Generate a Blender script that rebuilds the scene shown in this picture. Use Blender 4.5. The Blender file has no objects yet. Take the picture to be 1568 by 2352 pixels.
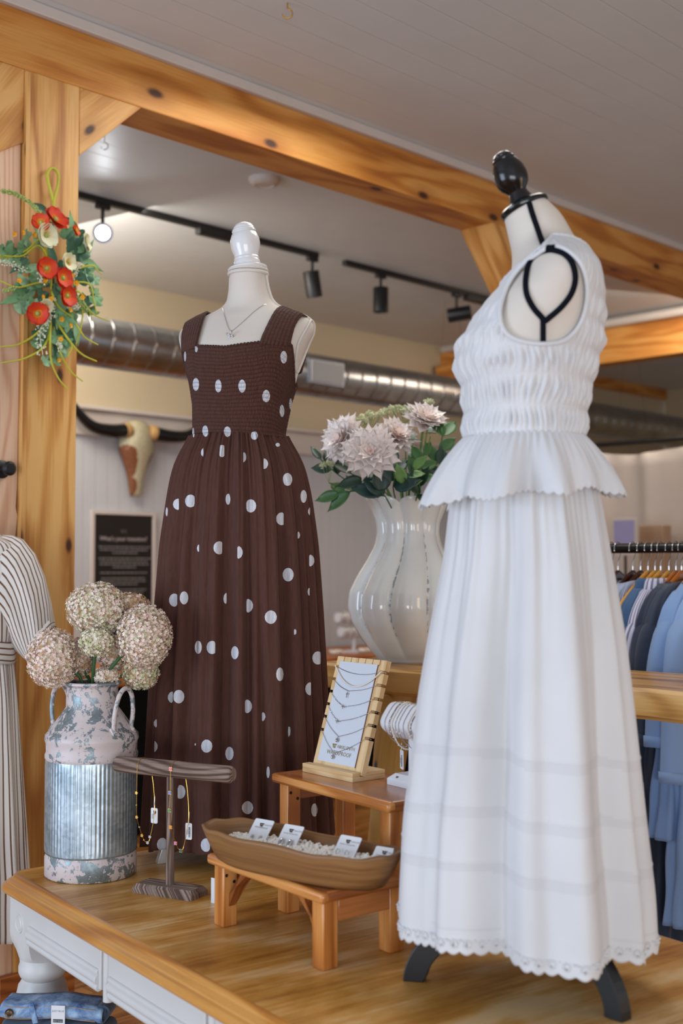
import bpy, math, random
import numpy as np
from mathutils import Vector, Matrix, Euler
R = math.radians
random.seed(7)
SC = bpy.context.scene
COL = SC.collection

# ---------------------------------------------------------------- camera
CAMZ, F = 1.52, 2750.0
PIT = math.atan(124.0 / F)
cam_d = bpy.data.cameras.new('camera')
cam_d.sensor_fit = 'VERTICAL'
cam_d.sensor_height = 36.0
cam_d.lens = F / 2352.0 * 36.0
cam_d.clip_start, cam_d.clip_end = 0.05, 60
cam_d.dof.use_dof = True
cam_d.dof.focus_distance = 2.95
cam_d.dof.aperture_fstop = 2.7
cam = bpy.data.objects.new('camera', cam_d)
cam.location = (0, 0, CAMZ)
cam.rotation_euler = (R(90) + PIT, 0, 0)
COL.objects.link(cam)
SC.camera = cam

# ---------------------------------------------------------------- world, lights, exposure
SC.view_settings.view_transform = 'Standard'
SC.view_settings.look = 'None'
SC.view_settings.gamma = 1.0
SC.view_settings.exposure = 0.36
SC.view_settings.use_curve_mapping = False
W = bpy.data.worlds.new('daylight')
SC.world = W
W.use_nodes = True
W.node_tree.nodes['Background'].inputs[0].default_value = (0.80, 0.87, 1.0, 1)
W.node_tree.nodes['Background'].inputs[1].default_value = 0.5

def area(name, loc, target, sx, sy, power, color):
    d = bpy.data.lights.new(name, 'AREA')
    d.shape = 'RECTANGLE'; d.size = sx; d.size_y = sy
    d.energy = power; d.color = color
    o = bpy.data.objects.new(name, d)
    o.location = loc
    o.rotation_euler = (Vector(target) - Vector(loc)).to_track_quat('-Z', 'Y').to_euler()
    COL.objects.link(o)
    return o
area('window_daylight_left', (-3.8, 0.6, 1.5), (0.0, 3.0, 1.7), 2.2, 2.0, 76, (0.66, 0.80, 1.0))
area('ceiling_fill_front', (0.4, -3.0, 0.9), (0.3, 1.8, 3.3), 3.4, 1.6, 96, (0.90, 0.94, 1.0))  # unseen low fill aimed upward, added to brighten the ceiling
area('warm_fill_right', (4.4, 0.4, 1.4), (2.2, 3.2, 3.3), 1.6, 1.4, 20, (1.0, 0.68, 0.38))  # warm fill added from the right, stands for no real lamp
area('vase_fill_overhead', (0.2, 3.9, 3.25), (0.3, 4.0, 0.0), 1.2, 0.9, 17, (1.0, 0.96, 0.90))  # overhead fill added for the vase and tabletop, no fixture there
area('back_wall_fill', (-1.6, 6.3, 3.2), (-0.4, 8.0, 1.2), 1.4, 1.0, 38, (1.0, 0.90, 0.78))  # fill added to warm the back wall, no fixture there
area('rear_right_fill', (2.3, 7.7, 3.2), (1.9, 8.8, 0.6), 1.4, 1.0, 26, (1.0, 0.88, 0.74))  # fill added for the rear right of the room, no fixture there

# ---------------------------------------------------------------- pixel helpers (1568 x 2352 frame)
def ray(px, py):
    cx, cz = (px - 784) / F, (1176 - py) / F
    return Vector((cx, math.cos(PIT) - cz * math.sin(PIT), math.sin(PIT) + cz * math.cos(PIT)))
def at(px, py, Y):
    d = ray(px, py); k = Y / d.y
    return Vector((d.x * k, Y, CAMZ + d.z * k))
def atz(px, py, z):
    d = ray(px, py); k = (z - CAMZ) / d.z
    return Vector((d.x * k, d.y * k, z))
def pu(px, py, c):                       # on the vertical plane Y - X = c
    d = ray(px, py); k = c / (d.y - d.x)
    return Vector((d.x * k, d.y * k, CAMZ + d.z * k))
def pv(px, py, c):                       # on the vertical plane X + Y = c
    d = ray(px, py); k = c / (d.y + d.x)
    return Vector((d.x * k, d.y * k, CAMZ + d.z * k))
S2 = math.sqrt(0.5)
U = Vector((S2, S2, 0)); V = Vector((-S2, S2, 0)); Z = Vector((0, 0, 1))      # room axes
TU = Vector((0.805, 0.593, 0)).normalized(); TV = Vector((0.593, -0.805, 0)).normalized()  # table axes

# ---------------------------------------------------------------- materials
def lin(c):
    c = c / 255.0
    return c / 12.92 if c <= 0.04045 else ((c + 0.055) / 1.055) ** 2.4
def rgb(r, g, b): return (lin(r), lin(g), lin(b), 1)
class NT:
    def __init__(s, name):
        s.m = bpy.data.materials.new(name); s.m.use_nodes = True
        s.t = s.m.node_tree; s.n = s.t.nodes; s.b = s.n['Principled BSDF']
    def add(s, typ, **kw):
        n = s.n.new(typ)
        for k, v in kw.items():
            if k.startswith('i_'):
                n.inputs[int(k[2:]) if k[2:].isdigit() else k[2:].replace('_', ' ')].default_value = v
            else: setattr(n, k, v)
        return n
    def lk(s, a, b): s.t.links.new(a, b)
    def math(s, op, a, b=None, c=None, clamp=False):
        n = s.add('ShaderNodeMath', operation=op, use_clamp=clamp)
        for i, v in enumerate((a, b, c)):
            if v is None: continue
            if isinstance(v, (int, float)): n.inputs[i].default_value = v
            else: s.lk(v, n.inputs[i])
        return n.outputs[0]
    def mix(s, f, a, b):
        n = s.add('ShaderNodeMix', data_type='RGBA')
        for i, v in ((0, f), (6, a), (7, b)):
            if isinstance(v, (int, float, tuple)): n.inputs[i].default_value = v
            else: s.lk(v, n.inputs[i])
        return n.outputs[2]
    def ramp(s, fac, stops):
        n = s.add('ShaderNodeValToRGB'); e = n.color_ramp.elements
        while len(e) < len(stops): e.new(0.5)
        for x, (p, c) in zip(e, stops): x.position = p; x.color = c
        s.lk(fac, n.inputs[0]); return n.outputs[0]
    def coords(s, kind='Object', scale=(1, 1, 1), rot=(0, 0, 0), loc=(0, 0, 0)):
        tc = s.add('ShaderNodeTexCoord'); mp = s.add('ShaderNodeMapping')
        mp.inputs['Scale'].default_value = scale; mp.inputs['Rotation'].default_value = rot; mp.inputs['Location'].default_value = loc
        s.lk(tc.outputs[kind], mp.inputs[0]); return mp.outputs[0]
    def noise(s, vec, scale=5, detail=3, rough=0.55, dist=0):
        n = s.add('ShaderNodeTexNoise', i_Scale=scale, i_Detail=detail, i_Roughness=rough, i_Distortion=dist)
        s.lk(vec, n.inputs['Vector']); return n.outputs['Fac']
    def bump(s, h, strength=0.3, dist=0.002, prev=None):
        n = s.add('ShaderNodeBump', i_Strength=strength, i_Distance=dist)
        s.lk(h, n.inputs['Height'])
        if prev is not None: s.lk(prev, n.inputs['Normal'])
        s.lk(n.outputs[0], s.b.inputs['Normal']); return n.outputs[0]
    def base(s, c):
        if isinstance(c, tuple): s.b.inputs['Base Color'].default_value = c
        else: s.lk(c, s.b.inputs['Base Color'])
    def props(s, rough=0.5, metal=0.0, spec=0.5, **kw):
        s.b.inputs['Roughness'].default_value = rough
        s.b.inputs['Metallic'].default_value = metal
        s.b.inputs['Specular IOR Level'].default_value = spec
        for k, v in kw.items(): s.b.inputs[k.replace('_', ' ')].default_value = v
        return s.m

def plain(name, c, rough=0.5, metal=0.0, var=0.08, scale=6.0, bump=0.0, bscale=120.0, spec=0.5, **kw):
    t = NT(name); co = t.coords('Object')
    n = t.noise(co, scale, 4)
    dark = tuple(x * (1 - var) for x in c[:3]) + (1,); lite = tuple(min(1, x * (1 + var)) for x in c[:3]) + (1,)
    t.base(t.ramp(n, [(0.3, dark), (0.7, lite)]))
    if bump: t.bump(t.noise(co, bscale, 2), bump, 0.001)
    return t.props(rough, metal, spec, **kw)

def wood(name, light, mid, dark, rough=0.45, rings=7.0, knots=0.0, knot_c=rgb(70, 38, 18), streak=0.5, stretch=0.09, bump=0.12, spec=0.4, coat=0.0, fine=1.0):
    t = NT(name); uv = t.coords('UV')
    low = t.noise(t.coords('UV', (1.1, 4.0, 1)), 1.6, 2)
    sep = t.add('ShaderNodeSeparateXYZ'); t.lk(uv, sep.inputs[0])
    fig = t.noise(t.coords('UV', (0.55, 3.2, 1), loc=(3.1, 1.7, 0)), 1.5, 2, 0.45, 0.1)
    v = t.math('ADD', t.math('MULTIPLY', sep.outputs[1], rings * 1.2), t.math('MULTIPLY', fig, rings))
    ring = t.math('ADD', t.math('MULTIPLY', t.math('SINE', t.math('MULTIPLY', v, 6.283)), 0.5), 0.5)
    fine_n = t.noise(t.coords('UV', (5.0, 160.0 * fine, 1)), 1.0, 3, 0.6)
    f = t.math('ADD', t.math('MULTIPLY', t.math('POWER', ring, 2.0), 0.32), t.math('MULTIPLY', fine_n, streak))
    f = t.math('ADD', f, t.math('MULTIPLY', t.math('SUBTRACT', low, 0.5), 0.7))
    col = t.ramp(f, [(0.2, light), (0.42, mid), (0.78, dark)])
    if knots > 0:
        vo = t.add('ShaderNodeTexVoronoi', i_Scale=1.0, voronoi_dimensions='2D'); vo.inputs['Randomness'].default_value = 1.0
        t.lk(t.coords('UV', (knots, knots * 2.1, 1)), vo.inputs['Vector'])
        wob = t.math('ADD', vo.outputs['Distance'], t.math('MULTIPLY', t.math('SUBTRACT', fine_n, 0.5), 0.02))
        km = t.ramp(wob, [(0.035, (1, 1, 1, 1)), (0.075, (0, 0, 0, 1))])
        halo = t.ramp(wob, [(0.05, (0.5, 0.5, 0.5, 1)), (0.22, (0, 0, 0, 1))])
        col = t.mix(halo, col, dark); col = t.mix(km, col, knot_c)
    t.base(col); t.bump(fine_n, bump, 0.0006)
    return t.props(rough, 0, spec, Coat_Weight=coat, Coat_Roughness=0.2)

M = {}
M['timber'] = wood('pine_timber', rgb(222, 172, 104), rgb(204, 146, 76), rgb(160, 98, 42), 0.5, 5, 2.2)
M['timber_dark'] = wood('pine_timber_beam', rgb(214, 154, 80), rgb(196, 128, 54), rgb(150, 84, 28), 0.5, 5, 1.7)
M['post'] = wood('post_wood', rgb(224, 176, 108), rgb(204, 148, 78), rgb(154, 90, 36), 0.45, 6, 2.4)
M['plinth'] = wood('red_pine', rgb(176, 106, 48), rgb(154, 84, 34), rgb(112, 54, 20), 0.5, 9, 3.0)
M['pale'] = wood('pale_pine_board', rgb(226, 190, 160), rgb(212, 168, 136), rgb(186, 132, 98), 0.6, 14, 0.0, streak=0.35)
M['floor'] = wood('floor_wood', rgb(186, 128, 66), rgb(164, 104, 48), rgb(120, 72, 30), 0.28, 7, 1.6)
M['tabletop'] = None
M['stool'] = wood('stool_wood', rgb(214, 150, 84), rgb(190, 118, 54), rgb(136, 74, 30), 0.3, 8, 0.0, coat=0.3)
M['stool_top'] = wood('stool_top_wood', rgb(180, 112, 60), rgb(158, 90, 42), rgb(112, 58, 28), 0.25, 8, 0.0, coat=0.4)
M['bamboo'] = wood('bamboo', rgb(226, 196, 150), rgb(214, 180, 130), rgb(188, 148, 98), 0.45, 16, 0.0, streak=0.35)
M['slab'] = wood('live_edge_slab', rgb(206, 160, 92), rgb(184, 134, 66), rgb(120, 78, 34), 0.32, 5, 1.0, knot_c=rgb(74, 46, 26))
M['slab_edge'] = wood('live_edge_side', rgb(214, 170, 104), rgb(194, 146, 80), rgb(120, 80, 42), 0.4, 9, 2.6, knot_c=rgb(70, 44, 22))
M['driftwood'] = wood('grey_driftwood', rgb(198, 184, 176), rgb(150, 130, 118), rgb(84, 66, 56), 0.75, 30, 0.0, streak=1.0, bump=0.6, spec=0.2, fine=0.6)
M['bowlwood'] = wood('dough_bowl_wood', rgb(146, 106, 64), rgb(116, 78, 42), rgb(64, 40, 22), 0.5, 6, 0.0, bump=0.3, streak=0.7)
M['log'] = wood('peeled_log', rgb(222, 184, 112), rgb(206, 162, 88), rgb(176, 126, 60), 0.4, 3, 3.2, knot_c=rgb(52, 92, 120))
M['counterwood'] = wood('orange_counter_wood', rgb(196, 118, 48), rgb(178, 98, 32), rgb(134, 66, 20), 0.35, 6, 0.0)
M['white_paint'] = plain('white_satin_paint', rgb(206, 206, 204), 0.4, var=0.03)
M['black_satin'] = plain('black_satin', rgb(24, 25, 27), 0.4, var=0.2)
M['black_gloss'] = plain('black_gloss', rgb(14, 14, 15), 0.18, var=0.2)
M['black_cloth'] = plain('black_cloth', rgb(14, 13, 14), 0.9, var=0.2, spec=0.1)
M['black_tube'] = plain('black_metal_tube', rgb(20, 19, 18), 0.35, var=0.2, metal=0.3)
M['chrome'] = plain('chrome', rgb(205, 205, 208), 0.15, metal=1.0, var=0.02)
M['silver'] = plain('silver', rgb(200, 198, 196), 0.25, metal=1.0, var=0.05)
M['gold'] = plain('gold', rgb(224, 176, 84), 0.25, metal=1.0, var=0.05)
M['steel_dark'] = plain('dark_screw', rgb(60, 50, 44), 0.4, metal=0.8)
M['white_card'] = plain('white_card', rgb(222, 224, 228), 0.5, var=0.015)
M['white_board'] = plain('white_insert_board', rgb(206, 212, 222), 0.6, var=0.01)
M['white_leather'] = plain('white_leatherette', rgb(220, 221, 226), 0.4, var=0.02)
M['print_gold'] = plain('gold_print', rgb(140, 124, 78), 0.5)
M['print_brown'] = plain('brown_print', rgb(62, 34, 28), 0.5)
M['print_grey'] = plain('grey_print', rgb(128, 124, 124), 0.6)
M['print_black'] = plain('black_print', rgb(34, 34, 38), 0.6)
M['print_white'] = plain('white_print', rgb(196, 186, 184), 0.6)
M['pearl'] = plain('pearl', rgb(226, 216, 204), 0.2, var=0.04)
M['linen'] = plain('form_linen', rgb(212, 204, 194), 0.85, var=0.03, bump=0.25, bscale=420, spec=0.2)
M['cord_white'] = plain('white_braid', rgb(214, 208, 200), 0.7, var=0.1, bump=1.0, bscale=260)
M['cord_black'] = plain('black_velvet_cord', rgb(18, 20, 28), 0.95, var=0.3, spec=0.1)
M['finial_white'] = plain('white_gloss_paint', rgb(222, 222, 222), 0.22, var=0.02, Coat_Weight=0.4)
M['ceiling'] = None
M['pebble'] = plain('white_pebble', rgb(240, 236, 228), 0.35, var=0.06, scale=60)
M['glass_lens'] = plain('lamp_rim', rgb(170, 174, 196), 0.2, var=0.02)

def emis(name, c, s):
    t = NT(name); t.base(c); t.b.inputs['Emission Color'].default_value = c; t.b.inputs['Emission Strength'].default_value = s
    return t.props(0.4)
M['lamp_on'] = emis('lit_lamp', (0.93, 0.95, 1, 1), 6.0)
M['unlit_head_glow'] = emis('painted_warm_glow', (1.0, 0.55, 0.25, 1), 0.5)  # faint warm glow painted into a lamp head that is off

def fabric(name, c, weave=700.0, rough=0.9, var=0.05, wr=0.25, wscale=(9, 60, 1), sheen=0.2, **kw):
    t = NT(name); uv = t.coords('UV')
    cr = t.noise(t.coords('UV', wscale), 1.0, 4, 0.6)
    lo = t.noise(uv, 3.0, 2)
    dark = tuple(x * (1 - var) for x in c[:3]) + (1,); lite = tuple(min(1, x * (1 + var)) for x in c[:3]) + (1,)
    t.base(t.ramp(lo, [(0.3, dark), (0.7, lite)]))
    b = t.bump(cr, wr, 0.003)
    t.bump(t.noise(uv, weave, 1), 0.12, 0.0006, b)
    return t.props(rough, 0, 0.2, Sheen_Weight=sheen, **kw)

def striped(name, c0, c1, freq, duty=0.35, axis=0, **kw):
    t = NT(name); uv = t.coords('UV')
    sep = t.add('ShaderNodeSeparateXYZ'); t.lk(uv, sep.inputs[0])
    wob = t.math('MULTIPLY', t.noise(uv, 2.5, 2), 0.02)
    f = t.math('FRACT', t.math('MULTIPLY', t.math('ADD', sep.outputs[axis], wob), freq))
    m = t.math('LESS_THAN', f, duty)
    t.base(t.mix(m, c0, c1))
    t.bump(t.noise(t.coords('UV', (14, 30, 1)), 1.0, 4), 0.3, 0.003)
    return t.props(0.85, 0, 0.2, Sheen_Weight=0.2)
M['stripe_tan'] = striped('cream_dress_brown_pinstripe', rgb(222, 216, 208), rgb(112, 80, 58), 62, 0.27)
M['stripe_grey'] = striped('lilac_grey_stripe', rgb(196, 196, 218), rgb(112, 112, 130), 42, 0.42)
M['stripe_blue'] = striped('blue_white_stripe', rgb(196, 204, 224), rgb(96, 116, 158), 60, 0.5)
M['navy'] = fabric('navy_cotton', rgb(44, 52, 70))
M['slate'] = fabric('slate_cotton', rgb(52, 60, 76))
M['denim'] = fabric('mid_blue_denim', rgb(58, 88, 124), 300, wr=0.35, var=0.18)
M['chambray'] = fabric('light_blue_chambray', rgb(122, 152, 196), 300, var=0.08, wscale=(60, 300, 1), wr=0.12)
M['chambray2'] = fabric('pale_blue_linen', rgb(132, 160, 200), 300, var=0.08, wscale=(60, 300, 1), wr=0.12)
M['curtain'] = fabric('ivory_curtain', rgb(200, 188, 178), 200)
M['white_cotton'] = None

# ---------------------------------------------------------------- mesh building
class MB:
    def __init__(s): s.v = []; s.f = []; s.mi = []; s.uv = []; s.attr = {}
    def add(s, vs, fs, mi=0, uvs=None):
        o = len(s.v); s.v += [tuple(p) for p in vs]
        for k, f in enumerate(fs):
            s.f.append(tuple(i + o for i in f)); s.mi.append(mi)
            s.uv += (uvs[k] if uvs else [(0.0, 0.0)] * len(f))
        return o
    def box(s, c, size, ax=(Vector((1, 0, 0)), Vector((0, 1, 0)), Z), mi=0, grain=None):
        c = Vector(c); h = [x / 2 for x in size]; ax = [Vector(a).normalized() for a in ax]
        vs = []; lc = []
        for i in (-1, 1):
            for j in (-1, 1):
                for k in (-1, 1):
                    vs.append(c + ax[0] * h[0] * i + ax[1] * h[1] * j + ax[2] * h[2] * k); lc.append((h[0] * i, h[1] * j, h[2] * k))
        fs = [(0, 1, 3, 2), (4, 6, 7, 5), (0, 4, 5, 1), (2, 3, 7, 6), (0, 2, 6, 4), (1, 5, 7, 3)]
        nrm = [0, 0, 1, 1, 2, 2]
        g = grain if grain is not None else max(range(3), key=lambda i: size[i])
        ou, ov = random.uniform(0, 9), random.uniform(0, 9)
        uvs = []
        for f, n in zip(fs, nrm):
            oth = [i for i in range(3) if i != n]
            a = g if g in oth else oth[0]; b = [i for i in oth if i != a][0]
            uvs.append([(lc[i][a] + ou, lc[i][b] + ov + n * 0.37) for i in f])
        s.add(vs, fs, mi, uvs)
    def prism(s, poly, depth, mi=0, grain=None):      # poly: 3-D points of one face; depth: extrusion vector
        n = len(poly); depth = Vector(depth); P = [Vector(p) for p in poly]
        vs = P + [p + depth for p in P]
        fs = [tuple(range(n))[::-1], tuple(range(n, 2 * n))] + [(i, (i + 1) % n, n + (i + 1) % n, n + i) for i in range(n)]
        g = Vector(grain).normalized() if grain is not None else (P[1] - P[0]).normalized()
        h = depth.normalized().cross(g)
        ou, ov = random.uniform(0, 9), random.uniform(0, 9)
        uvs = [[(vs[i].dot(g) + ou, vs[i].dot(h) + vs[i].dot(depth.normalized()) + ov) for i in f] for f in fs]
        s.add(vs, fs, mi, uvs)
    def grid(s, rows, closed=False, mi=0, uvs=None, flip=False, capa=False, capb=False):
        nr, nc = len(rows), len(rows[0])
        vs = [p for r in rows for p in r]
        fs = []; fu = []
        m = nc if closed else nc - 1
        if uvs is None:
            acc = [0.0]
            for j in range(nc):
                mr = rows[nr // 2]
                acc.append(acc[-1] + (Vector(mr[(j + 1) % nc]) - Vector(mr[j])).length)
            vv = [0.0]
            for i in range(nr - 1): vv.append(vv[-1] + (Vector(rows[i + 1][0]) - Vector(rows[i][0])).length)
            U_ = lambda i, j: (acc[j], vv[i])
        else: U_ = uvs
        for i in range(nr - 1):
            for j in range(m):
                j2 = (j + 1) % nc
                f = (i * nc + j, i * nc + j2, (i + 1) * nc + j2, (i + 1) * nc + j)
                u = [U_(i, j), U_(i, j + 1), U_(i + 1, j + 1), U_(i + 1, j)]
                if flip: f = f[::-1]; u = u[::-1]
                fs.append(f); fu.append(u)
        o = s.add(vs, fs, mi, fu)
        if capa: s.f.append(tuple(o + j for j in range(nc))[::-1]); s.mi.append(mi); s.uv += [U_(0, j) for j in range(nc)]
        if capb: s.f.append(tuple(o + (nr - 1) * nc + j for j in range(nc))); s.mi.append(mi); s.uv += [U_(nr - 1, j) for j in range(nc)]
        return o
    def tube(s, pts, r, n=8, mi=0, closed=False, caps=True, squash=None):
        P = [Vector(p) for p in pts]; m = len(P)
        rr = r if isinstance(r, (list, tuple)) else [r] * m
        rows = []; T = []
        for i in range(m):
            a = P[(i - 1) % m] if (i > 0 or closed) else P[i]; b = P[(i + 1) % m] if (i < m - 1 or closed) else P[i]
            t = (b - a); T.append(t.normalized() if t.length > 1e-9 else Vector((0, 0, 1)))
        nrm = T[0].orthogonal().normalized()
        for i in range(m):
            nrm = (nrm - T[i] * nrm.dot(T[i]))
            nrm = nrm.normalized() if nrm.length > 1e-6 else T[i].orthogonal().normalized()
            bi = T[i].cross(nrm)
            rows.append([P[i] + (nrm * math.cos(2 * math.pi * k / n) + bi * math.sin(2 * math.pi * k / n) * (squash or 1)) * rr[i] for k in range(n)])
        acc = [0.0]
        for i in range(m): acc.append(acc[-1] + (P[(i + 1) % m] - P[i]).length)
        off = random.uniform(0, 5)
        if closed: rows.append(rows[0])
        s.grid(rows, True, mi, uvs=lambda i, j: (acc[i] + off, j / n * 6.283 * max(rr) + off), capa=caps and not closed, capb=caps and not closed)
    def lathe(s, prof, o=(0, 0, 0), axis=Z, n=32, mi=0, fn=None, caps=True):
        o = Vector(o); axis = Vector(axis).normalized()
        x = axis.orthogonal().normalized() if abs(axis.z) < 0.999 else Vector((1, 0, 0)); y = axis.cross(x)
        rows = []
        for (r, z) in prof:
            rows.append([o + axis * z + (x * math.cos(t) + y * math.sin(t)) * (r * (fn(t, z) if fn else 1)) for t in [2 * math.pi * k / n for k in range(n)]])
        zz = [0.0]
        for a, b in zip(prof, prof[1:]): zz.append(zz[-1] + math.hypot(a[0] - b[0], a[1] - b[1]))
        mr = max(p[0] for p in prof)
        s.grid(rows, True, mi, uvs=lambda i, j: (zz[i], j / n * 6.283 * mr), capa=caps and prof[0][0] > 1e-5, capb=caps and prof[-1][0] > 1e-5)
    def ball(s, c, r, n=8, mi=0, sz=None):
        c = Vector(c); sz = sz or (1, 1, 1); m = max(4, n // 2)
        rows = []
        for i in range(m + 1):
            ph = math.pi * i / m
            rows.append([c + Vector((sz[0] * r * math.sin(ph) * math.cos(2 * math.pi * k / n), sz[1] * r * math.sin(ph) * math.sin(2 * math.pi * k / n), -sz[2] * r * math.cos(ph))) for k in range(n)])
        s.grid(rows, True, mi)
    def build(s, name, mats, parent=None, bevel=0, smooth=True, angle=40, base=None, solid=0, sub=0, loc=None):
        if not isinstance(mats, (list, tuple)): mats = [mats]
        vs = np.array(s.v, dtype=float)
        org = Vector((0, 0, 0))
        if parent is not None:
            p = parent
            while p is not None: org += p.location; p = p.parent
            myloc = Vector((0, 0, 0))
        else:
            lo, hi = vs.min(0), vs.max(0)
            org = Vector(loc) if loc is not None else Vector(((lo[0] + hi[0]) / 2, (lo[1] + hi[1]) / 2, lo[2])); myloc = org
        vs = vs - np.array(org)
        me = bpy.data.meshes.new(name)
        me.from_pydata(vs.tolist(), [], s.f)
        for m in mats: me.materials.append(m)
        me.polygons.foreach_set('material_index', s.mi)
        uvl = me.uv_layers.new(name='UVMap')
        uvl.data.foreach_set('uv', np.array(s.uv, dtype=np.float32).ravel())
        for k, a in s.attr.items():
            at_ = me.attributes.new(k, 'FLOAT', 'POINT'); at_.data.foreach_set('value', np.array(a, dtype=np.float32))
        me.validate(verbose=False)
        if smooth:
            me.polygons.foreach_set('use_smooth', [True] * len(me.polygons))
            if angle is not None: me.set_sharp_from_angle(angle=R(angle))
        o = bpy.data.objects.new(name, me); COL.objects.link(o)
        o.location = myloc
        if parent is not None: o.parent = parent
        if solid: md = o.modifiers.new('thickness', 'SOLIDIFY'); md.thickness = solid; md.offset = 0
        if bevel: md = o.modifiers.new('bevel', 'BEVEL'); md.width = bevel; md.segments = 2; md.limit_method = 'ANGLE'; md.angle_limit = R(35)
        if sub: md = o.modifiers.new('sub', 'SUBSURF'); md.levels = sub; md.render_levels = sub
        return o

def tag(o, label=None, cat=None, group=None, kind=None):
    if label: o['label'] = label
    if cat: o['category'] = cat
    if group: o['group'] = group
    if kind: o['kind'] = kind
    return o
def empty(name, loc, label, cat, group=None):
    o = bpy.data.objects.new(name, None); o.empty_display_size = 0.05
    COL.objects.link(o); o.location = loc
    return tag(o, label, cat, group)
def copy_tree(o, parent=None):
    c = o.copy(); COL.objects.link(c)
    if parent is not None: c.parent = parent
    for ch in list(o.children): copy_tree(ch, c)
    return c
def struct(name, mb, mats, **kw):
    o = mb.build(name, mats, **kw); o['kind'] = 'structure'; return o
def bez(pts, n=24):                                  # Catmull-Rom through the points
    P = [Vector(p) for p in pts]; P = [P[0] * 2 - P[1]] + P + [P[-1] * 2 - P[-2]]; out = []
    k = len(P) - 3
    for i in range(k):
        for j in range(n // k + 1):
            t = j / (n // k + 1)
            a, b, c, d = P[i:i + 4]
            out.append(0.5 * ((2 * b) + (c - a) * t + (2 * a - 5 * b + 4 * c - d) * t * t + (3 * b - a - 3 * c + d) * t ** 3))
    out.append(P[-2]); return out
def interp(tab, x):                                  # rows (x, v...) sorted by x, smooth-ish
    xs = [r[0] for r in tab]
    return [float(np.interp(x, xs, [r[i] for r in tab])) for i in range(1, len(tab[0]))]
def smooth_tab(tab, n, it=2):                        # resample a table densely and smooth it
    tab = sorted(tab); xs = np.linspace(tab[0][0], tab[-1][0], n)
    cols = [np.interp(xs, [r[0] for r in tab], [r[i] for r in tab]) for i in range(1, len(tab[0]))]
    for _ in range(it):
        for c in cols: c[1:-1] = (c[:-2] + 2 * c[1:-1] + c[2:]) / 4
    return [(x,) + tuple(c[i] for c in cols) for i, x in enumerate(xs)]
def text(body, size, o, xd, yd, mat, parent, name='printed_text', align='CENTER', lift=0.0004, bold=0.0):
    if not body: return None
    cu = bpy.data.curves.new('t', 'FONT'); cu.body = body; cu.size = size; cu.align_x = align; cu.resolution_u = 2
    cu.offset = bold
    ob = bpy.data.objects.new('t', cu)
    me = bpy.data.meshes.new_from_object(ob)
    xd = Vector(xd).normalized(); yd = Vector(yd).normalized(); nd = xd.cross(yd)
    mb = MB(); vs = [Vector(o) + xd * v.co.x + yd * v.co.y + nd * lift for v in me.vertices]
    mb.add(vs, [tuple(p.vertices) for p in me.polygons])
    bpy.data.objects.remove(ob); bpy.data.curves.remove(cu); bpy.data.meshes.remove(me)
    return mb.build(name, mat, parent, smooth=False)
def petal(mb, o, d, nrm, L, Wd, curl=0.3, cup=0.2, mi=0, n=5, tip=0.9, shape=None):
    d = Vector(d).normalized(); nrm = Vector(nrm); nrm = (nrm - d * nrm.dot(d)).normalized(); sd = d.cross(nrm)
    rows = []
    p = Vector(o); ang = 0
    for i in range(n + 1):
        t = i / n
        w = (shape(t) if shape else math.sin(math.pi * min(1, (0.08 + t * 0.92)) ** tip)) * Wd / 2
        if i: ang += curl / n; p = p + (d * math.cos(ang) + nrm * math.sin(ang)) * (L / n)
        nn = nrm * math.cos(ang) - d * math.sin(ang)
        rows.append([p + sd * w * x + nn * cup * w * x * x - d * (L * 0.10 * t * x * x) for x in (-1, -0.55, 0, 0.55, 1)])
    mb.grid(rows, False, mi)
# ================================================================ STRUCTURE
def groove_mat(name, c, pitch, rough=0.5, var=0.04, depth=0.5, line=0.5, width=0.03):
    t = NT(name); uv = t.coords('UV'); sep = t.add('ShaderNodeSeparateXYZ'); t.lk(uv, sep.inputs[0])
    f = t.math('FRACT', t.math('DIVIDE', sep.outputs[1], pitch))
    d = t.math('MINIMUM', f, t.math('SUBTRACT', 1.0, f))
    g = t.math('SUBTRACT', 1.0, t.math('DIVIDE', d, width, clamp=True), clamp=True)
    n = t.noise(uv, 3, 4)
    dark = tuple(x * (1 - var) for x in c[:3]) + (1,); lite = tuple(min(1, x * (1 + var)) for x in c[:3]) + (1,)
    col = t.ramp(n, [(0.3, dark), (0.7, lite)])
    t.base(t.mix(t.math('MULTIPLY', g, line), col, tuple(x * 0.55 for x in c[:3]) + (1,)))
    h = t.math('SUBTRACT', t.math('MULTIPLY', t.noise(uv, 40, 3), 0.12), g)
    t.bump(h, depth, 0.003)
    return t.props(rough, 0, 0.4)
M['ceiling'] = groove_mat('painted_ceiling_boards', rgb(208, 212, 214), 0.14, 0.45, 0.03, 0.35, 0.12)
M['bead'] = groove_mat('white_beadboard', rgb(198, 199, 203), 0.09, 0.45, 0.02, 0.5, 0.3, 0.06)
M['cream'] = plain('cream_wall_paint', rgb(198, 183, 154), 0.7, var=0.03, scale=1.2)
M['white_trim'] = plain('white_trim_paint', rgb(206, 196, 188), 0.5, var=0.03)
CZ = 3.35
def quad(mb, a, b, c, d, mi=0, uv=None):
    u = uv or [(0, 0), ((b - a).length, 0), ((b - a).length, (d - a).length), (0, (d - a).length)]
    mb.add([a, b, c, d], [(0, 1, 2, 3)], mi, [u])
def rs(u, v, z=0.0):                        # room point from room coordinates
    p = U * u + V * v; return Vector((p.x, p.y, z))
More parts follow.
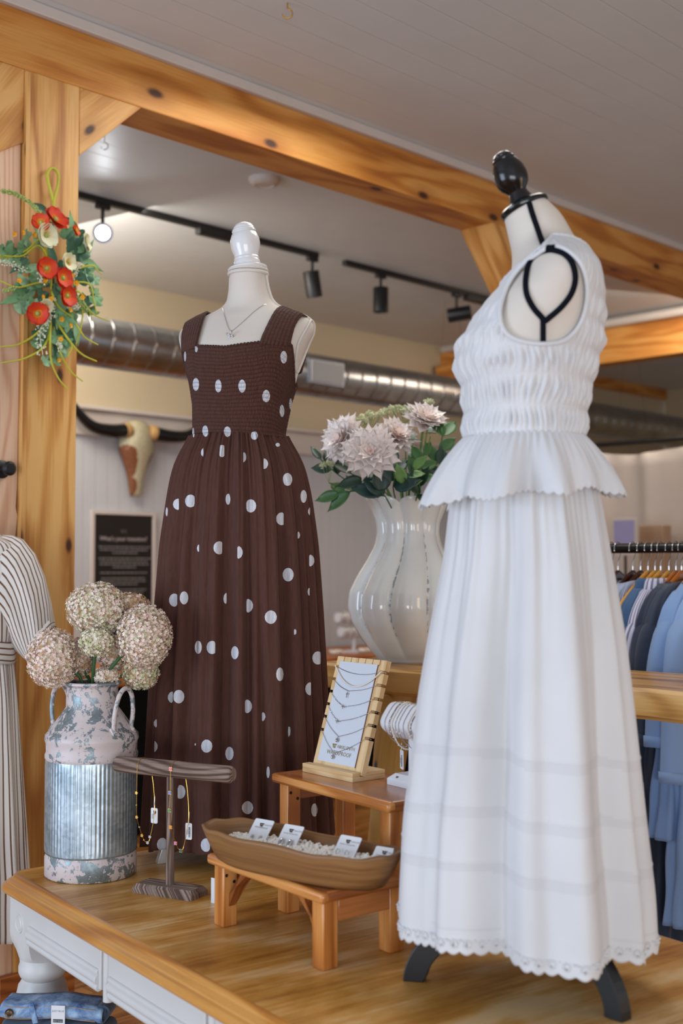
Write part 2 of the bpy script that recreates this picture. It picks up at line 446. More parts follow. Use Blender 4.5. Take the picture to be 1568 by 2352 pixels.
# room coords: u = (x+y)/sqrt2, v = (y-x)/sqrt2
WV = 9.1 * S2
mb = MB(); quad(mb, rs(-3.5, -6, 0), rs(12, -6, 0), rs(12, WV, 0), rs(-3.5, WV, 0))
t = NT('plank_floor')
M['floorp'] = wood('plank_floor', rgb(188, 132, 72), rgb(160, 102, 50), rgb(112, 66, 30), 0.3, 8, 1.2)
nt = M['floorp'].node_tree; bs = nt.nodes['Principled BSDF']
src = bs.inputs['Base Color'].links[0].from_socket
br = nt.nodes.new('ShaderNodeTexBrick'); tc = nt.nodes.new('ShaderNodeTexCoord')
br.inputs['Scale'].default_value = 1.0; br.inputs['Mortar Size'].default_value = 0.0025; br.inputs['Brick Width'].default_value = 1.7; br.inputs['Row Height'].default_value = 0.085
br.inputs['Color1'].default_value = (0.72, 0.72, 0.72, 1); br.inputs['Color2'].default_value = (1.1, 1.1, 1.1, 1); br.inputs['Mortar'].default_value = (0.3, 0.3, 0.3, 1)
nt.links.new(tc.outputs['UV'], br.inputs[0])
mx = nt.nodes.new('ShaderNodeMix'); mx.data_type = 'RGBA'; mx.blend_type = 'MULTIPLY'; mx.inputs[0].default_value = 1
nt.links.new(src, mx.inputs[6]); nt.links.new(br.outputs[0], mx.inputs[7]); nt.links.new(mx.outputs[2], bs.inputs['Base Color'])
struct('floor', mb, M['floorp'], smooth=False)
mb = MB(); quad(mb, rs(-3.5, WV, CZ), rs(12, WV, CZ), rs(12, -3.2, CZ), rs(-3.5, -3.2, CZ))
struct('ceiling', mb, M['ceiling'], smooth=False)
# back wall: cream upper, trim board, beadboard below
mb = MB()
quad(mb, rs(-3.5, WV, 2.50), rs(12, WV, 2.50), rs(12, WV, CZ), rs(-3.5, WV, CZ), 0)
L_ = 15.5
mb.add([rs(-3.5, WV, 0), rs(12, WV, 0), rs(12, WV, 2.5), rs(-3.5, WV, 2.5)], [(0, 1, 2, 3)], 1, [[(0, 0), (0, L_), (2.5, L_), (2.5, 0)]])
struct('wall_back', mb, [M['cream'], M['bead']], smooth=False)
mb = MB(); mb.box(rs(4.25, WV - 0.012, 2.42), (15.5, 0.024, 0.16), (U, V, Z)); mb.box(rs(4.25, WV - 0.03, 2.512), (15.5, 0.06, 0.025), (U, V, Z))
struct('trim_1', mb, M['white_trim'], bevel=0.004)
mb = MB(); mb.box(rs(11.2, 2.7, CZ / 2), (0.06, 7.4, CZ), (U, V, Z)); struct('wall_right', mb, M['cream'])
mb = MB(); mb.box(rs(4.25, WV - 0.012, 0.08), (15.5, 0.024, 0.16), (U, V, Z))
struct('baseboard_back', mb, M['white_trim'], bevel=0.003)
# orange timber strip where the far wall meets the ceiling beyond the header
HU = 10.75 * S2
mb = MB(); mb.box(rs(HU + 2.1, WV - 0.03, CZ - 0.05), (4.0, 0.06, 0.10), (U, V, Z))
struct('trim_2', mb, M['timber_dark'], bevel=0.003)

# front timber frame: plane Y - X = 4.82
FV = 4.82 * S2
pr = pu(178, 700, 4.82); pl = pu(50, 700, 4.82)
ur, ul = (pr.x + pr.y) * S2, (pl.x + pl.y) * S2
D8 = 0.19
zb0 = pu(178, 195, 4.82).z; zb1 = pu(784, 400, 4.82).z
zb = (zb0 + zb1) / 2; zt = 3.312
def tpost(u0, u1, label):
    e = empty('timber_post', rs((u0 + u1) / 2, FV + D8 / 2, 0), label, 'post')
    m = MB(); m.box(rs((u0 + u1) / 2, FV + D8 / 2, zb / 2), (u1 - u0, D8, zb), (U, V, Z)); m.build('post_shaft', M['post'], e, bevel=0.003)
    return e
p1 = tpost(ul, ur, 'pine post on the left carrying the ceiling beam, flower swag hung on it')
m = MB(); zpl = pu(80, 2225, 4.80).z
m.box(rs((ul + ur) / 2 - 0.03, FV - 0.012, zpl / 2), (ur - ul + 0.06, 0.024, zpl), (U, V, Z)); m.build('base_board', M['plinth'], p1, bevel=0.002)
m = MB(); m.box(rs(ul + 0.008, FV - 0.006, zb / 2 + 0.2), (0.016, 0.012, zb - 0.42), (U, V, Z)); m.build('edge_batten', M['timber'], p1, bevel=0.001)
# beam
m = MB(); m.box(rs(5.0, FV + D8 / 2, (zb + zt) / 2), (9.6, D8, zt - zb), (U, V, Z))
o = m.build('ceiling_beam', M['timber_dark'], bevel=0.003)
tag(o, 'long honey pine beam running under the near ceiling across the picture', 'beam')
mb = MB(); mb.box(rs(5.0, FV - 0.006 + D8 / 2, (zt + CZ) / 2), (9.6, D8 + 0.03, CZ - zt - 0.001), (U, V, Z))
struct('trim_3', mb, M['white_trim'], bevel=0.003)
# filled corner brace right of the post
a, b, c = pu(178, 197, 4.82), pu(325, 248, 4.82), pu(178, 357, 4.82)
a.z = zb; b.z = zb; a = rs(ur + 0.001, FV, zb - 0.001); b = rs((b.x + b.y) * S2, FV, zb - 0.001); c = rs(ur + 0.001, FV, c.z)
m = MB(); m.prism([a, b, c], V * D8, grain=(b - c)); o = m.build('timber_brace', M['timber'], bevel=0.002, smooth=False)
tag(o, 'triangular pine brace in the corner between left post and beam', 'brace')
# board to the left of the post under the beam
a, b, c, d = rs(ul - 0.001, FV, zb - 0.001), pu(50, 326, 4.82), pu(-60, 392, 4.82), rs(ul - 0.3, FV, zb - 0.001)
b = rs(ul - 0.001, FV, b.z); c = rs(ul - 0.3, FV, c.z - 0.05)
m = MB(); m.prism([a, d, c, b], V * 0.15, grain=U * 0.55 + Z * 0.8); o = m.build('timber_brace', M['timber'], bevel=0.002, smooth=False)
tag(o, 'slanting pine board left of the post, cut off by the picture edge', 'brace')
# pale door panel left of the post
zd = b.z
mb = MB()
edge = [pu(48, 335, 4.83), pu(46, 800, 4.83), pu(40, 1120, 4.83), pu(37, 1165, 4.83), pu(41, 1185, 4.83), pu(36, 1235, 4.83), pu(40, 1400, 4.83), pu(60, 2372, 4.83)]
ee = [rs(min((q.x + q.y) * S2, ul - 0.001), FV + 0.01, q.z) for q in edge]
ee[0].z = zd - 0.004; ee[-1] = rs(ul - 0.002, FV + 0.01, 0.0)
poly = ee + [rs(ul - 0.75, FV + 0.01, 0.0), rs(ul - 0.75, FV + 0.01, zd - 0.3)]
mb.prism(poly, V * 0.045, grain=Z)
door = struct('door_1', mb, M['pale'], smooth=False)
mb = MB(); kc = pu(3, 1078, 4.83); mb.lathe([(0.029, 0), (0.029, 0.004), (0.024, 0.007), (0.012, 0.009), (0.011, 0.03), (0.021, 0.04), (0.023, 0.052), (0.015, 0.06), (0, 0.061)], kc, -V, 24)
mb.build('door_knob', M['black_satin'], door)
# second post behind the white dress form, with its slanted brace
uf = pu(1129, 514, 4.82); u0 = (uf.x + uf.y) * S2
tpost(u0 + 0.52, u0 + 0.72, 'pine post hidden behind the white dress form, under the beam')
m = MB(); w_ = 0.19
a = rs(u0 - 0.0, FV, zb - 0.001); b = rs(u0 + 0.519, FV, zb - 0.60); c = rs(u0 + 0.519, FV, zb - 0.36); d = rs(u0 + 0.19, FV, zb - 0.001)
m.prism([a, d, c, b], V * D8, grain=(b - a)); o = m.build('timber_brace', M['timber'], bevel=0.002, smooth=False)
tag(o, 'square slanted pine brace under the beam just left of the black finial', 'brace')
# header beam at the right, perpendicular, with a conduit on top
hz0 = 3.02
hv0 = FV + D8 + 0.01; hvc = (WV + hv0) / 2; hvl = WV - hv0
m = MB(); m.box(rs(HU + 0.08, hvc, (hz0 + CZ - 0.055) / 2), (0.16, hvl, CZ - 0.055 - hz0), (U, V, Z))
o = m.build('header_beam', M['timber_dark'], bevel=0.003); tag(o, 'blurred orange pine header at the right edge behind the white form', 'beam')
mb = MB(); mb.box(rs(HU + 0.08, hvc, CZ - 0.028), (0.17, hvl, 0.052), (U, V, Z)); struct('trim_4', mb, M['white_trim'], bevel=0.004)
m = MB(); m.tube([rs(HU - 0.05, hv0, CZ - 0.05), rs(HU - 0.05, WV - 0.2, CZ - 0.05)], 0.032, 14); o = m.build('ceiling_conduit', M['white_trim'])
tag(o, 'pale conduit pipe running along the top of the orange header', 'pipe')
m = MB(); cz = pu(1013, 840, 9.05)
m.box(rs(HU - 0.02, WV - 0.30, 3.02), (0.20, 0.5, 0.30), (U, V, Z)); o = m.build('beam_end', M['timber_dark'], bevel=0.004)
tag(o, 'short dark orange beam end above the duct, left of the white bodice', 'beam')

# ================================================================ CEILING FITTINGS
def spiral_metal():
    t = NT('spiral_duct_metal'); uv = t.coords('UV'); sep = t.add('ShaderNodeSeparateXYZ'); t.lk(uv, sep.inputs[0])
    f = t.math('FRACT', t.math('DIVIDE', t.math('ADD', sep.outputs[0], t.math('MULTIPLY', sep.outputs[1], 0.16)), 0.13))
    d = t.math('SUBTRACT', 1.0, t.math('MULTIPLY', t.math('MINIMUM', f, t.math('SUBTRACT', 1.0, f)), 14.0, clamp=True), clamp=True)
    n = t.noise(uv, 6, 3)
    t.base(t.ramp(n, [(0.3, rgb(150, 150, 150)), (0.7, rgb(186, 186, 184))])); t.bump(d, 0.7, 0.005)
    return t.props(0.30, 1.0)
M['duct'] = spiral_metal()
dv = 7.4 * S2; dz = 2.675
e = empty('spiral_duct', rs(5, dv, dz), 'large galvanized spiral duct running along the cream back wall', 'duct')
m = MB(); m.tube([rs(u, dv, dz) for u in np.linspace(0.5, 11.5, 60)], 0.13, 40); 
o = m.build('duct_pipe', M['duct'], e)
rc = pu(752, 863, 7.2); ru = (rc.x + rc.y) * S2
m = MB(); m.box(rs(ru, dv - 0.122, dz), (0.30, 0.03, 0.15), (U, V, Z)); m.build('register_frame', plain('register_grey', rgb(150, 152, 160), 0.4, 0.6), e, bevel=0.004)
m = MB()
for k in range(11): m.box(rs(ru - 0.125 + k * 0.025, dv - 0.14, dz), (0.014, 0.012, 0.12), (U, V, Z))
m.build('register_louvers', M['white_paint'], e)
for u in (6.3, 8.6):
    m = MB(); m.tube([rs(u, dv - 0.132, dz), rs(u, dv - 0.05, CZ)], 0.0008, 5); m.tube([rs(u, dv + 0.132, dz), rs(u, dv + 0.05, CZ)], 0.0008, 5)
    m.build('hanging_wire', M['steel_dark'], e)

tv_ = 7.08 * S2
def track(p0, p1, label):
    a = pu(p0[0], p0[1], 7.08); b = pu(p1[0], p1[1], 7.08); ua, ub = (a.x + a.y) * S2, (b.x + b.y) * S2
    m = MB(); m.box(rs((ua + ub) / 2, tv_, CZ - 0.015), (ub - ua, 0.036, 0.03), (U, V, Z))
    o = m.build('light_track', M['black_satin'], bevel=0.002); return tag(o, label, 'light track')
track((60, 414), (728, 590), 'black ceiling light track above the left dress form')
track((790, 606), (1290, 742), 'shorter black ceiling light track running behind the white form')
for px, lab in ((497, 'black power feed box on the long track left of the white finial'), (1095, 'black power feed box at the right end of the short track')):
    a = pu(px, 500, 7.08); u = (a.x + a.y) * S2
    m = MB(); m.box(rs(u, tv_, CZ - 0.036), (0.26, 0.045, 0.05), (U, V, Z)); tag(m.build('track_feed_box', M['black_satin'], bevel=0.006), lab, 'power feed')
def spot(px, py, aim, label, on=False, warm=False, drop=0.0):
    a = pu(px, py, 7.08); u = (a.x + a.y) * S2; top = rs(u, tv_, CZ - 0.031); aim = Vector(aim).normalized()
    e = empty('track_spotlight', top, label, 'spotlight')
    m = MB(); m.box(top - Z * 0.012, (0.075, 0.03, 0.024), (U, V, Z)); m.build('track_adapter', M['black_satin'], e, bevel=0.002)
    c = top - Z * (0.155 + drop)
    m = MB(); m.tube([top - Z * 0.02, top - Z * 0.11], 0.009, 10); m.build('stem', M['black_satin'], e)
    m = MB(); pf = [(0.0, 0.078), (0.044, 0.078), (0.047, 0.074), (0.047, -0.074), (0.041, -0.074), (0.038, -0.045), (0.0, -0.045)]
    c = top - Z * 0.11 - aim * -0.02 + (Vector((0, 0, -0.03)))
    m.lathe([(r, -z) for r, z in pf], c, aim, 28); h = m.build('lamp_head', M['black_satin'], e)
    m = MB(); m.lathe([(0.0, 0.0), (0.036, 0.0)], c + aim * 0.047, aim, 24, caps=False)
    m.build('lamp_lens', M['lamp_on'] if on else (M['unlit_head_glow'] if warm else M['glass_lens']), h)
    if on:
        m = MB(); m.lathe([(0.037, 0.076), (0.049, 0.076), (0.049, 0.066), (0.037, 0.05)], c, aim, 28, caps=False); m.build('lamp_bezel', M['glass_lens'], h)
        d = bpy.data.lights.new('spot_lamp', 'SPOT'); d.energy = 3.5; d.spot_size = R(140); d.spot_blend = 1.0; d.shadow_soft_size = 0.03; d.color = (0.9, 0.95, 1)
        lo = bpy.data.objects.new('spot_lamp', d); lo.location = c + aim * 0.085; lo.rotation_euler = aim.to_track_quat('-Z', 'Y').to_euler(); COL.objects.link(lo)
    return e
spot(236, 470, (0.22, -1.0, -0.32), 'lit round track spotlight facing the camera beside the left post', on=True)
spot(717, 592, (0.15, 0.3, -1.0), 'tilted black track spotlight just right of the white finial')
spot(874, 632, (0.0, 0.02, -1), 'black track spotlight hanging straight down, middle of the ceiling')
spot(1048, 682, (0.95, -0.2, 0.12), 'horizontal black track spotlight pointing right toward the white form', warm=True)
c = atz(607, 410, CZ); m = MB(); m.lathe([(0.075, 0), (0.075, -0.012), (0.06, -0.03), (0.045, -0.034), (0.042, -0.03), (0, -0.03)], c, Z, 36)
tag(m.build('smoke_detector', M['white_trim'], smooth=True), 'small round white smoke detector on the ceiling behind the beam', 'smoke detector')
def hook(px, py, mat, lab, s=1.0):
    c = atz(px, py, CZ); m = MB()
    pts = [c + Vector((0, 0, 0.0)), c - Z * 0.012 * s] + [c + Vector((0.011 * s * math.sin(t), 0, -0.024 * s + 0.011 * s * math.cos(t))) for t in np.linspace(0.1, 4.6, 12)]
    m.tube(pts, 0.0016 * s, 6); tag(m.build('ceiling_hook', mat), lab, 'hook')
hook(660, 6, M['gold'], 'small brass cup hook screwed into the ceiling near the top edge', 1.5)
hook(240, 318, M['silver'], 'tiny steel hook in the ceiling behind the left brace', 1.4)

# ================================================================ BACK WALL THINGS
# framed dark sign
sa, sb, sc_ = pu(223, 1178, 9.02), pu(357, 1187, 9.02), pu(222, 1465, 9.02)
us0, us1 = (sa.x + sa.y) * S2, (sb.x + sb.y) * S2; zs1 = (sa.z + sb.z) / 2; zs0 = zs1 - (us1 - us0) * 1.55
sv = WV - 0.012
uc = (us0 + us1) / 2; zc = (zs0 + zs1) / 2
e = empty('framed_sign', rs(uc, sv, zs0), 'framed black wall sign with white lettering beside the brown dress', 'sign')
m = MB(); m.box(rs(uc, sv - 0.004, zc), (us1 - us0, 0.012, zs1 - zs0), (U, V, Z)); m.build('sign_panel', plain('dark_sign_panel', rgb(26, 20, 16), 0.25, var=0.1), e)
m = MB(); fw = 0.022
for k in (0, 1):
    m.box(rs(us0 - fw / 2 if k == 0 else us1 + fw / 2, sv - 0.008, zc), (fw, 0.03, zs1 - zs0 + 2 * fw), (U, V, Z), grain=2)
    m.box(rs(uc, sv - 0.008, zs0 - fw / 2 if k == 0 else zs1 + fw / 2), (us1 - us0, 0.03, fw), (U, V, Z))
m.build('sign_frame', M['white_trim'], e, bevel=0.002)
hh = zs1 - zs0; ww = us1 - us0; sf = sv - 0.0115
k = 0.045
text("What's your intention?", 0.039, rs(uc, sf, zs1 - 0.165), U, Z, M['print_white'], e, lift=0.0008)
text("V S", 0.03, rs(uc, sf, zs1 - 0.115), U, Z, M['print_grey'], e, name='logo', lift=0.0008)
m = MB(); y = zs1 - 0.205
for grp in ([0.84, 0.8, 0.38], [0.84, 0.8, 0.8, 0.36], [0.78], [0.74, 0.78, 0.5], [0.8, 0.7], [0.6]):
    for w in grp:
        x = -w * ww / 2
        while x < w * ww / 2:
            l = random.uniform(0.012, 0.035); m.box(rs(uc + x + l / 2, sf - 0.0006, y), (l, 0.0008, 0.008), (U, V, Z)); x += l + 0.006
        y -= 0.019
    y -= 0.016
m.build('small_print', M['print_grey'], e)
# cow skull
hc = pu(318, 985, 9.0); hu = (hc.x + hc.y) * S2; hv = WV - 0.03
e = empty('longhorn_skull', rs(hu, hv, pu(318, 1140, 9.0).z), 'mosaic longhorn skull with black horns hanging on the back wall', 'animal skull')
z0, z1 = pu(318, 1140, 9.0).z, pu(318, 965, 9.0).z; H_ = z1 - z0
tab = smooth_tab([(0, .035, .02), (.1, .05, .03), (.25, .06, .045), (.4, .085, .06), (.52, .115, .075), (.62, .135, .085), (.72, .125, .09), (.85, .11, .085), (.95, .09, .07), (1.0, .05, .04)], 30, 3)
rows = []
for (t, a, d) in tab:
    rows.append([rs(hu + a * math.cos(q), hv - 0.01 - d * max(0, math.sin(q)) , z0 + t * H_) for q in np.linspace(0, math.pi, 25)])
m = MB(); m.grid(rows, False)
sd = []
for r in rows:
    for p in r:
        du = (p.x + p.y) * S2 - hu; tz = (p.z - z0) / H_
        l = ((du + 0.10) / 0.075) ** 2 + ((tz - 0.42) / 0.24) ** 2; l2 = ((du - 0.10) / 0.04) ** 2 + ((tz - 0.40) / 0.17) ** 2; l3 = ((du + 0.04) / 0.03) ** 2 + ((tz - 0.12) / 0.12) ** 2
        sd.append(min(l, l2, l3) - 1)
m.attr['patch'] = sd
t = NT('mosaic_skull'); at_ = t.add('ShaderNodeAttribute', attribute_name='patch'); ob = t.coords('Object')
nz = t.noise(ob, 26, 2); f = t.math('LESS_THAN', t.math('ADD', at_.outputs['Fac'], t.math('MULTIPLY', t.math('SUBTRACT', nz, 0.5), 0.9)), 0.0)
vo = t.add('ShaderNodeTexVoronoi', i_Scale=130.0); t.lk(ob, vo.inputs['Vector'])
c1 = t.mix(vo.outputs['Distance'], rgb(176, 168, 130), rgb(214, 206, 178)); c2 = t.mix(vo.outputs['Distance'], rgb(104, 58, 30), rgb(150, 96, 60))
t.base(t.mix(f, c1, c2)); t.bump(vo.outputs['Distance'], 0.8, 0.004); mskull = t.props(0.25, 0.2)
m.build('skull_face', mskull, e, solid=0.004)
for s_ in (-1, 1):
    pts = bez([rs(hu + s_ * 0.09, hv - 0.05, z1 - 0.075), rs(hu + s_ * 0.24, hv - 0.07, z1 - 0.09), rs(hu + s_ * 0.38, hv - 0.08, z1 - 0.07), rs(hu + s_ * 0.50, hv - 0.09, z1 + 0.02), rs(hu + s_ * 0.60, hv - 0.08, z1 + 0.16), rs(hu + s_ * 0.63, hv - 0.08, z1 + 0.22)], 30)
    rr = [0.046 * (1 - (i / (len(pts) - 1)) ** 1.5 * 0.92) for i in range(len(pts))]
    m = MB(); m.tube(pts, rr, 16); m.build('horn', M['black_gloss'], e)
    m = MB(); m.tube([pts[0] + (pts[0] - pts[1]) * 0.6, pts[0], pts[1], pts[2] * 0.6 + pts[1] * 0.4], [0.044, 0.050, 0.050, 0.047], 18); m.build('horn_collar', plain('tan_rope_collar', rgb(190, 150, 96), 0.7), e)
# counter along the back wall
cv = 7.9 * S2; cu0 = 3.72; cu1 = 6.9; ct = 0.92
cl = pu(153, 1560, 7.9); cu0 = (cl.x + cl.y) * S2 - 0.5
ce_ = pu(175, 1560, 7.9); cmid = (ce_.x + ce_.y) * S2
e = empty('display_counter', rs((cu0 + cu1) / 2, (cv + WV) / 2, 0), 'low black-sided display counter with orange wood top along back wall', 'counter')
m = MB(); m.box(rs((cu0 + cu1) / 2, (cv + WV - 0.04) / 2, ct - 0.035), (cu1 - cu0, WV - cv - 0.06, 0.07), (U, V, Z)); m.build('counter_top', M['counterwood'], e, bevel=0.004)
m = MB(); m.box(rs((cmid + cu1) / 2 - 0.01, (cv + WV) / 2, (ct - 0.071) / 2), (cu1 - cmid - 0.04, WV - cv - 0.1, ct - 0.071), (U, V, Z)); m.build('counter_body', M['black_cloth'], e)
m = MB(); m.box(rs((cu0 + cmid) / 2, (cv + WV) / 2, (ct - 0.071) / 2), (cmid - cu0, WV - cv - 0.12, ct - 0.071), (U, V, Z), grain=2); m.build('end_panel', M['pale'], e)
# blurred two tier bracelet stand on that counter
q = pu(812, 1500, 8.3); qu = (q.x + q.y) * S2; qv = 8.3 * S2
e = empty('bracelet_stand', rs(qu, qv, ct), 'blurred white two-tier bracelet stand on the back counter, left of vase', 'jewelry stand')
m = MB(); m.tube([rs(qu, qv, ct + 0.012), rs(qu, qv, ct + 0.25)], 0.014, 12); m.build('post', M['white_leather'], e)
m = MB(); m.lathe([(0.08, 0), (0.08, 0.012), (0, 0.014)], rs(qu, qv, ct), Z, 28); m.build('base', M['white_leather'], e)
for zz_, hw in ((0.245, 0.16), (0.145, 0.13)):
    m = MB(); m.tube([rs(qu - hw, qv, ct + zz_), rs(qu + hw, qv, ct + zz_)], 0.034, 20); b_ = m.build('bar', M['white_leather'], e)
    for k in range(8):
        m = MB(); cc = rs(qu - hw + 0.03 + k * (2 * hw - 0.05) / 7, qv, ct + zz_ - 0.006); m.tube([cc + V * 0.043 * math.cos(t) + Z * 0.045 * math.sin(t) for t in np.linspace(0, 6.28, 20)[:-1]], 0.003, 5, closed=True)
        tag(m.build('bracelet', M['pearl'] if k % 2 else M['silver']), 'blurred bracelet looped over the %s bar of the back counter stand' % ('upper' if zz_ > 0.2 else 'lower'), 'bracelet', 'bracelets on the back counter stand, %s bar' % ('upper' if zz_ > 0.2 else 'lower'))
for i, (px, lab) in enumerate(((775, 'blurred pale bead heap at the foot of the back bracelet stand, left side'), (842, 'blurred pale bead heap at the foot of the back bracelet stand, right side'))):
    q2 = pu(px, 1498, 8.15); m = MB()
    for k in range(26): m.ball(rs((q2.x + q2.y) * S2 + random.uniform(-.06, .06), 8.15 * S2 + random.uniform(-.03, .03), ct + 0.01 + random.uniform(0, 0.02)), 0.011, 8)
    tag(m.build('bead_heap', M['pearl']), lab, 'beads', kind='stuff')
# fitting room curtain and its rod (plane X + Y = 9.7)
cu_ = 9.7 * S2
r0 = pv(1339, 1025, 9.7); rz = r0.z
m = MB(); m.tube([rs(cu_, (r0.y - r0.x) * S2 + 0.9, rz), rs(cu_, 1.2, rz)], 0.016, 12)
tag(m.build('curtain_rod', M['black_tube']), 'black curtain rod at the right edge in front of the teal duct', 'rod')
e = empty('fitting_room_curtain', rs(cu_, 3.6, 0.05), 'ivory fitting room curtain hanging behind the clothes rack', 'curtain')
rows = []
n = 260; v1 = (r0.y - r0.x) * S2 + 0.75; v0 = 1.3
for i, t in enumerate(np.linspace(0, 1, 22)):
    z = rz - 0.035 - t * (rz - 0.10); row = []
    for j in range(n):
        s_ = j / (n - 1); v = v0 + (v1 - v0) * s_; ph = s_ * 62
        sag = 0.045 * abs(math.sin(ph / 4)) * math.exp(-t * 14)
        a_ = 0.03 + 0.03 * t
        row.append(rs(cu_ + a_ * math.sin(ph + 0.6 * math.sin(ph * 0.31)) + 0.012 * math.sin(ph * 2.3 + 3 * t), v, z - sag))
    rows.append(row)
m = MB(); m.grid(rows); m.build('curtain_panel', M['curtain'], e, solid=0.002, angle=None)
m = MB()
for k in range(15):
    vv = v0 + (v1 - v0) * (k * 4 * math.pi / 62)
    if vv < v1: m.tube([rs(cu_ + 0.026 * math.cos(t), vv, rz - 0.006 + 0.028 * math.sin(t)) for t in np.linspace(0, 6.28, 14)[:-1]], 0.003, 5, closed=True)
m.build('curtain_rings', M['gold'], e)
# lavender poster on a thin stand
q = pv(1434, 1217, 9.1); qu = 9.1 * S2; qv = (q.y - q.x) * S2
hw = 0.085; z1 = pv(1434, 1190, 9.1).z; z0 = pv(1434, 1276, 9.1).z
e = empty('poster_stand', rs(qu, qv, 0), 'lavender notice in a white frame on a thin stand before the curtain', 'sign stand')
m = MB(); m.box(rs(qu, qv, (z0 + z1) / 2), (0.012, hw * 2, z1 - z0), (U, V, Z)); m.build('frame', M['white_trim'], e, bevel=0.003)
m = MB(); m.box(rs(qu - 0.008, qv, (z0 + z1) / 2 + 0.01), (0.003, hw * 2 - 0.03, z1 - z0 - 0.05), (U, V, Z)); m.build('notice', plain('lavender_paper', rgb(160, 156, 200), 0.6, var=0.06, scale=9), e)
m = MB(); m.tube([rs(qu + 0.006, qv, 0.02), rs(qu + 0.006, qv, z0 + 0.02)], 0.009, 10); m.lathe([(0.14, 0), (0.14, 0.012), (0, 0.02)], rs(qu + 0.006, qv, 0), Z, 28); m.build('pole', M['steel_dark'], e)
q = pv(1504, 1250, 9.45)
pz = pv(1502, 1207, 9.45).z
m = MB(); m.box(rs(9.45 * S2, (q.y - q.x) * S2, pz / 2), (0.10, 0.17, pz), (U, V, Z), grain=2)
tag(m.build('curtain_shade_block', plain('tan_shade_block', rgb(178, 148, 120), 0.7), bevel=0.004), 'added tan square pedestal right of the lavender notice, behind the rack', 'cuboid')  # box added for a tan patch that reads as shade on the curtain
# ================================================================ BIG TABLE
TZ = 0.76
A0 = atz(20, 1990, TZ); B0 = atz(700, 1883, TZ)
A0 = Vector((-0.872, 3.03, 0)); 
TW = 0.955; TL = 2.05                        # along TU, along TV
def tb(s, t, z=0.0):                        # table coords: s along TU (0..TW), t along TV (0..TL)
    p = A0 + TU * s + TV * t; return Vector((p.x, p.y, z))
def rrect(off, rad=0.07, n=8):
    out = []; r = max(0.004, rad - off)
    for (cs, ct_, a0) in ((TW - off - r, off + r, -90), (TW - off - r, TL - off - r, 0), (off + r, TL - off - r, 90), (off + r, off + r, 180)):
        for k in range(n + 1):
            a = R(a0 + 90 * k / n); out.append((cs + r * math.cos(a), ct_ + r * math.sin(a)))
    return out
def table_mat():
    t = NT('worn_table_top'); uv = t.coords('UV'); sep = t.add('ShaderNodeSeparateXYZ'); t.lk(uv, sep.inputs[0])
    n1 = t.noise(t.coords('UV', (2.2, 6.5, 1)), 1.3, 5, 0.6, 0.3)
    n2 = t.noise(t.coords('UV', (3.0, 110.0, 1)), 1.0, 4, 0.65)
    n3 = t.noise(t.coords('UV', (1.6, 2.2, 1), loc=(2, 5, 0)), 1.2, 3, 0.5)
    f = t.math('ADD', t.math('MULTIPLY', n1, 0.62), t.math('ADD', t.math('MULTIPLY', n2, 0.22), t.math('MULTIPLY', n3, 0.3)))
    col = t.ramp(f, [(0.48, rgb(230, 194, 140)), (0.545, rgb(212, 162, 92)), (0.60, rgb(194, 138, 60)), (0.68, rgb(158, 100, 32))])
    fr = t.math('FRACT', t.math('DIVIDE', t.math('SUBTRACT', sep.outputs[1], SEAM0), SEAM))
    d = t.math('MINIMUM', fr, t.math('SUBTRACT', 1.0, fr))
    g = t.math('SUBTRACT', 1.0, t.math('DIVIDE', d, 0.0035, clamp=True), clamp=True)
    ln = t.ramp(g, [(0.2, (1, 1, 1, 1)), (0.9, rgb(140, 92, 48))])
    mx = t.add('ShaderNodeMix', data_type='RGBA', blend_type='MULTIPLY'); mx.inputs[0].default_value = 1
    t.lk(col, mx.inputs[6]); t.lk(ln, mx.inputs[7]); t.base(mx.outputs[2])
    b = t.bump(n2, 0.15, 0.0005); t.bump(t.math('MULTIPLY', g, -1.0), 0.5, 0.002, b)
    rg = t.math('ADD', 0.26, t.math('MULTIPLY', n1, 0.22)); t.lk(rg, t.b.inputs['Roughness'])
    t.b.inputs['Specular IOR Level'].default_value = 0.45
    return t.m
def tcoord(p): d = Vector((p.x, p.y, 0)) - A0; return d.dot(TU), d.dot(TV)
s1, t1 = tcoord(atz(307, 2141, TZ)); s2, t2 = tcoord(atz(850, 2236, TZ))
SEAM0 = t1; SEAM = t2 - t1
M['tabletop'] = table_mat()
M['table_edge'] = wood('table_edge_wood', rgb(206, 148, 74), rgb(184, 120, 48), rgb(140, 82, 28), 0.3, 5, 0.8, coat=0.2)
tab_e = empty('display_table', tb(TW / 2, TL / 2, 0), 'long display table with worn honey wood top and white turned legs', 'table')
prof = [(0.030, 0.7151), (0.014, 0.7152), (0.004, 0.719), (0.0, 0.725), (0.001, 0.732), (0.006, 0.738), (0.013, 0.7405), (0.0145, 0.744), (0.020, 0.747), (0.026, 0.7505), (0.0275, 0.754), (0.030, 0.757), (0.0345, 0.7595), (0.040, 0.76)]
rows = []
for off, z in prof: rows.append([tb(s, t, z) for s, t in rrect(off, 0.075, 8)])
m = MB(); nn = len(rows[0])
per = [0.0]
for j in range(nn): per.append(per[-1] + (rows[0][(j + 1) % nn] - rows[0][j]).length)
m.grid(rows, True, 1, uvs=lambda i, j: (per[j], i * 0.005), flip=False)
inner = rrect(0.040, 0.075, 8)
m.add([tb(s, t, 0.76) for s, t in inner], [tuple(range(nn))], 0, [[(s, t) for s, t in inner]])
inner = rrect(0.030, 0.075, 8)
m.add([tb(s, t, 0.7151) for s, t in inner], [tuple(range(nn))[::-1]], 1, [[(s, t) for s, t in inner]])
m.build('table_top', [M['tabletop'], M['table_edge']], tab_e, angle=30)
ins = 0.034; lw = 0.122
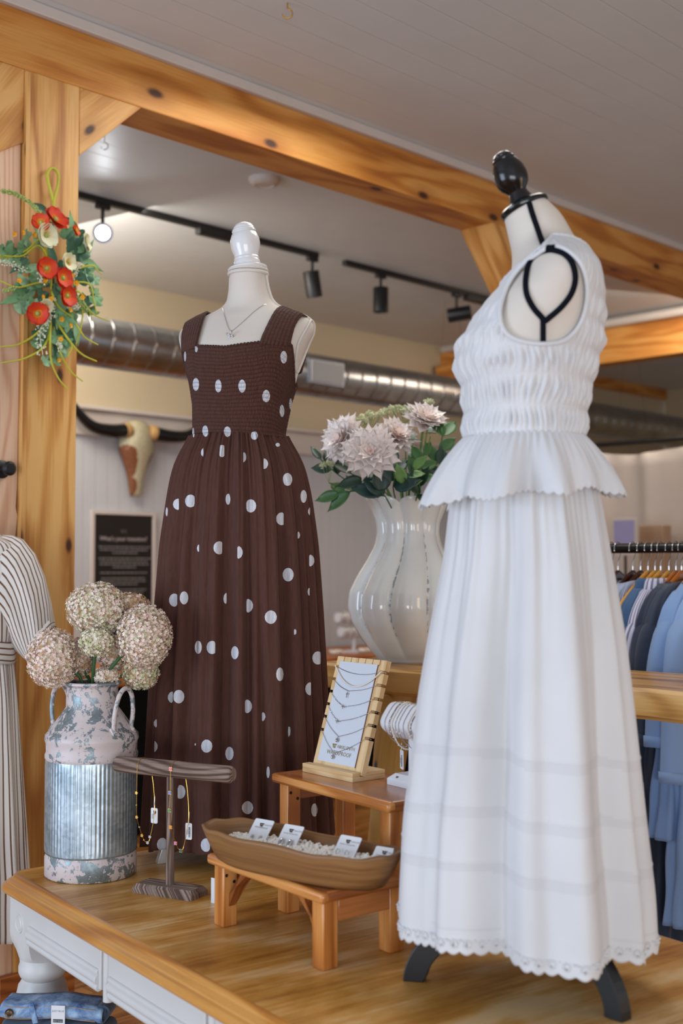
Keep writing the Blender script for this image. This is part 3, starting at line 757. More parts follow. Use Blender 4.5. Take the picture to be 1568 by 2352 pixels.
def leg_prof(): return [(0.0, 0.0), (0.03, 0.0), (0.034, 0.02), (0.028, 0.05), (0.03, 0.08), (0.048, 0.17), (0.054, 0.25), (0.050, 0.31), (0.040, 0.345), (0.034, 0.36), (0.043, 0.366), (0.046, 0.375), (0.043, 0.385), (0.034, 0.392), (0.038, 0.405), (0.052, 0.42), (0.0565, 0.445), (0.0565, 0.465), (0.052, 0.49), (0.043, 0.505), (0.049, 0.513), (0.052, 0.522), (0.052, 0.535), (0.049, 0.545), (0.050, 0.56), (0.0, 0.565)]
for (s, t) in ((ins + lw / 2, ins + lw / 2), (TW - ins - lw / 2, ins + lw / 2), (ins + lw / 2, TL - ins - lw / 2), (TW - ins - lw / 2, TL - ins - lw / 2)):
    m = MB(); m.lathe([(r * 1.12, z) for r, z in leg_prof()], tb(s, t, 0), Z, 40)
    # square block with rounded lower corners
    c = tb(s, t, 0.64); h = lw / 2; n = 40; rows = []
    for z, k in ((0.556, 0.0), (0.562, 0.25), (0.572, 0.5), (0.588, 0.8), (0.602, 0.97), (0.612, 1.0), (0.7149, 1.0)):
        row = []
        for q in range(n):
            a = 2 * math.pi * q / n + math.pi / 4; x, y = math.cos(a), math.sin(a); mx_ = max(abs(x), abs(y))
            sq = h / mx_; rr = 0.056 + (sq - 0.056) * k; row.append(tb(s, t, z) + (TU * x + TV * y) * rr)
        rows.append(row)
    m.grid(rows, True, capa=True, capb=True)
    lg = m.build('leg', M['white_paint'], tab_e, angle=28)
    if s < 0.5 and t < 0.5:
        for ax, ay in ((-TU, TV), (-TV, TU)):
            m = MB(); m.lathe([(0.0, 0.0032), (0.014, 0.0035), (0.017, 0.001), (0.019, 0.003), (0.022, 0.003), (0.0235, 0.0)], tb(s, t, 0.645) + ax * h, ax, 28, caps=False); m.build('rosette', M['white_paint'], lg)
# aprons: near-left long side (s = const), and the short end (t = const)
def apron(p0, p1, inward, drawers, name):
    d = (p1 - p0).normalized(); L = (p1 - p0).length
    m = MB(); m.box((p0 + p1) / 2 + Z * 0.66 + inward * 0.012, (L, 0.02, 0.108), (d, inward, Z)); ap = m.build(name, M['white_paint'], tab_e, bevel=0.001)
    w = (L - 0.03 * (drawers - 1)) / drawers
    for k in range(drawers):
        c0 = p0 + d * (k * (w + 0.03) + w / 2) - inward * 0.008
        m = MB(); m.box(c0 + Z * 0.665, (w - 0.006, 0.016, 0.096), (d, inward, Z))
        for j, (zz, hh_, pr) in enumerate(((0.652, 0.014, 0.010), (0.637, 0.016, 0.016), (0.620, 0.018, 0.012))):
            m.tube([c0 - d * (w / 2 - 0.012) + Z * zz - inward * 0.007, c0 + d * (w / 2 - 0.012) + Z * zz - inward * 0.007], pr * 0.75, 12)
        m.build('drawer_front', M['white_paint'], tab_e, bevel=0.0015)
    for k in range(drawers - 1):
        c0 = p0 + d * ((k + 1) * w + k * 0.03 + 0.015) - inward * 0.006
        m = MB(); m.tube([c0 + Z * 0.598, c0 + Z * 0.71], 0.012, 16); m.build('divider', M['white_paint'], tab_e)
apron(tb(ins + 0.012, ins + lw), tb(ins + 0.012, TL - ins - lw), TU, 4, 'side_apron')
apron(tb(TW - ins - 0.012, ins + lw), tb(TW - ins - 0.012, TL - ins - lw), -TU, 2, 'side_apron')
apron(tb(ins + lw, ins + 0.012), tb(TW - ins - lw, ins + 0.012), TV, 1, 'end_apron')
apron(tb(ins + lw, TL - ins - 0.012), tb(TW - ins - lw, TL - ins - 0.012), -TV, 1, 'end_apron')

# ================================================================ MILK CAN
t = NT('chipped_white_paint'); ob = t.coords('Object')
n1 = t.noise(ob, 24, 8, 0.72, 0.4); n2 = t.noise(ob, 90, 4, 0.6); n3 = t.noise(ob, 5, 2)
f = t.math('ADD', n1, t.math('ADD', t.math('MULTIPLY', t.math('SUBTRACT', n2, 0.5), 0.42), t.math('MULTIPLY', t.math('SUBTRACT', n3, 0.5), 0.22)))
msk = t.ramp(f, [(0.530, (0, 0, 0, 1)), (0.545, (1, 1, 1, 1))])
met = t.ramp(n2, [(0.3, rgb(108, 122, 124)), (0.7, rgb(150, 164, 170))])
t.base(t.mix(msk, rgb(204, 192, 190), met)); t.lk(t.math('MULTIPLY', msk, 0.55), t.b.inputs['Metallic']); t.bump(t.math('SUBTRACT', 1.0, msk), 0.4, 0.0008)
M['can_paint'] = t.props(0.45, 0.0, 0.5); t.lk(t.math('MULTIPLY', msk, 0.55), t.b.inputs['Metallic'])
t = NT('galvanized_steel'); ob = t.coords('Object')
vo = t.add('ShaderNodeTexVoronoi', i_Scale=105.0); t.lk(ob, vo.inputs['Vector']); n1 = t.noise(ob, 12, 4); n2 = t.noise(ob, 45, 5, 0.7)
sepc = t.add('ShaderNodeSeparateColor'); t.lk(vo.outputs['Color'], sepc.inputs[0])
f = t.math('ADD', t.math('MULTIPLY', sepc.outputs[0], 0.18), t.math('MULTIPLY', n1, 0.85))
met = t.ramp(f, [(0.3, rgb(130, 146, 154)), (0.7, rgb(190, 204, 212))])
spk = t.ramp(n2, [(0.665, (0, 0, 0, 1)), (0.68, (1, 1, 1, 1))])
t.base(t.mix(spk, met, rgb(206, 192, 190))); t.lk(t.math('MULTIPLY', t.math('SUBTRACT', 1.0, spk), 0.75), t.b.inputs['Metallic'])
M['galv'] = t.props(0.38, 0.7); t.lk(t.math('MULTIPLY', t.math('SUBTRACT', 1.0, spk), 0.75), t.b.inputs['Metallic'])
cb = atz(210, 2033, TZ); CC = Vector((cb.x, cb.y + 0.112, TZ)); CC.x = at(210, 1800, CC.y).x
CR = 0.112
can = empty('milk_can', CC, 'tall distressed galvanized milk can vase with chipped white paint, two handles', 'vase')
def hz(py, Y): return at(210, py, Y).z - TZ
h_rim = hz(1567, CC.y); h_neck = hz(1634, CC.y); h_sh = hz(1688, CC.y - 0.03); h_c1 = hz(1757, CC.y - CR); h_c0 = hz(1974, CC.y - CR)
m = MB(); n = 180
def cg(tt, z): return 1 + 0.012 * math.cos(tt * 60)
m.lathe([(0.0, 0.001), (CR - 0.003, 0.001), (CR, 0.004), (CR, h_c0 - 0.014), (CR - 0.002, h_c0 - 0.008), (CR - 0.002, h_c0 - 0.004)], CC, Z, n, 0, caps=False)
m.lathe([(CR - 0.002, h_c0 - 0.004), (CR + 0.001, h_c0)], CC, Z, n, 1, caps=False)
zz = np.linspace(h_c0, h_c1, 12)
def cg2(tt, z):
    e_ = min(1.0, (z - h_c0) / 0.012, (h_c1 - z) / 0.012); return 1 + 0.016 * max(0, e_) * (abs(math.cos(tt * 34)) ** 0.7 - 0.5)
zz = [h_c0, h_c0 + 0.004, h_c0 + 0.012] + list(np.linspace(h_c0 + 0.02, h_c1 - 0.02, 6)) + [h_c1 - 0.012, h_c1 - 0.004, h_c1]
n2_ = 340
m.lathe([(CR, z) for z in zz], CC, Z, n2_, 1, fn=cg2, caps=False)
m.lathe([(CR, h_c1), (CR + 0.002, h_c1 + 0.004), (CR + 0.002, h_c1 + 0.012), (CR - 0.001, h_c1 + 0.018), (CR, h_sh - 0.02), (CR + 0.003, h_sh - 0.012), (CR + 0.002, h_sh), (CR - 0.006, h_sh + 0.008), (0.070, h_neck + 0.004), (0.064, h_neck + 0.012), (0.0635, h_rim - 0.012), (0.066, h_rim - 0.006)], CC, Z, n, 0, caps=False)
m.build('can_body', [M['can_paint'], M['galv']], can, angle=50)
m = MB(); m.lathe([(0.064, h_rim - 0.01), (0.068, h_rim - 0.007), (0.0715, h_rim - 0.003), (0.0715, h_rim + 0.001), (0.068, h_rim + 0.003), (0.063, h_rim), (0.060, h_rim - 0.02), (0.060, h_rim - 0.12)], CC, Z, 80, caps=False); m.build('rim', M['can_paint'], can)
for az in (-27.0, 153.0):                    # handle azimuth (0 = +X), turned slightly toward the camera
    a = R(az); rd = Vector((math.cos(a), math.sin(a), 0)); tg = Vector((-math.sin(a), math.cos(a), 0))
    zf = h_sh + 0.012; pts = bez([CC + rd * 0.093 - tg * 0.034 + Z * zf, CC + rd * 0.098 - tg * 0.036 + Z * (zf + 0.045), CC + rd * 0.102 - tg * 0.024 + Z * (zf + 0.088), CC + rd * 0.103 + Z * (zf + 0.104), CC + rd * 0.102 + tg * 0.024 + Z * (zf + 0.088), CC + rd * 0.098 + tg * 0.036 + Z * (zf + 0.045), CC + rd * 0.093 + tg * 0.034 + Z * zf], 36)
    m = MB(); m.tube(pts, 0.0058, 12); hd = m.build('handle', M['can_paint'], can)
    for s_ in (-1, 1):
        m = MB(); c_ = CC + rd * 0.094 + tg * 0.034 * s_ + Z * zf; m.ball(c_ + rd * 0.004, 0.0065, 12); m.box(c_ + rd * 0.001, (0.006, 0.02, 0.022), (rd + Z * 0.6, tg, (Z - rd * 0.6).normalized())); m.build('rivet', M['can_paint'], hd, bevel=0.001)

# allium flowers
def floret_mat(name, c0, c1):
    t = NT(name); ob = t.coords('Object'); n_ = t.noise(ob, 38, 3); t.base(t.ramp(n_, [(0.35, c0), (0.65, c1)]))
    return t.props(0.7, 0, 0.2, Subsurface_Weight=0.0)
FM = [floret_mat('blush_floret', rgb(236, 208, 194), rgb(246, 228, 220)), floret_mat('cream_floret', rgb(238, 226, 202), rgb(248, 240, 228)), floret_mat('green_floret', rgb(190, 196, 146), rgb(218, 216, 180)), floret_mat('tan_floret', rgb(196, 150, 112), rgb(220, 186, 152))]
M['stem_green'] = plain('flower_stem_green', rgb(52, 92, 48), 0.6, var=0.2, scale=30)
M['core'] = plain('flower_core_olive', rgb(222, 202, 176), 0.9, var=0.3, scale=40)
def allium_mesh(name, n, r, sx, weights, seed):
    rnd = random.Random(seed); m = MB(); m.ball((0, 0, 0), r * 0.84, 14, 4, sx)
    ga = math.pi * (3 - math.sqrt(5))
    for i in range(n):
        y = 1 - 2 * (i + 0.5) / n; ra = math.sqrt(1 - y * y); th = ga * i + rnd.uniform(-.15, .15)
        d = Vector((ra * math.cos(th), ra * math.sin(th), y + rnd.uniform(-.05, .05))).normalized()
        k = r * rnd.uniform(0.84, 1.10); c = Vector((d.x * sx[0], d.y * sx[1], d.z * sx[2])) * k
        mi = rnd.choices((0, 1, 2, 3), weights)[0]
        x = d.orthogonal().normalized(); y_ = d.cross(x); ph = rnd.uniform(0, 6); s_ = rnd.uniform(0.0034, 0.0052)
        q = d + Vector((rnd.uniform(-.4, .4), rnd.uniform(-.4, .4), rnd.uniform(-.4, .4))); q.normalize()
        x = q.orthogonal().normalized(); y_ = q.cross(x)
        m.tube([c * 0.82, c], 0.0005, 3, 4, caps=False)
        for p in range(5):
            a = ph + p * 2 * math.pi / 5; e1 = x * math.cos(a) + y_ * math.sin(a); e2 = x * math.cos(a + 1.57) + y_ * math.sin(a + 1.57)
            m.add([c, c + e1 * s_ * 0.6 + e2 * s_ * 0.34 + q * s_ * 0.25, c + e1 * s_ * 1.15 + q * s_ * 0.5, c + e1 * s_ * 0.6 - e2 * s_ * 0.34 + q * s_ * 0.25], [(0, 1, 2, 3)], mi)
    vs = m
    return vs
rimz = TZ + h_rim
al = [  # px, py, dY, r px, squash, weights, seed, label
 (222, 1398, 0.00, 64, (1.0, 1.0, 0.88), (3, 5, 2, 1), 1, 'large cream allium head, tallest one in the milk can'),
 (331, 1462, -0.03, 62, (0.95, 1.0, 1.12), (6, 3, 1, 1), 2, 'large oval blush allium leaning right over the brown dress'),
 (122, 1512, -0.03, 57, (0.98, 1.0, 1.12), (7, 2, 0.6, 1), 3, 'large pink allium drooping out at the left of the milk can'),
 (222, 1474, -0.055, 36, (1.05, 1.0, 0.85), (1, 5, 6, 0.5), 4, 'small pale green allium at the front centre of the bunch'),
 (299, 1392, 0.06, 38, (1.1, 1.0, 0.75), (2, 1, 1, 5), 5, 'tan allium peeping out behind the two tall heads'),
 (184, 1512, 0.03, 36, (0.9, 1.0, 1.2), (4, 1, 0.5, 5), 6, 'dusky tan allium tucked behind the small pale green one'),
 (258, 1500, 0.03, 34, (0.8, 1.0, 1.3), (4, 2, 0.5, 4), 7, 'tan allium between the stems, right of the small green one'),
 (322, 1545, 0.02, 38, (1.05, 1.0, 0.95), (2, 2, 6, 3), 8, 'greenish shaded allium under the big right-hand head'),
 (243, 1553, -0.01, 26, (1.1, 1.0, 0.7), (4, 3, 1, 1), 9, 'short blush allium just above the can rim'),
]
for k, (px, py, dY, rp, sx, wts, sd_, lab) in enumerate(al):
    c = at(px, py, CC.y + dY); r = rp * c.y / F
    n_ = int(1900 * (rp / 60) ** 2) + 60
    neck = CC + Vector(((c.x - CC.x) * 0.18, (c.y - CC.y) * 0.3, h_rim - 0.03)); foot = CC + Vector(((c.x - CC.x) * -0.1, dY * -0.3, 0.14))
    e = empty('allium_flower', neck, lab, 'flower', 'allium flowers in the milk can')
    mid = neck.lerp(c, 0.55) + Vector(((c.x - CC.x) * -0.10, 0, 0.012 if abs(c.x - CC.x) > 0.06 else 0.0))
    m = MB(); m.tube(bez([foot, neck, mid, c], 22), 0.0042, 8); m.build('stem', M['stem_green'], e)
    m = allium_mesh('x', n_, r, sx, wts, sd_); m.v = [(a + c.x, b + c.y, d + c.z) for a, b, d in m.v]
    m.build('flower_head', FM + [M['core']], e, angle=None, smooth=False)

# ================================================================ T-BAR STAND AND BRACELETS
bc = atz(390, 2052, TZ)
bd = Vector((0.888, -0.46, 0)).normalized(); bn = Vector((0.46, 0.888, 0)).normalized()
stand = empty('bracelet_stand', bc, 'grey driftwood T-bar jewelry stand in front of the milk can', 'jewelry stand')
m = MB(); rows = []
for z, hx, hy in ((0.0, 0.083, 0.034), (0.012, 0.083, 0.034), (0.021, 0.076, 0.026)):
    rows.append([bc + bd * sx * hx + bn * sy * hy + Z * z for sx, sy in ((-1, -1), (1, -1), (1, 1), (-1, 1))])
m.grid(rows, True, uvs=lambda i, j: (j * 0.11, i * 0.014 + j * 0.3)); m.add(rows[2], [(0, 1, 2, 3)], 0, [[(0, 0), (0.16, 0), (0.16, 0.06), (0, 0.06)]]); m.add(rows[0], [(3, 2, 1, 0)], 0)
m.build('base', M['driftwood'], stand, bevel=0.0015, smooth=False)
barz = at(390, 1766, bc.y).z
m = MB(); m.tube([bc + Z * 0.02, bc + Z * (barz - TZ)], [0.0098, 0.0088], 18); m.build('upright', M['driftwood'], stand)
BL_ = at(266, 1753, bc.y + 0.07); BR_ = at(537, 1779, bc.y - 0.075)
hb = (BR_ - BL_).length / 2; bcen = Vector((bc.x, bc.y, barz)); bcen += bd * ((BL_ + BR_) / 2 - bcen).dot(bd)
bar_o = bcen; e0 = bcen - bd * hb; e1 = bcen + bd * hb
m = MB(); k = 12
pts = [e0, e0 + bd * 0.003, e0 + bd * 0.008] + [e0.lerp(e1, t) for t in np.linspace(0.06, 0.94, 10)] + [e1 - bd * 0.008, e1 - bd * 0.003, e1]
m.tube(pts, [0.0155, 0.0185, 0.0195] + [0.0198] * 10 + [0.0195, 0.0185, 0.015], 36); m.build('crossbar', M['driftwood'], stand)
M['tag_card'] = M['white_card']
def mark(mb, o, xd, yd, s):                 # the two-piece angular brand mark
    o = Vector(o); P = lambda x, y: o + xd * x * s + yd * y * s
    mb.add([P(-0.95, 0.5), P(-0.25, 0.5), P(-0.25, -0.1), P(-0.42, -0.6)], [(0, 1, 2, 3)])
    mb.add([P(-0.15, 0.5), P(0.95, 0.5), P(0.62, 0.02), P(-0.15, 0.02)], [(3, 2, 1, 0)])
    mb.add([P(-0.12, -0.1), P(0.72, -0.1), P(0.5, -0.62), P(-0.12, -0.62), P(-0.3, -0.4)], [(4, 3, 2, 1, 0)])
def barcode(mb, o, xd, yd, w, h, n=22, seed=0):
    rnd = random.Random(seed); x = 0
    while x < 1:
        b = rnd.uniform(0.015, 0.06)
        if x + b > 1: break
        p = [o + xd * w * x, o + xd * w * (x + b), o + xd * w * (x + b) + yd * h, o + xd * w * x + yd * h]; mb.add(p, [(0, 1, 2, 3)]); x += b + rnd.uniform(0.02, 0.05)
def price_tag(parent, top, xd, nd, w, h, L, kind, seed=0):   # xd right, nd toward the viewer
    yd = Z; c = top - Z * L
    m = MB(); P = []
    for cx_, cy_, a0 in ((w / 2 - 0.003, -0.003, 0), (-w / 2 + 0.003, -0.003, 90), (-w / 2 + 0.003, -h + 0.003, 180), (w / 2 - 0.003, -h + 0.003, 270)):
        for q in (0, 45, 90): a = R(a0 + q); P.append(c + xd * (cx_ + 0.003 * math.cos(a)) + yd * (cy_ + 0.003 * math.sin(a)))
    m.prism(P, -nd * 0.0012); tg_ = m.build('price_tag', M['tag_card'], parent, smooth=False)
    m = MB(); m.tube([top, c - Z * 0.006 + nd * 0.001], 0.0006, 5); m.tube([top + xd * 0.002, c - Z * 0.006 + xd * 0.001 + nd * 0.001], 0.0005, 5); m.build('string', M['white_card'], tg_)
    m = MB(); f = c + nd * 0.0015
    if kind == 'logo': mark(m, f - Z * h * 0.28 + xd * w * 0.1, yd, -xd, 0.006); m.build('logo', M['print_brown'], tg_, smooth=False)
    else:
        barcode(m, f - Z * (h * 0.85) + xd * w * 0.02, yd, xd, h * 0.62, w * 0.28, seed=seed)
        m.build('barcode', M['print_black'], tg_, smooth=False)
    m = MB()
    for k in range(3): p = f - xd * w * (0.1 + 0.1 * k); m.box(p - Z * h * 0.55, (0.0006, 0.0002, h * 0.3), (xd, nd, Z))
    m.build('small_print', M['print_grey'], tg_, smooth=False)
    return tg_
def flower_charm(mb, c, xd, yd, nd, r, k=4, mi=0, th=0.0016):
    n = 40; P = []
    for i in range(n):
        a = 2 * math.pi * i / n; rr = r * (0.62 + 0.38 * abs(math.cos(a * k / 2))); P.append(c + xd * rr * math.cos(a) + yd * rr * math.sin(a) + nd * th / 2)
    mb.prism(P, -nd * th, mi)
def loop_bracelet(frac, swing, charms, lab, bottom_px, tagspec, radius=0.0007):
    c = e0.lerp(e1, frac); nd = -bn
    ra = 0.0208
    top = [c + bn * ra * math.cos(a) + Z * ra * math.sin(a) for a in np.linspace(0, math.pi, 14)]
    zb_ = at(bottom_px[0], bottom_px[1], c.y).z
    fr = top[-1]; bk = top[0]
    xo = bd * swing
    botc = Vector((c.x, c.y, zb_)) + xo * 0.5
    left = bez([fr, fr + nd * 0.001 - Z * 0.05 - bd * 0.0005, fr - Z * (fr.z - zb_) * 0.65 - bd * 0.0, botc + nd * 0.004 - bd * 0.006 + Z * 0.012, botc], 24)
    right = bez([botc, botc + bd * 0.010 + Z * 0.008, bk + xo * 0.9 - Z * (bk.z - zb_) * 0.6, bk + xo * 0.6 - Z * 0.03, bk], 24)
    e = empty('bracelet', botc, lab, 'bracelet')
    m = MB(); m.tube(top + left[1:] + right[1:-1], radius, 6, closed=True); m.build('chain', M['gold'], e)
    return e, left, right, nd
e, lf, rt, nd = loop_bracelet(0.235, 0.022, None, 'gold bracelet with tiny star charms, left one on the driftwood bar', (337, 1934), None)
for k in (6, 9, 12, 15, 18, 21):
    m = MB(); p = lf[min(k + 2, len(lf) - 2)]
    if k % 2 == 0: flower_charm(m, p + nd * 0.001, bd, Z, nd, 0.0042, 5)
    else: m.ball(p, 0.0022, 8)
    m.build('charm', M['gold'] if k != 15 else M['silver'], e)
for k in (4, 8): m = MB(); flower_charm(m, rt[k] + nd * 0.001, bd, Z, nd, 0.0042, 5); m.build('charm', M['silver'], e)
price_tag(e, rt[17], bd, nd, 0.019, 0.036, 0.028, 'logo')
e, lf, rt, nd = loop_bracelet(0.525, 0.024, None, 'gold bracelet with coloured clover charms, right one on the driftwood bar', (428, 1952), None)
ccol = [plain('pink_enamel', rgb(226, 96, 168), 0.3), plain('blue_enamel', rgb(92, 132, 210), 0.3), plain('green_enamel', rgb(30, 140, 84), 0.3), plain('orange_enamel', rgb(236, 140, 40), 0.3), plain('pink_enamel_pale', rgb(206, 110, 190), 0.3), plain('teal_enamel', rgb(20, 96, 96), 0.3)]
tops = [e0.lerp(e1, 0.525) + bn * -0.0195 + Z * 0.004] + [lf[i] for i in (7, 11, 15, 20)] + [rt[3]]
for p, cm in zip(tops, ccol):
    m = MB(); flower_charm(m, p + nd * 0.0016, (bd + Z).normalized(), (Z - bd).normalized(), nd, 0.0052, 4); ch = m.build('charm', M['gold'], e, smooth=False)
    m = MB(); flower_charm(m, p + nd * 0.0022, (bd + Z).normalized(), (Z - bd).normalized(), nd, 0.0041, 4); m.build('enamel', cm, ch, smooth=False)
price_tag(e, rt[15], bd, nd, 0.018, 0.038, 0.026, 'bar', 3)
# ================================================================ DRESS FORMS
def proj(p):                                 # world point -> pixel (used only while shaping)
    x, y, z = p[0], p[1], p[2] - CAMZ
    yc = y * math.cos(PIT) + z * math.sin(PIT); zc = -y * math.sin(PIT) + z * math.cos(PIT)
    return 784 + F * x / yc, 1176 - F * zc / yc
class Body:                                  # a closed loft of asymmetric ellipses
    def __init__(s, tab, origin, yaw, n=80, it=3):
        s.t = smooth_tab(tab, n, it); s.A = np.array(s.t); s.o = Vector(origin); s.c, s.s = math.cos(yaw), math.sin(yaw)
    def sec(s, z): return [float(np.interp(z, s.A[:, 0], s.A[:, i])) for i in range(1, s.A.shape[1])]
    def w(s, x, y, z): return Vector((s.o.x + x * s.c - y * s.s, s.o.y + x * s.s + y * s.c, z))
    def pt(s, th, z, off=0.0):               # th: 0 = +x side, 90 = front (-y)
        cx, cy, a, bf, bb, tl = s.sec(z); co, si = math.cos(th), math.sin(th)
        x = cx + (a + off) * co; y = cy - ((bf if si > 0 else bb) + off) * si
        return s.w(x, y, z + tl * (x - cx))
    def front(s, x, z, off=0.0, back=False):
        cx, cy, a, bf, bb, tl = s.sec(z); k = (x - cx) / (a + off); k = max(-1, min(1, k)); q = math.sqrt(1 - k * k)
        return s.w(x, cy + (bb + off) * q if back else cy - (bf + off) * q, z)
    def hit(s, px, py, off=0.0):             # pixel -> world point on the camera-facing side
        Y = s.o.y - 0.1
        for _ in range(40):
            p = at(px, py, Y); dx, dy = p.x - s.o.x, 0
            best = None
            for th in np.linspace(0, 2 * math.pi, 241):
                q = s.pt(th, p.z, off)
                if q.y > s.o.y + 0.08: continue
                d = abs(q.x - p.x)
                if best is None or d < best[0] - 1e-4 or (abs(d - best[0]) < 2e-3 and q.y < best[1]): best = (d, q.y, th)
            Y2 = best[1]
            if abs(Y2 - Y) < 2e-4: break
            Y = Y2
        return at(px, py, Y), best[2]
    def mesh(s, z0, z1, nz=60, nt=96, off=0.0, capb=True):
        m = MB(); rows = [[s.pt(2 * math.pi * k / nt, z, off) for k in range(nt)] for z in np.linspace(z0, z1, nz)]
        m.grid(rows, True, capa=True, capb=capb, flip=False); return m

# ---------------------------------------------------------------- left form (brown dress)
BY = 3.2; BO = Vector((at(560, 1100, BY).x, BY, TZ))
zf = lambda py: at(556, py, BY).z
bt = [(1080, .15, .12, .11, 0), (1000, .121, .096, .083, 0), (930, .130, .104, .09, 0), (880, .144, .122, .095, 0), (850, .152, .134, .098, 0), (820, .164, .130, .098, .004), (800, .174, .122, .096, .006), (770, .190, .098, .09, .014), (752, .190, .086, .082, .02), (738, .178, .076, .075, .024), (724, .150, .068, .07, .028), (712, .108, .06, .064, .034), (700, .078, .056, .058, .036), (684, .062, .053, .054, .036), (655, .0535, .050, .050, .030), (622, .050, .049, .049, .024)]
form = Body([(zf(py), -0.0145 * max(0.0, min(1.0, (py - 880) / 120)), cy, a, bf, bb, 0.0) for py, a, bf, bb, cy in bt], BO, R(-18), 90, 2)
fe = empty('dress_form', BO, 'cream linen dress form with white finial wearing the brown dotted dress', 'dress form', 'dress forms on the table')
m = form.mesh(zf(1002), zf(622), 70, 110); m.build('torso', M['linen'], fe, angle=None)
# trim cords
m = MB(); zn = zf(622); m.tube([form.pt(t, zn - 0.004, 0.002) for t in np.linspace(0, 2 * math.pi, 60)[:-1]], 0.0048, 8, closed=True)
m.tube([form.pt(t, zn + 0.006, 0.001) for t in np.linspace(0, 2 * math.pi, 60)[:-1]], 0.0045, 8, closed=True); m.build('neck_cord', M['cord_white'], fe)
def z_side(xx):
    for z in np.linspace(zf(622), zf(900), 300):
        if form.sec(z)[2] >= xx: return z
    return zf(770)
for sd_ in (1, -1):
    m = MB(); zt_, zb_ = zf(742), zf(862)
    pts = []
    for t in np.linspace(0, 2 * math.pi, 50)[:-1]:
        z = (zt_ + zb_) / 2 + (zt_ - zb_) / 2 * math.cos(t); w_ = 0.42 * math.sin(t) * (0.75 + 0.3 * math.cos(t))
        pts.append(form.pt((0 if sd_ > 0 else math.pi) + w_, z, 0.0028))
    m.tube(pts, 0.0036, 8, closed=True)
    m.tube([form.pt(0 if sd_ > 0 else math.pi, z, 0.002) for z in np.linspace(zb_, zf(960), 12)], 0.0034, 8)
    zs_ = [z for z in np.linspace(zf(630), zf(742), 40)]
    m.tube([form.pt(0 if sd_ > 0 else math.pi, z, 0.0022) for z in zs_], 0.0036, 8); m.build('shoulder_cord', M['cord_white'], fe)
ntop = form.w(0, form.sec(zn)[1], zn)
m = MB(); m.lathe([(0.0535, 0.006), (0.0535, 0.013), (0.05, 0.0155), (0.034, 0.016), (0.0335, 0.022), (0.036, 0.026), (0.0355, 0.031), (0.0335, 0.035), (0.035, 0.039), (0.0325, 0.043), (0.0335, 0.052), (0.0385, 0.066), (0.0405, 0.08), (0.0395, 0.094), (0.035, 0.106), (0.031, 0.111), (0.0335, 0.114), (0.0325, 0.1185), (0.029, 0.121), (0.0285, 0.125), (0.023, 0.133), (0.012, 0.139), (0, 0.1405)], ntop, Vector((-0.10, 0.02, 1)), 48)
m.build('finial', M['finial_white'], fe, angle=35)
m = MB(); m.tube([Vector((BO.x, BO.y, TZ + 0.11)), Vector((BO.x, BO.y, zf(1075)))], 0.016, 16); m.build('pole', M['finial_white'], fe)
fp = atz(360, 1983, TZ)
for k in range(3):
    d = Vector((fp.x - BO.x, fp.y - BO.y, 0)).normalized(); a = 2 * math.pi * k / 3; d = Vector((d.x * math.cos(a) - d.y * math.sin(a), d.x * math.sin(a) + d.y * math.cos(a), 0)); n_ = Vector((-d.y, d.x, 0)); o_ = Vector((BO.x, BO.y, TZ))
    out = [(0.012, 0.135), (0.06, 0.13), (0.12, 0.10), (0.17, 0.055), (0.195, 0.0), (0.225, 0.0), (0.205, 0.07), (0.15, 0.13), (0.08, 0.165), (0.012, 0.17)]
    m = MB(); m.prism([o_ + d * x * (0.235 / 0.225) + Z * z - n_ * 0.011 for x, z in out], n_ * 0.022); m.build('foot', M['finial_white'], fe, bevel=0.002, smooth=False)

# ---------------------------------------------------------------- brown dotted dress
FWp = 60 / 2.4
dots = []
def D(x, y, w, h, cut='', o=(330, 1000), s=2.4): dots.append((o[0] + x / s, o[1] + y / s, w / s, h / s, cut))
for a in ((322, 95, 14, 60, 'R'), (431, 87, 24, 66, 'B'), (556, 120, 18, 65, 'L'), (673, 157, 24, 62, 'L'), (792, 243, 52, 70, ''), (178, 380, 32, 62, 'R'), (254, 362, 52, 70, 'R'), (465, 352, 26, 62, 'E'), (592, 389, 55, 72, 'L'), (750, 460, 42, 70, 'R'), (880, 337, 34, 70, 'E'), (910, 420, 12, 60, 'R'), (128, 422, 12, 50, 'E'), (855, 550, 14, 54, 'L'), (300, 623, 12, 60, 'R'), (408, 620, 46, 72, 'R'), (531, 645, 28, 72, 'L'), (796, 768, 60, 74, ''), (925, 690, 28, 68, 'L'), (162, 908, 46, 72, 'R'), (222, 896, 46, 72, 'E'), (447, 900, 18, 72, 'R'), (584, 939, 38, 74, 'L'), (700, 1002, 66, 74, ''), (908, 862, 12, 66, 'R'), (835, 1083, 14, 50, 'L'), (301, 1168, 38, 72, 'E'), (370, 1169, 46, 72, 'R'), (503, 1198, 40, 72, 'E'), (952, 1227, 46, 72, 'R'), (750, 1317, 40, 74, 'E'), (905, 1397, 30, 72, 'R'), (146, 1444, 28, 66, 'R'), (193, 1440, 60, 74, ''), (577, 1494, 42, 74, 'L'), (662, 1550, 20, 60, 'L'), (802, 1632, 12, 66, 'E'), (64, 1588, 18, 56, 'R'), (68, 1715, 18, 70, 'L'), (284, 1704, 10, 36, 'R'), (347, 1713, 62, 72, ''), (473, 1754, 48, 74, 'E'), (686, 1857, 18, 66, 'E'), (208, 1965, 44, 76, 'L'), (572, 2052, 64, 72, ''), (98, 2255, 52, 74, 'R'), (340, 2258, 50, 74, 'R'), (940, 2065, 36, 72, 'E')): D(*a)
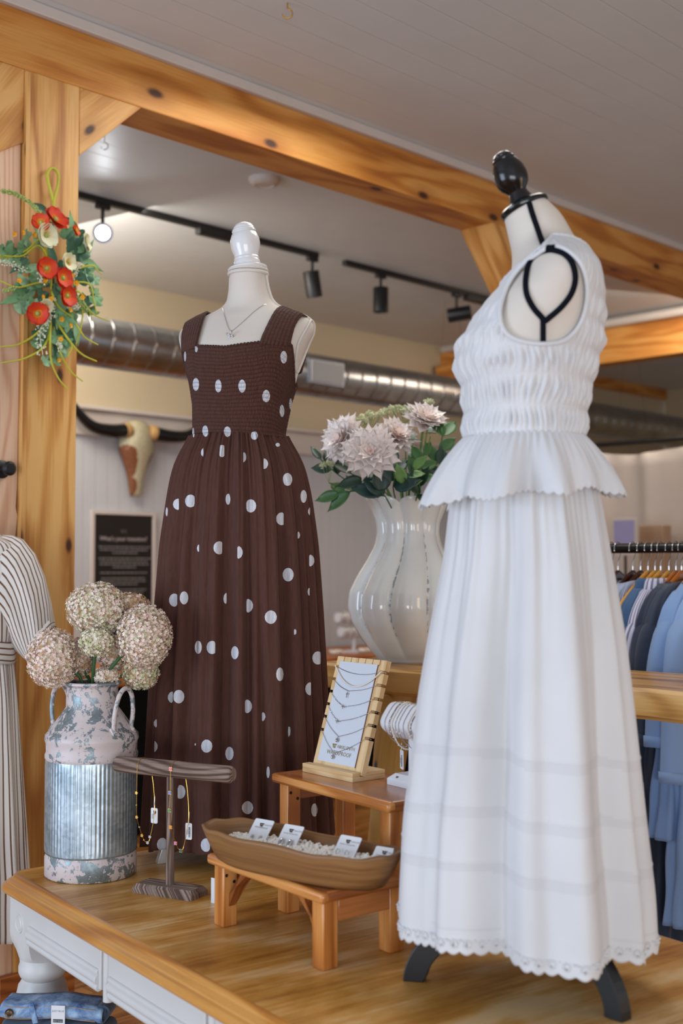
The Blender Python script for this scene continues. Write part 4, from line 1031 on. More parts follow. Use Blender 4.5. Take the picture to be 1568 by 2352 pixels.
for a in ((351, 1333, 50, 104), (529, 1346, 50, 104), (717, 1347, 58, 104), (908, 1427, 60, 100), (1048, 1116, 52, 100), (1033, 1546, 38, 98), (1102, 1490, 24, 90), (425, 1708, 46, 92), (600, 1713, 56, 84), (815, 1745, 60, 66), (330, 1722, 14, 84), (354, 1054, 22, 46), (1002, 1818, 36, 30), (265, 1110, 16, 80)): D(*a, 'E', (350, 500), 3.484)
def dot_sdf(vs):
    P = np.array([tuple(v) for v in vs]); out = np.full(len(P), 5.0)
    yc = P[:, 1] * math.cos(PIT) + (P[:, 2] - CAMZ) * math.sin(PIT); zc = -P[:, 1] * math.sin(PIT) + (P[:, 2] - CAMZ) * math.cos(PIT)
    X = 784 + F * P[:, 0] / yc; Y = 1176 - F * zc / yc
    near = P[:, 1] < BY + 0.06
    for (x, y, w, h, cut) in dots:
        cx = x; ww = w
        if cut == 'R': cx = x - w / 2 + FWp / 2; ww = FWp
        if cut == 'L': cx = x + w / 2 - FWp / 2; ww = FWp
        if cut == 'B': ww = FWp
        d = (np.sqrt(((X - cx) / (ww / 2)) ** 2 + ((Y - y) / (h / 2)) ** 2) - 1) * 10
        if cut in ('R', 'B'): d = np.maximum(d, (X - (x + w / 2)))
        if cut in ('L', 'B'): d = np.maximum(d, ((x - w / 2) - X))
        out = np.where(near, np.minimum(out, d), out)
    # scattered dots on the far side of the skirt
    th = np.arctan2(P[:, 1] - BO.y, P[:, 0] - BO.x); arc = th * 0.22 / 0.11; zz = P[:, 2] / 0.12
    r_ = np.floor(zz); fx = (arc + 0.5 * (r_ % 2)) % 1.0 - 0.5; fz = zz - r_ - 0.5
    d2 = (np.sqrt((fx * 0.11 / 0.0145) ** 2 + (fz * 0.12 / 0.0165) ** 2) - 1) * 10
    return np.where(near, out, d2)
def dotted(name, smock):
    t = NT(name); uv = t.coords('UV'); at_ = t.add('ShaderNodeAttribute', attribute_name='dots')
    cr = t.noise(t.coords('UV', (260, 26, 1)), 1.0, 3, 0.6); lo = t.noise(t.coords('UV', (20, 9, 1)), 1.0, 3)
    br_ = t.ramp(cr, [(0.3, rgb(76, 50, 43)), (0.7, rgb(88, 58, 50))])
    wh = t.ramp(cr, [(0.3, rgb(186, 188, 196)), (0.7, rgb(214, 216, 222))])
    t.base(t.mix(t.math('LESS_THAN', at_.outputs['Fac'], 0.0), br_, wh))
    if smock:
        sep = t.add('ShaderNodeSeparateXYZ'); t.lk(uv, sep.inputs[0])
        row = t.math('MULTIPLY', sep.outputs[1], 1 / 0.0085)
        rown = t.math('FLOOR', row); fr = t.math('FRACT', row)
        band = t.math('SINE', t.math('MULTIPLY', fr, math.pi))
        cmb = t.add('ShaderNodeCombineXYZ'); t.lk(t.math('MULTIPLY', sep.outputs[0], 330), cmb.inputs[0]); t.lk(t.math('MULTIPLY', rown, 0.8), cmb.inputs[1]); t.lk(t.math('MULTIPLY', fr, 0.7), cmb.inputs[2])
        g = t.noise(cmb.outputs[0], 1.0, 1, 0.4)
        t.bump(t.math('MULTIPLY', t.math('ADD', t.math('MULTIPLY', g, 1.6), 0.2), t.math('POWER', band, 0.6)), 0.8, 0.004)
    else:
        b = t.bump(t.math('ADD', t.math('MULTIPLY', cr, 0.35), lo), 0.3, 0.003)
    return t.props(0.85, 0, 0.12, Sheen_Weight=0.06, Sheen_Roughness=0.4)
dress = empty('polka_dot_dress', Vector((BO.x, BO.y, TZ + 0.035)), 'long brown sleeveless dress with white polka dots on the left dress form', 'dress', 'dresses on the table forms')
nt_ = 420
topk = [(-180, 900), (-160, 890), (-135, 868), (-90, 850), (-45, 868), (-20, 890), (0, 900), (8, 880), (16, 845), (26, 812), (38, 796), (50, 797), (60, 806), (90, 816), (120, 806), (130, 797), (142, 796), (154, 812), (164, 845), (172, 880), (180, 900)]
tx = np.array([a for a, _ in topk]); tp = np.array([b for _, b in topk])
angs = np.linspace(-180, 180, nt_ + 1)[:-1]; ypx = np.interp(angs, tx, tp)
for _ in range(5): ypx = (np.roll(ypx, 1) + 2 * ypx + np.roll(ypx, -1)) / 4
zw = [zf(1004 + 6 * math.cos(R(a))) for a in angs]
rows = []; NB = 90
for i in range(NB + 1):
    row = []
    for a, yp, z0 in zip(angs, ypx, zw):
        z = z0 + (zf(yp) - z0) * i / NB
        off = 0.006 + 0.0009 * math.sin(R(a) * 90 + math.sin(z * 700) * 2) * math.sin(z / 0.0085 * math.pi)
        row.append(form.pt(R(a), z, off))
    rows.append(row)
M['dot_smock'] = dotted('brown_dotted_smocked_cotton', True); M['dot_crinkle'] = dotted('brown_dotted_crinkle_cotton', False)
m = MB(); m.grid(rows, True, uvs=lambda i, j: (j * 0.0021, i * 0.0022))
edge_ = [p + (Vector((p.x - BO.x, p.y - BO.y, 0)).normalized()) * 0.0015 for p in rows[-1]]
m.attr['dots'] = list(dot_sdf(m.v)); m.build('bodice', M['dot_smock'], dress, solid=0.003, angle=None)
m = MB(); m.tube([p + Z * 0.0015 * math.sin(i * 1.9) for i, p in enumerate(edge_)], 0.0027, 6, closed=True); m.attr['dots'] = list(dot_sdf(m.v)); m.build('neck_edge', M['dot_smock'], dress)
for sd_ in (1, -1):
    rows = []; nst = 46
    for q in range(9):
        f = q / 8.0; row = []
        xb = 0.088 + f * 0.066; xt = 0.108 + f * 0.064
        ztop = z_side(xt) 
        zb_ = zf(812)
        for i in range(nst + 1):
            s_ = i / nst
            if s_ < 0.5:
                k = s_ / 0.5; x = xb + (xt - xb) * k ** 0.9; z = zb_ + (ztop - 0.002 - zb_) * math.sin(k * math.pi / 2)
                p = form.front(sd_ * x, z, 0.0085); p.z += 0.004 * k
            else:
                k = (s_ - 0.5) / 0.5; x = xt + (0.10 + f * 0.055 - xt) * k; z = ztop - 0.002 + (zf(855) - ztop) * (1 - math.cos(k * math.pi / 2))
                p = form.front(sd_ * x, z, 0.0085, True); p.z += 0.004 * (1 - k)
            row.append(p + Z * 0.0008 * math.sin(i * 2.3 + q))
        rows.append(row)
    m = MB(); m.grid(rows, False, uvs=lambda i, j: (j * 0.0045, i * 0.008))
    m.attr['dots'] = list(dot_sdf(m.v)); m.build('shoulder_strap', M['dot_smock'], dress, solid=0.0045, angle=None)
sk = [(1000, 111, .82), (1022, 118, .82), (1060, 143, .84), (1130, 158, .85), (1250, 173, .86), (1400, 181, .86), (1550, 187, .86), (1700, 194, .86), (1850, 202, .86), (1990, 209, .86)]
skt = smooth_tab([(zf(py), w * BY / F, k) for py, w, k in sk], 60, 3); skA = np.array(skt)
NT_, NZ_ = 1000, 150; zhem = TZ + 0.036; zwst = zf(1004)
SX = at(549, 1400, BY).x
rows = []
ths = np.linspace(0, 2 * math.pi, NT_ + 1)[:-1]
def folds(th, k, z):
    w1 = 0.5 * math.sin(2.2 * k + 1.0)
    lo_ = math.sin(17 * th + 1.2 + w1) + 0.7 * math.sin(26 * th + 3.0 + 0.9 * k) + 0.5 * math.sin(9 * th + 0.4) + 0.35 * math.sin(41 * th - 1.5 * k)
    hi = math.sin(73 * th + 0.8 * math.sin(5 * th)) + 0.6 * math.sin(112 * th + 1.3)
    amp = 0.0045 + 0.0175 * min(1, k * 1.7)
    lo_ = lo_ - 0.28 * lo_ * abs(lo_)
    if lo_ < -0.7: lo_ = -0.7 + (lo_ + 0.7) * 1.7
    return lo_ * amp + hi * (0.0026 * math.exp(-k * 7) + 0.0003)
for i in range(NZ_ + 1):
    k = (i / NZ_) ** 1.15; row = []
    for th in ths:
        zz = zwst + 0.002 - k * (zwst - zhem); zz -= 0.0  
        a = float(np.interp(zz, skA[:, 0], skA[:, 1])); kk = float(np.interp(zz, skA[:, 0], skA[:, 2]))
        f = folds(th, k, zz); cx_ = SX * min(1, k * 6) + form.o.x * (1 - min(1, k * 6)) - 0.0145 * (1 - min(1, k * 6))
        if k < 0.04: f -= 0.003 * (1 - k / 0.04)
        row.append(Vector((cx_ + (a + f) * math.cos(th), BO.y + (a * kk + f) * math.sin(th), zz + (0.010 * math.sin(3 * th + 1) + 0.004 * math.sin(17 * th)) * k ** 8)))
    rows.append(row)
m = MB(); m.grid(rows, True, uvs=lambda i, j: (j * 0.0016, i * 0.0072), flip=True)
m.attr['dots'] = list(dot_sdf(m.v)); m.build('skirt', M['dot_crinkle'], dress, solid=0.0015, angle=None)
# pendant necklace on the form
m = MB(); half = []
for t in np.linspace(0, 1, 16):
    x = 0.062 * (1 - t) ** 0.8; z = zf(704) + (zf(776) - zf(704)) * (0.12 * t + 0.88 * t ** 1.25) 
    half.append((x, z))
R_ = [form.front(x, z, 0.002) for x, z in half]; L_ = [form.front(-x, z, 0.002) for x, z in half]
bk = [form.pt(R(a), zf(704) + 0.006 * math.sin(R(-a)), 0.0015) for a in np.linspace(-10, -170, 14)]
pe = form.front(0, zf(776), 0.004)
neck = empty('cross_necklace', pe - Z * 0.03, 'fine silver chain with a small cross pendant on the cream form', 'necklace')
m.tube(R_[::-1][1:] + bk + L_, 0.0007, 5, closed=True); m.build('chain', M['silver'], neck)
m = MB(); fx = Vector((form.c, form.s, 0)); fn = Vector((form.s, -form.c, 0)); c_ = form.front(0.004, pe.z - 0.012, 0.006)
ax_ = (Z * 0.92 + fx * 0.38).normalized(); ay_ = (fx * 0.92 - Z * 0.38).normalized()
for d, l in ((ax_, 0.010), (-ax_, 0.013), (ay_, 0.009), (-ay_, 0.009)):
    m.box(c_ + d * l / 2, (l, 0.004, 0.002), (d, d.cross(fn), fn)); m.ball(c_ + d * l, 0.0032, 8)
m.ball(c_, 0.004, 8); m.build('pendant', M['silver'], neck)

# ---------------------------------------------------------------- right form (white dress), profile facing left
WY = 2.19; WO = Vector((at(1226, 2000, WY).x, WY, TZ))
zg = lambda py: at(1215, py, WY).z
xg = lambda px, py: at(px, py, WY).x - WO.x
def sec(py, l, r, b, tl=0.0): 
    a = (xg(r, py) - xg(l, py)) / 2; return (zg(py), (xg(r, py) + xg(l, py)) / 2, 0.0, a, b, b, tl)
wt = [sec(1080, 1062, 1350, .125), sec(1010, 1074, 1331, .113), sec(960, 1074, 1334, .117), sec(912, 1075, 1341, .126), sec(866, 1063, 1352, .138), sec(828, 1052, 1361, .146), sec(788, 1060, 1370, .155), sec(735, 1096, 1373, .168), sec(700, 1118, 1372, .174), sec(660, 1156, 1366, .172), sec(632, 1172, 1360, .160), sec(610, 1178, 1352, .138), sec(590, 1178, 1341, .108), sec(570, 1176, 1326, .078, .05), sec(548, 1172, 1311, .062, .16), sec(515, 1166, 1288, .054, .33), sec(483, 1159, 1254, .048, .47)]
wf = Body(wt, WO, 0.0, 110, 2)
we = empty('dress_form', WO, 'cream dress form with black finial and black tripod feet wearing white', 'dress form', 'dress forms on the table')
m = wf.mesh(zg(1080), zg(483), 80, 120); m.build('torso', M['linen'], we, angle=None)
def near(px, py, off=0.004):                 # point on the camera-facing flank
    Y = WY - 0.15
    for _ in range(60):
        p = at(px, py, Y); cx, cy, a, bf, bb, tl = wf.sec(p.z - 0); k = max(-0.995, min(0.995, (p.x - WO.x - cx) / (a + off)))
        Y = 0.5 * Y + 0.5 * (WY - (bf + off) * math.sqrt(1 - k * k))
    return at(px, py, Y)
ring = [(1266, 574), (1236, 582), (1215, 605), (1207, 640), (1209, 675), (1224, 706), (1243, 728), (1250, 737), (1262, 729), (1290, 704), (1312, 674), (1321, 640), (1314, 605), (1295, 583)]
rp_ = bez([near(x, y, 0.003) for x, y in ring] + [near(*ring[0], 0.003)], 90)[:-1]
m = MB(); m.tube(rp_, 0.0052, 10, closed=True); m.tube([near(1247, y, 0.003) for y in np.linspace(730, 786, 10)], 0.0052, 10)
m.tube(bez([near(1215, 466, 0.002), near(1222, 490, 0.002), near(1234, 525, 0.002), near(1247, 560, 0.002), near(1262, 576, 0.003)], 30), 0.0052, 10)
m.tube([near(1258, 572, 0.004), near(1275, 572, 0.004)], 0.008, 10)
m.build('armhole_cord', M['cord_black'], we)
m = MB()
for k in range(len(rp_)): pass
cen = sum(rp_, Vector()) / len(rp_)
# black finial on a slanted neck plate
cs = wf.sec(zg(483)); nc = Vector((WO.x + cs[0], WY, zg(483))); ax = Vector((-0.42, 0.03, 1)).normalized()
m = MB(); m.lathe([(r_ * 0.9, z_ * 0.97) for r_, z_ in [(0.0, -0.001), (0.049, 0.0), (0.0515, 0.004), (0.0515, 0.009), (0.047, 0.0125), (0.036, 0.0145), (0.026, 0.020), (0.0215, 0.030), (0.019, 0.038), (0.021, 0.042), (0.029, 0.050), (0.0335, 0.060), (0.035, 0.070), (0.0335, 0.083), (0.0285, 0.097), (0.0235, 0.104), (0.0245, 0.1065), (0.0225, 0.110), (0.020, 0.1115), (0.0205, 0.114), (0.015, 0.119), (0.007, 0.122), (0, 0.1225)]], nc, ax, 48)
m.build('finial', M['black_gloss'], we, angle=35)
m = MB(); m.tube([Vector((WO.x, WY, TZ + 0.14)), Vector((WO.x, WY, zg(1075)))], 0.018, 16); m.build('pole', M['black_satin'], we)
for (px, py) in ((950, 2254), (1420, 2342), None) if False else ((952, 2250), (1417, 2338), (0, 0)):
    if px: f_ = atz(px, py, TZ); d = Vector((f_.x - WO.x, f_.y - WY, 0)); dd = d.normalized(); prev = dd if px < 1000 else prev; Lr = d.length
    if not px: d1 = Vector((atz(952, 2250, TZ).x - WO.x, atz(952, 2250, TZ).y - WY, 0)).normalized(); d2 = Vector((atz(1417, 2338, TZ).x - WO.x, atz(1417, 2338, TZ).y - WY, 0)).normalized(); dd = -(d1 + d2).normalized(); Lr = 0.22
    n_ = Vector((-dd.y, dd.x, 0)); o_ = Vector((WO.x, WY, TZ))
    arc = []
    for t in np.linspace(0, 1, 12): zq = 0.165 * (1 - t); arc.append((0.012 + (Lr + 0.008) * max(0.0, 1 - (1 - t) ** 1.9) ** 0.62, zq))
    inn = [(x * 0.82, z * 0.72) for x, z in arc[::-1]]; inn[0] = (arc[-1][0] - 0.037, 0.0)
    m = MB(); m.prism([o_ + dd * x + Z * max(0, z) - n_ * 0.014 for x, z in arc + inn], n_ * 0.028); m.build('foot', M['black_satin'], we, bevel=0.002, smooth=False)

t = NT('white_cotton'); uv = t.coords('UV'); n1 = t.noise(t.coords('UV', (8, 3, 1)), 1.0, 3); at_ = t.add('ShaderNodeAttribute', attribute_name='band'); hl = t.add('ShaderNodeAttribute', attribute_name='hole')
c_ = t.ramp(n1, [(0.3, rgb(204, 205, 207)), (0.7, rgb(215, 216, 218))])
t.base(t.mix(t.math('MULTIPLY', t.math('GREATER_THAN', at_.outputs['Fac'], 0.5), 0.28), c_, rgb(188, 188, 192)))
t.bump(t.noise(t.coords('UV', (40, 14, 1)), 1.0, 4), 0.12, 0.003)
t.lk(t.math('SUBTRACT', 1.0, t.math('GREATER_THAN', hl.outputs['Fac'], 0.5)), t.b.inputs['Alpha'])
M['white_cotton'] = t.props(0.85, 0, 0.2, Sheen_Weight=0.15)
wd = empty('white_dress', Vector((WO.x, WY, TZ + 0.08)), 'long white sleeveless dress with peplum and lace hem on right form', 'dress', 'dresses on the table forms')
arm = [(1245, 575), (1200, 608), (1168, 650), (1150, 700), (1149, 735), (1162, 765), (1192, 782), (1243, 790), (1296, 782), (1330, 748), (1346, 700), (1347, 650), (1333, 605), (1300, 574), (1270, 565)]
def inside(x, y, poly):
    c = False; j = len(poly) - 1
    for i in range(len(poly)):
        xi, yi = poly[i]; xj, yj = poly[j]
        if (yi > y) != (yj > y) and x < (xj - xi) * (y - yi) / (yj - yi + 1e-12) + xi: c = not c
        j = i
    return c
topw = [(-180, 650), (-150, 642), (-120, 610), (-90, 567), (-60, 574), (-30, 588), (0, 602), (30, 588), (60, 574), (90, 567), (120, 610), (150, 642), (180, 650)]  # 180 = front (-X)
def bandz(py): return [821, 884, 949, 1008]
nt2, nb2 = 520, 190; rows = []; keep = []
els = [zg(q) for q in (706, 762, 821, 884, 949, 1010)]
angs2 = np.linspace(-180, 180, nt2 + 1)[:-1]
tpx = np.interp(angs2, [a for a, _ in topw], [b for _, b in topw])
for _ in range(12): tpx = (np.roll(tpx, 1) + 2 * tpx + np.roll(tpx, -1)) / 4
z0 = zg(1012)
for i in range(nb2 + 1):
    row = []
    for a, yp in zip(angs2, tpx):
        z = z0 + (zg(yp) - z0) * i / nb2; th = R(a)
        dmin = min(abs(z - e_) for e_ in els); b_ = min(1, dmin / 0.02)
        rf = 0.0045 * b_ * (0.5 + 0.5 * math.sin(42 * th + 1.6 * math.sin(z * 34 + 2 * math.sin(3 * th)) + 2.0 * math.sin(7 * th + z * 11))) + 0.0026 * b_ * math.sin(71 * th + 2.5 * math.sin(z * 60 + 4 * th)) + 0.0012 * b_ * math.sin(z * 90 + 3 * math.sin(5 * th))
        fade = 1.0 if z < zg(760) else max(0.25, 1 - (z - zg(760)) / 0.09)
        row.append(wf.pt(-th, z, 0.006 + rf * fade))
    rows.append(row)
m = MB(); m.grid(rows, True, uvs=lambda i, j: (j * 0.0018, i * 0.0025))
kp = []
for f in m.f:
    c = sum((Vector(m.v[i]) for i in f), Vector()) / 4
    q = proj(c) if c.y < WY else proj((c.x, 2 * WY - c.y, c.z)); kp.append(not inside(q[0], q[1], arm))
f2, mi2, uv2 = [], [], []
for k, ok in enumerate(kp):
    if ok: f2.append(m.f[k]); mi2.append(m.mi[k]); uv2 += m.uv[4 * k:4 * k + 4]
m.f, m.mi, m.uv = f2, mi2, uv2
m.attr['band'] = [0.0] * len(m.v); m.attr['hole'] = [0.0] * len(m.v)
m.build('bodice', M['white_cotton'], wd, solid=0.0025, angle=None)
ap = bez([near(x, y, 0.009) for x, y in arm] + [near(*arm[0], 0.009)], 150)[:-1]
m = MB(); m.tube(ap, 0.0042, 8, closed=True, squash=1.0); m.tube([Vector((p.x, 2 * WY - p.y, p.z)) for p in ap], 0.0042, 8, closed=True)
m.tube([p for p in rows[-1]][::3], 0.004, 8, closed=True)
m.attr['band'] = [0.0] * len(m.v); m.attr['hole'] = [0.0] * len(m.v); m.build('binding', M['white_cotton'], wd)
# peplum
rows = []; NP = 40; NTp = 640; hole = []; band = []
pst = sec(1008, 1073, 1333, .114)
for i in range(NP + 1):
    k = i / NP; row = []
    for j in range(NTp):
        th = 2 * math.pi * j / NTp
        cx0, a0, b0 = pst[1], pst[3], pst[4]
        cx1 = (xg(1404, 1140) + xg(985, 1140)) / 2; a1 = (xg(1404, 1140) - xg(985, 1140)) / 2; b1 = 0.185
        kk = k ** 0.85; a = a0 + 0.004 + (a1 - a0) * kk; b = b0 + 0.004 + (b1 - b0) * kk; cx_ = cx0 + (cx1 - cx0) * kk
        wv = math.sin(9 * th + 0.8) + 0.7 * math.sin(14 * th + 2.2) + 0.3 * math.sin(5 * th)
        gz = 0.003 * math.sin(60 * th + math.sin(7 * th)) * (1 - k) ** 2
        f = 0.019 * k * wv + gz + 0.006 * math.sin(math.pi * k)
        h = (0.108 + 0.018 * (-math.cos(th)) ** 1 * 0.6 + 0.006 * math.sin(9 * th + 0.8)) * k
        sc = 0.0055 * abs(math.sin(th * 46)) * max(0, (k - 0.85) / 0.15)
        row.append(Vector((WO.x + cx_ + (a + f) * math.cos(th), WY + (b + f) * math.sin(th), zg(1008) - h * 1.02 - sc + 0.002)))
        u_ = (th * 46 / math.pi) % 1.0 - 0.5; v_ = (k - 0.93) / 0.06
        hole.append(1.0 if (u_ * 3.2) ** 2 + (v_ * 1.2) ** 2 < 0.12 else 0.0); band.append(1.0 if 0.80 < k < 0.815 else 0.0)
    rows.append(row)
m = MB(); m.grid(rows, True, uvs=lambda i, j: (j * 0.002, i * 0.003), flip=True); m.attr['band'] = band; m.attr['hole'] = [0.0] * len(band)
m.build('peplum', M['white_cotton'], wd, solid=0.002, angle=None)
# skirt
wsk = [(1004, 1080, 1328, .108), (1080, 1052, 1356, .136), (1166, 1034, 1372, .146), (1279, 1022, 1392, .157), (1465, 988, 1422, .172), (1611, 965, 1438, .184), (1700, 957, 1446, .189), (1900, 934, 1464, .198), (2050, 926, 1482, .204), (2170, 922, 1488, .207)]
wsk = smooth_tab([sec(*q)[:5] for q in wsk], 60, 3); wA = np.array(wsk)
NTs, NZs = 900, 190; rows = []; band = []; hole = []
zt0 = zg(1008); hz0_ = TZ + 0.088
tucks = (0.135, 0.225, 0.325)
for i in range(NZs + 1):
    k = i / NZs; row = []
    for j in range(NTs):
        th = 2 * math.pi * j / NTs; zh = hz0_ - 0.016 * math.cos(th) + 0.012 * max(0, -math.sin(th)) + 0.005 * math.sin(5 * th)
        hgt = (1 - k) * (zt0 - zh); z = zh + hgt
        cx_, _, a, b = [float(np.interp(z, wA[:, 0], wA[:, q])) for q in (1, 2, 3, 4)]
        f = (math.sin(7 * th + 0.5) * 0.55 + math.sin(11 * th + 2.6) * 0.75 + 0.45 * math.sin(4 * th + 1.0))
        f = f - 0.22 * f * abs(f); g = math.sin(34 * th + 1.5 * math.sin(3 * th)) + 0.6 * math.sin(53 * th)
        amp = 0.003 + 0.0155 * min(1, k * 1.3)
        fo = f * amp + g * 0.004 * math.exp(-k * 5)
        if th > math.pi:
            pxn = (th - math.pi) / math.pi               # 0 left, 1 right along the near side
            for c0, w0, dp in ((0.40, 0.045, 0.055), (0.74, 0.04, 0.030), (0.2, 0.03, 0.018), (0.86, 0.03, 0.02)): fo -= dp * math.exp(-((pxn - c0) / w0) ** 2) * min(1, k * 1.5)
            for c0, w0, dp in ((0.58, 0.05, 0.034), (0.30, 0.04, 0.015)): fo += dp * math.exp(-((pxn - c0) / w0) ** 2) * min(1, k * 1.5)
        sc = 0.006 * (1 - abs(math.sin(th * 34))) * max(0, (k - 0.975) / 0.025)
        bd_ = 0.0
        for tk in tucks:
            if tk < hgt < tk + 0.018: bd_ = 1.0
            if 0 < hgt - tk - 0.018 < 0.004: fo += 0.0015
        if 0.038 < hgt < 0.042: bd_ = 1.0
        row.append(Vector((WO.x + cx_ + (a + fo) * math.cos(th), WY + (b + fo) * math.sin(th), z + sc)))
        u_ = ((th * 34 / math.pi) % 1.0) - 0.5; band.append(bd_)
        hole.append(1.0 if (u_ * 0.022 / 0.0022) ** 2 + ((hgt - 0.016) / 0.0026) ** 2 < 1 else 0.0)
    rows.append(row)
m = MB(); m.grid(rows, True, uvs=lambda i, j: (j * 0.0015, i * 0.005), flip=True); m.attr['band'] = band; m.attr['hole'] = hole
m.build('skirt', M['white_cotton'], wd, solid=0.0012, angle=None)
# embroidered hem flowers (raised stitching), one strip
m = MB(); nz0 = NZs
for q in range(68):
    th = 2 * math.pi * (q + 0.5) / 68
    j = int(round(th / (2 * math.pi) * NTs)) % NTs
    pz = [r[j] for r in rows]; tgt = pz[-1].z + 0.017; ii = min(range(NZs - 20, NZs), key=lambda i_: abs(rows[i_][j].z - tgt))
    c = rows[ii][j]; tn = (rows[ii][(j + 2) % NTs] - rows[ii][j - 2]).normalized(); nn_ = tn.cross(Z); nn_.normalize()
    if nn_.dot(Vector((c.x - WO.x, c.y - WY, 0))) < 0: nn_ = -nn_
    for w in range(7):
        a = w * 2 * math.pi / 7; e_ = tn * math.cos(a) + Z * math.sin(a); m.ball(c + e_ * 0.0062 + nn_ * 0.0012, 0.0024, 6)
    for w in (-1, 1): m.ball(c + tn * w * 0.0125 + Z * 0.006 + nn_ * 0.001, 0.0022, 6)
m.attr['band'] = [0.0] * len(m.v); m.attr['hole'] = [0.0] * len(m.v)
tag(m.build('hem_embroidery', M['white_cotton'], wd), kind='stuff')
# ================================================================ WOODEN RISERS
def riser(label, FL, FR, W_, H_, lw, over, name='wooden_riser', brace=True):
    d = Vector((FR.x - FL.x, FR.y - FL.y, 0)).normalized(); nrm = Vector((-d.y, d.x, 0))
    if nrm.y < 0: nrm = -nrm
    L = (Vector((FR.x, FR.y, 0)) - Vector((FL.x, FL.y, 0))).length
    o = Vector((FL.x, FL.y, TZ)); c = o + d * L / 2 + nrm * W_ / 2
    e = empty(name, c, label, 'riser', 'wooden display risers on the table')
    th = 0.021
    m = MB(); tl, tw = L + lw + over * 2, W_ + lw + over * 2
    m.box(c + Z * (H_ - th / 2), (tl, tw, th), (d, nrm, Z), grain=0); m.build('top', M['stool_top'], e, bevel=0.007)
    m = MB(); m.box(c - nrm * (tw / 2 - 0.0105) + Z * (H_ - th / 2 - 0.0005), (tl + 0.0012, 0.022, th + 0.0012), (d, nrm, Z), grain=0); m.build('front_edge', M['stool'], e, bevel=0.007)
    for a in (0, L):
        for b in (0, W_):
            m = MB(); m.box(o + d * a + nrm * b + Z * (H_ - th) / 2, (lw, lw, H_ - th), (d, nrm, Z), grain=2); lg = m.build('leg', M['stool'], e, bevel=0.003)
            if a == 0 and b == 0:
                for zz, q in ((0.02, -0.010), (0.035, 0.009)):
                    m = MB(); m.lathe([(0.0035, 0), (0.0035, 0.0012), (0.002, 0.0005), (0, 0.0005)], o + d * lw / 2 + nrm * q + Z * (H_ - th - zz), d, 16); m.build('screw', M['steel_dark'], lg)
    for a in (0, L):
        sg = -1 if a else 1
        m = MB(); m.box(o + d * (a - sg * (lw / 2 - 0.008)) + nrm * W_ / 2 + Z * (H_ - th - 0.021), (0.016, W_ - lw - 0.001, 0.040), (d, nrm, Z), grain=1); m.build('end_rail', M['stool_top'], e, bevel=0.002)
        if brace:
            p = o + d * (a + sg * (lw / 2)) + nrm * 0.004
            m = MB(); m.prism([p + nrm * 0.008 + Z * (H_ - th - 0.085), p + nrm * 0.008 + Z * (H_ - th - 0.062), p + nrm * 0.008 + d * sg * 0.075 + Z * (H_ - th - 0.0005), p + nrm * 0.008 + d * sg * 0.050 + Z * (H_ - th - 0.0005)][::1], -nrm * 0.016, grain=d + Z)
            m.build('diagonal_brace', M['stool_top'], e, smooth=False)
    return e, o, d, nrm, L
sFL, sFR = atz(518, 2124, TZ), atz(746, 2222, TZ)
r1, ro, rd_, rn_, rL = riser('low honey wood riser at the front of the table carrying the dough bowl', sFL, sFR, 0.165, 0.149, 0.036, 0.012)
tFL = Vector((-0.119, 2.795, 0)); tFR = Vector((0.103, 2.49, 0))
r2, so, sd_, sn_, sL = riser('taller honey wood riser behind the bowl carrying the necklace board', tFL, tFR, 0.158, 0.281, 0.036, 0.014, brace=False)
S2Z = TZ + 0.281; S1Z = TZ + 0.149

# ================================================================ DOUGH BOWL
bwc = Vector((-0.088, 2.405, S1Z)); bwd = Vector((0.787, -0.616, 0)).normalized(); bwn = Vector((0.616, 0.787, 0))
def brim(t, k):                              # outline of the bowl at fraction k of its height
    c, s_ = math.cos(t), math.sin(t)
    ex = 0.25 * (0.80 + 0.20 * k ** 0.8); ey = 0.083 * (0.66 + 0.34 * k ** 0.7)
    n_ = 2.7; x = ex * math.copysign(abs(c) ** (2 / n_ if True else 1), c); y = ey * math.copysign(abs(s_) ** (2 / 2.4), s_)
    y *= (1 - 0.16 * (abs(x) / ex) ** 4)
    return x, y
BH = 0.070
def bpt(t, k, inset=0.0, z=None):
    x, y = brim(t, k); r_ = math.hypot(x, y); s_ = (r_ - inset) / r_
    zz = k * BH if z is None else z
    wob = 0.003 * math.sin(3 * t + 1) + 0.0018 * math.sin(11 * t) + 0.006 * (abs(x) / 0.25) ** 3
    return bwc + bwd * x * s_ + bwn * y * s_ + Z * (zz + (wob * k if k > 0.2 else 0))
rows = []; nt3 = 120
for k, ins_, z in [(0, 0.02, 0.0005), (0.0, 0.006, 0.0015), (0.12, 0, None), (0.3, 0, None), (0.5, 0, None), (0.7, 0, None), (0.88, 0, None), (0.97, 0.001, None), (1.0, 0.005, None), (1.0, 0.010, None), (0.95, 0.0145, None), (0.8, 0.017, None), (0.6, 0.020, None), (0.42, 0.024, None), (0.3, 0.032, None), (0.25, 0.05, None)]:
    rows.append([bpt(2 * math.pi * q / nt3, k, ins_, z) for q in range(nt3)])
m = MB(); m.grid(rows, True, capa=True, capb=True, uvs=lambda i, j: (j * 0.0052, i * 0.009))
bowl = m.build('dough_bowl', M['bowlwood'], angle=None, loc=bwc); tag(bowl, 'long carved brown dough bowl on the low riser holding earring cards', 'bowl')
pz = BH * 0.64
rnd = random.Random(11); m = MB()
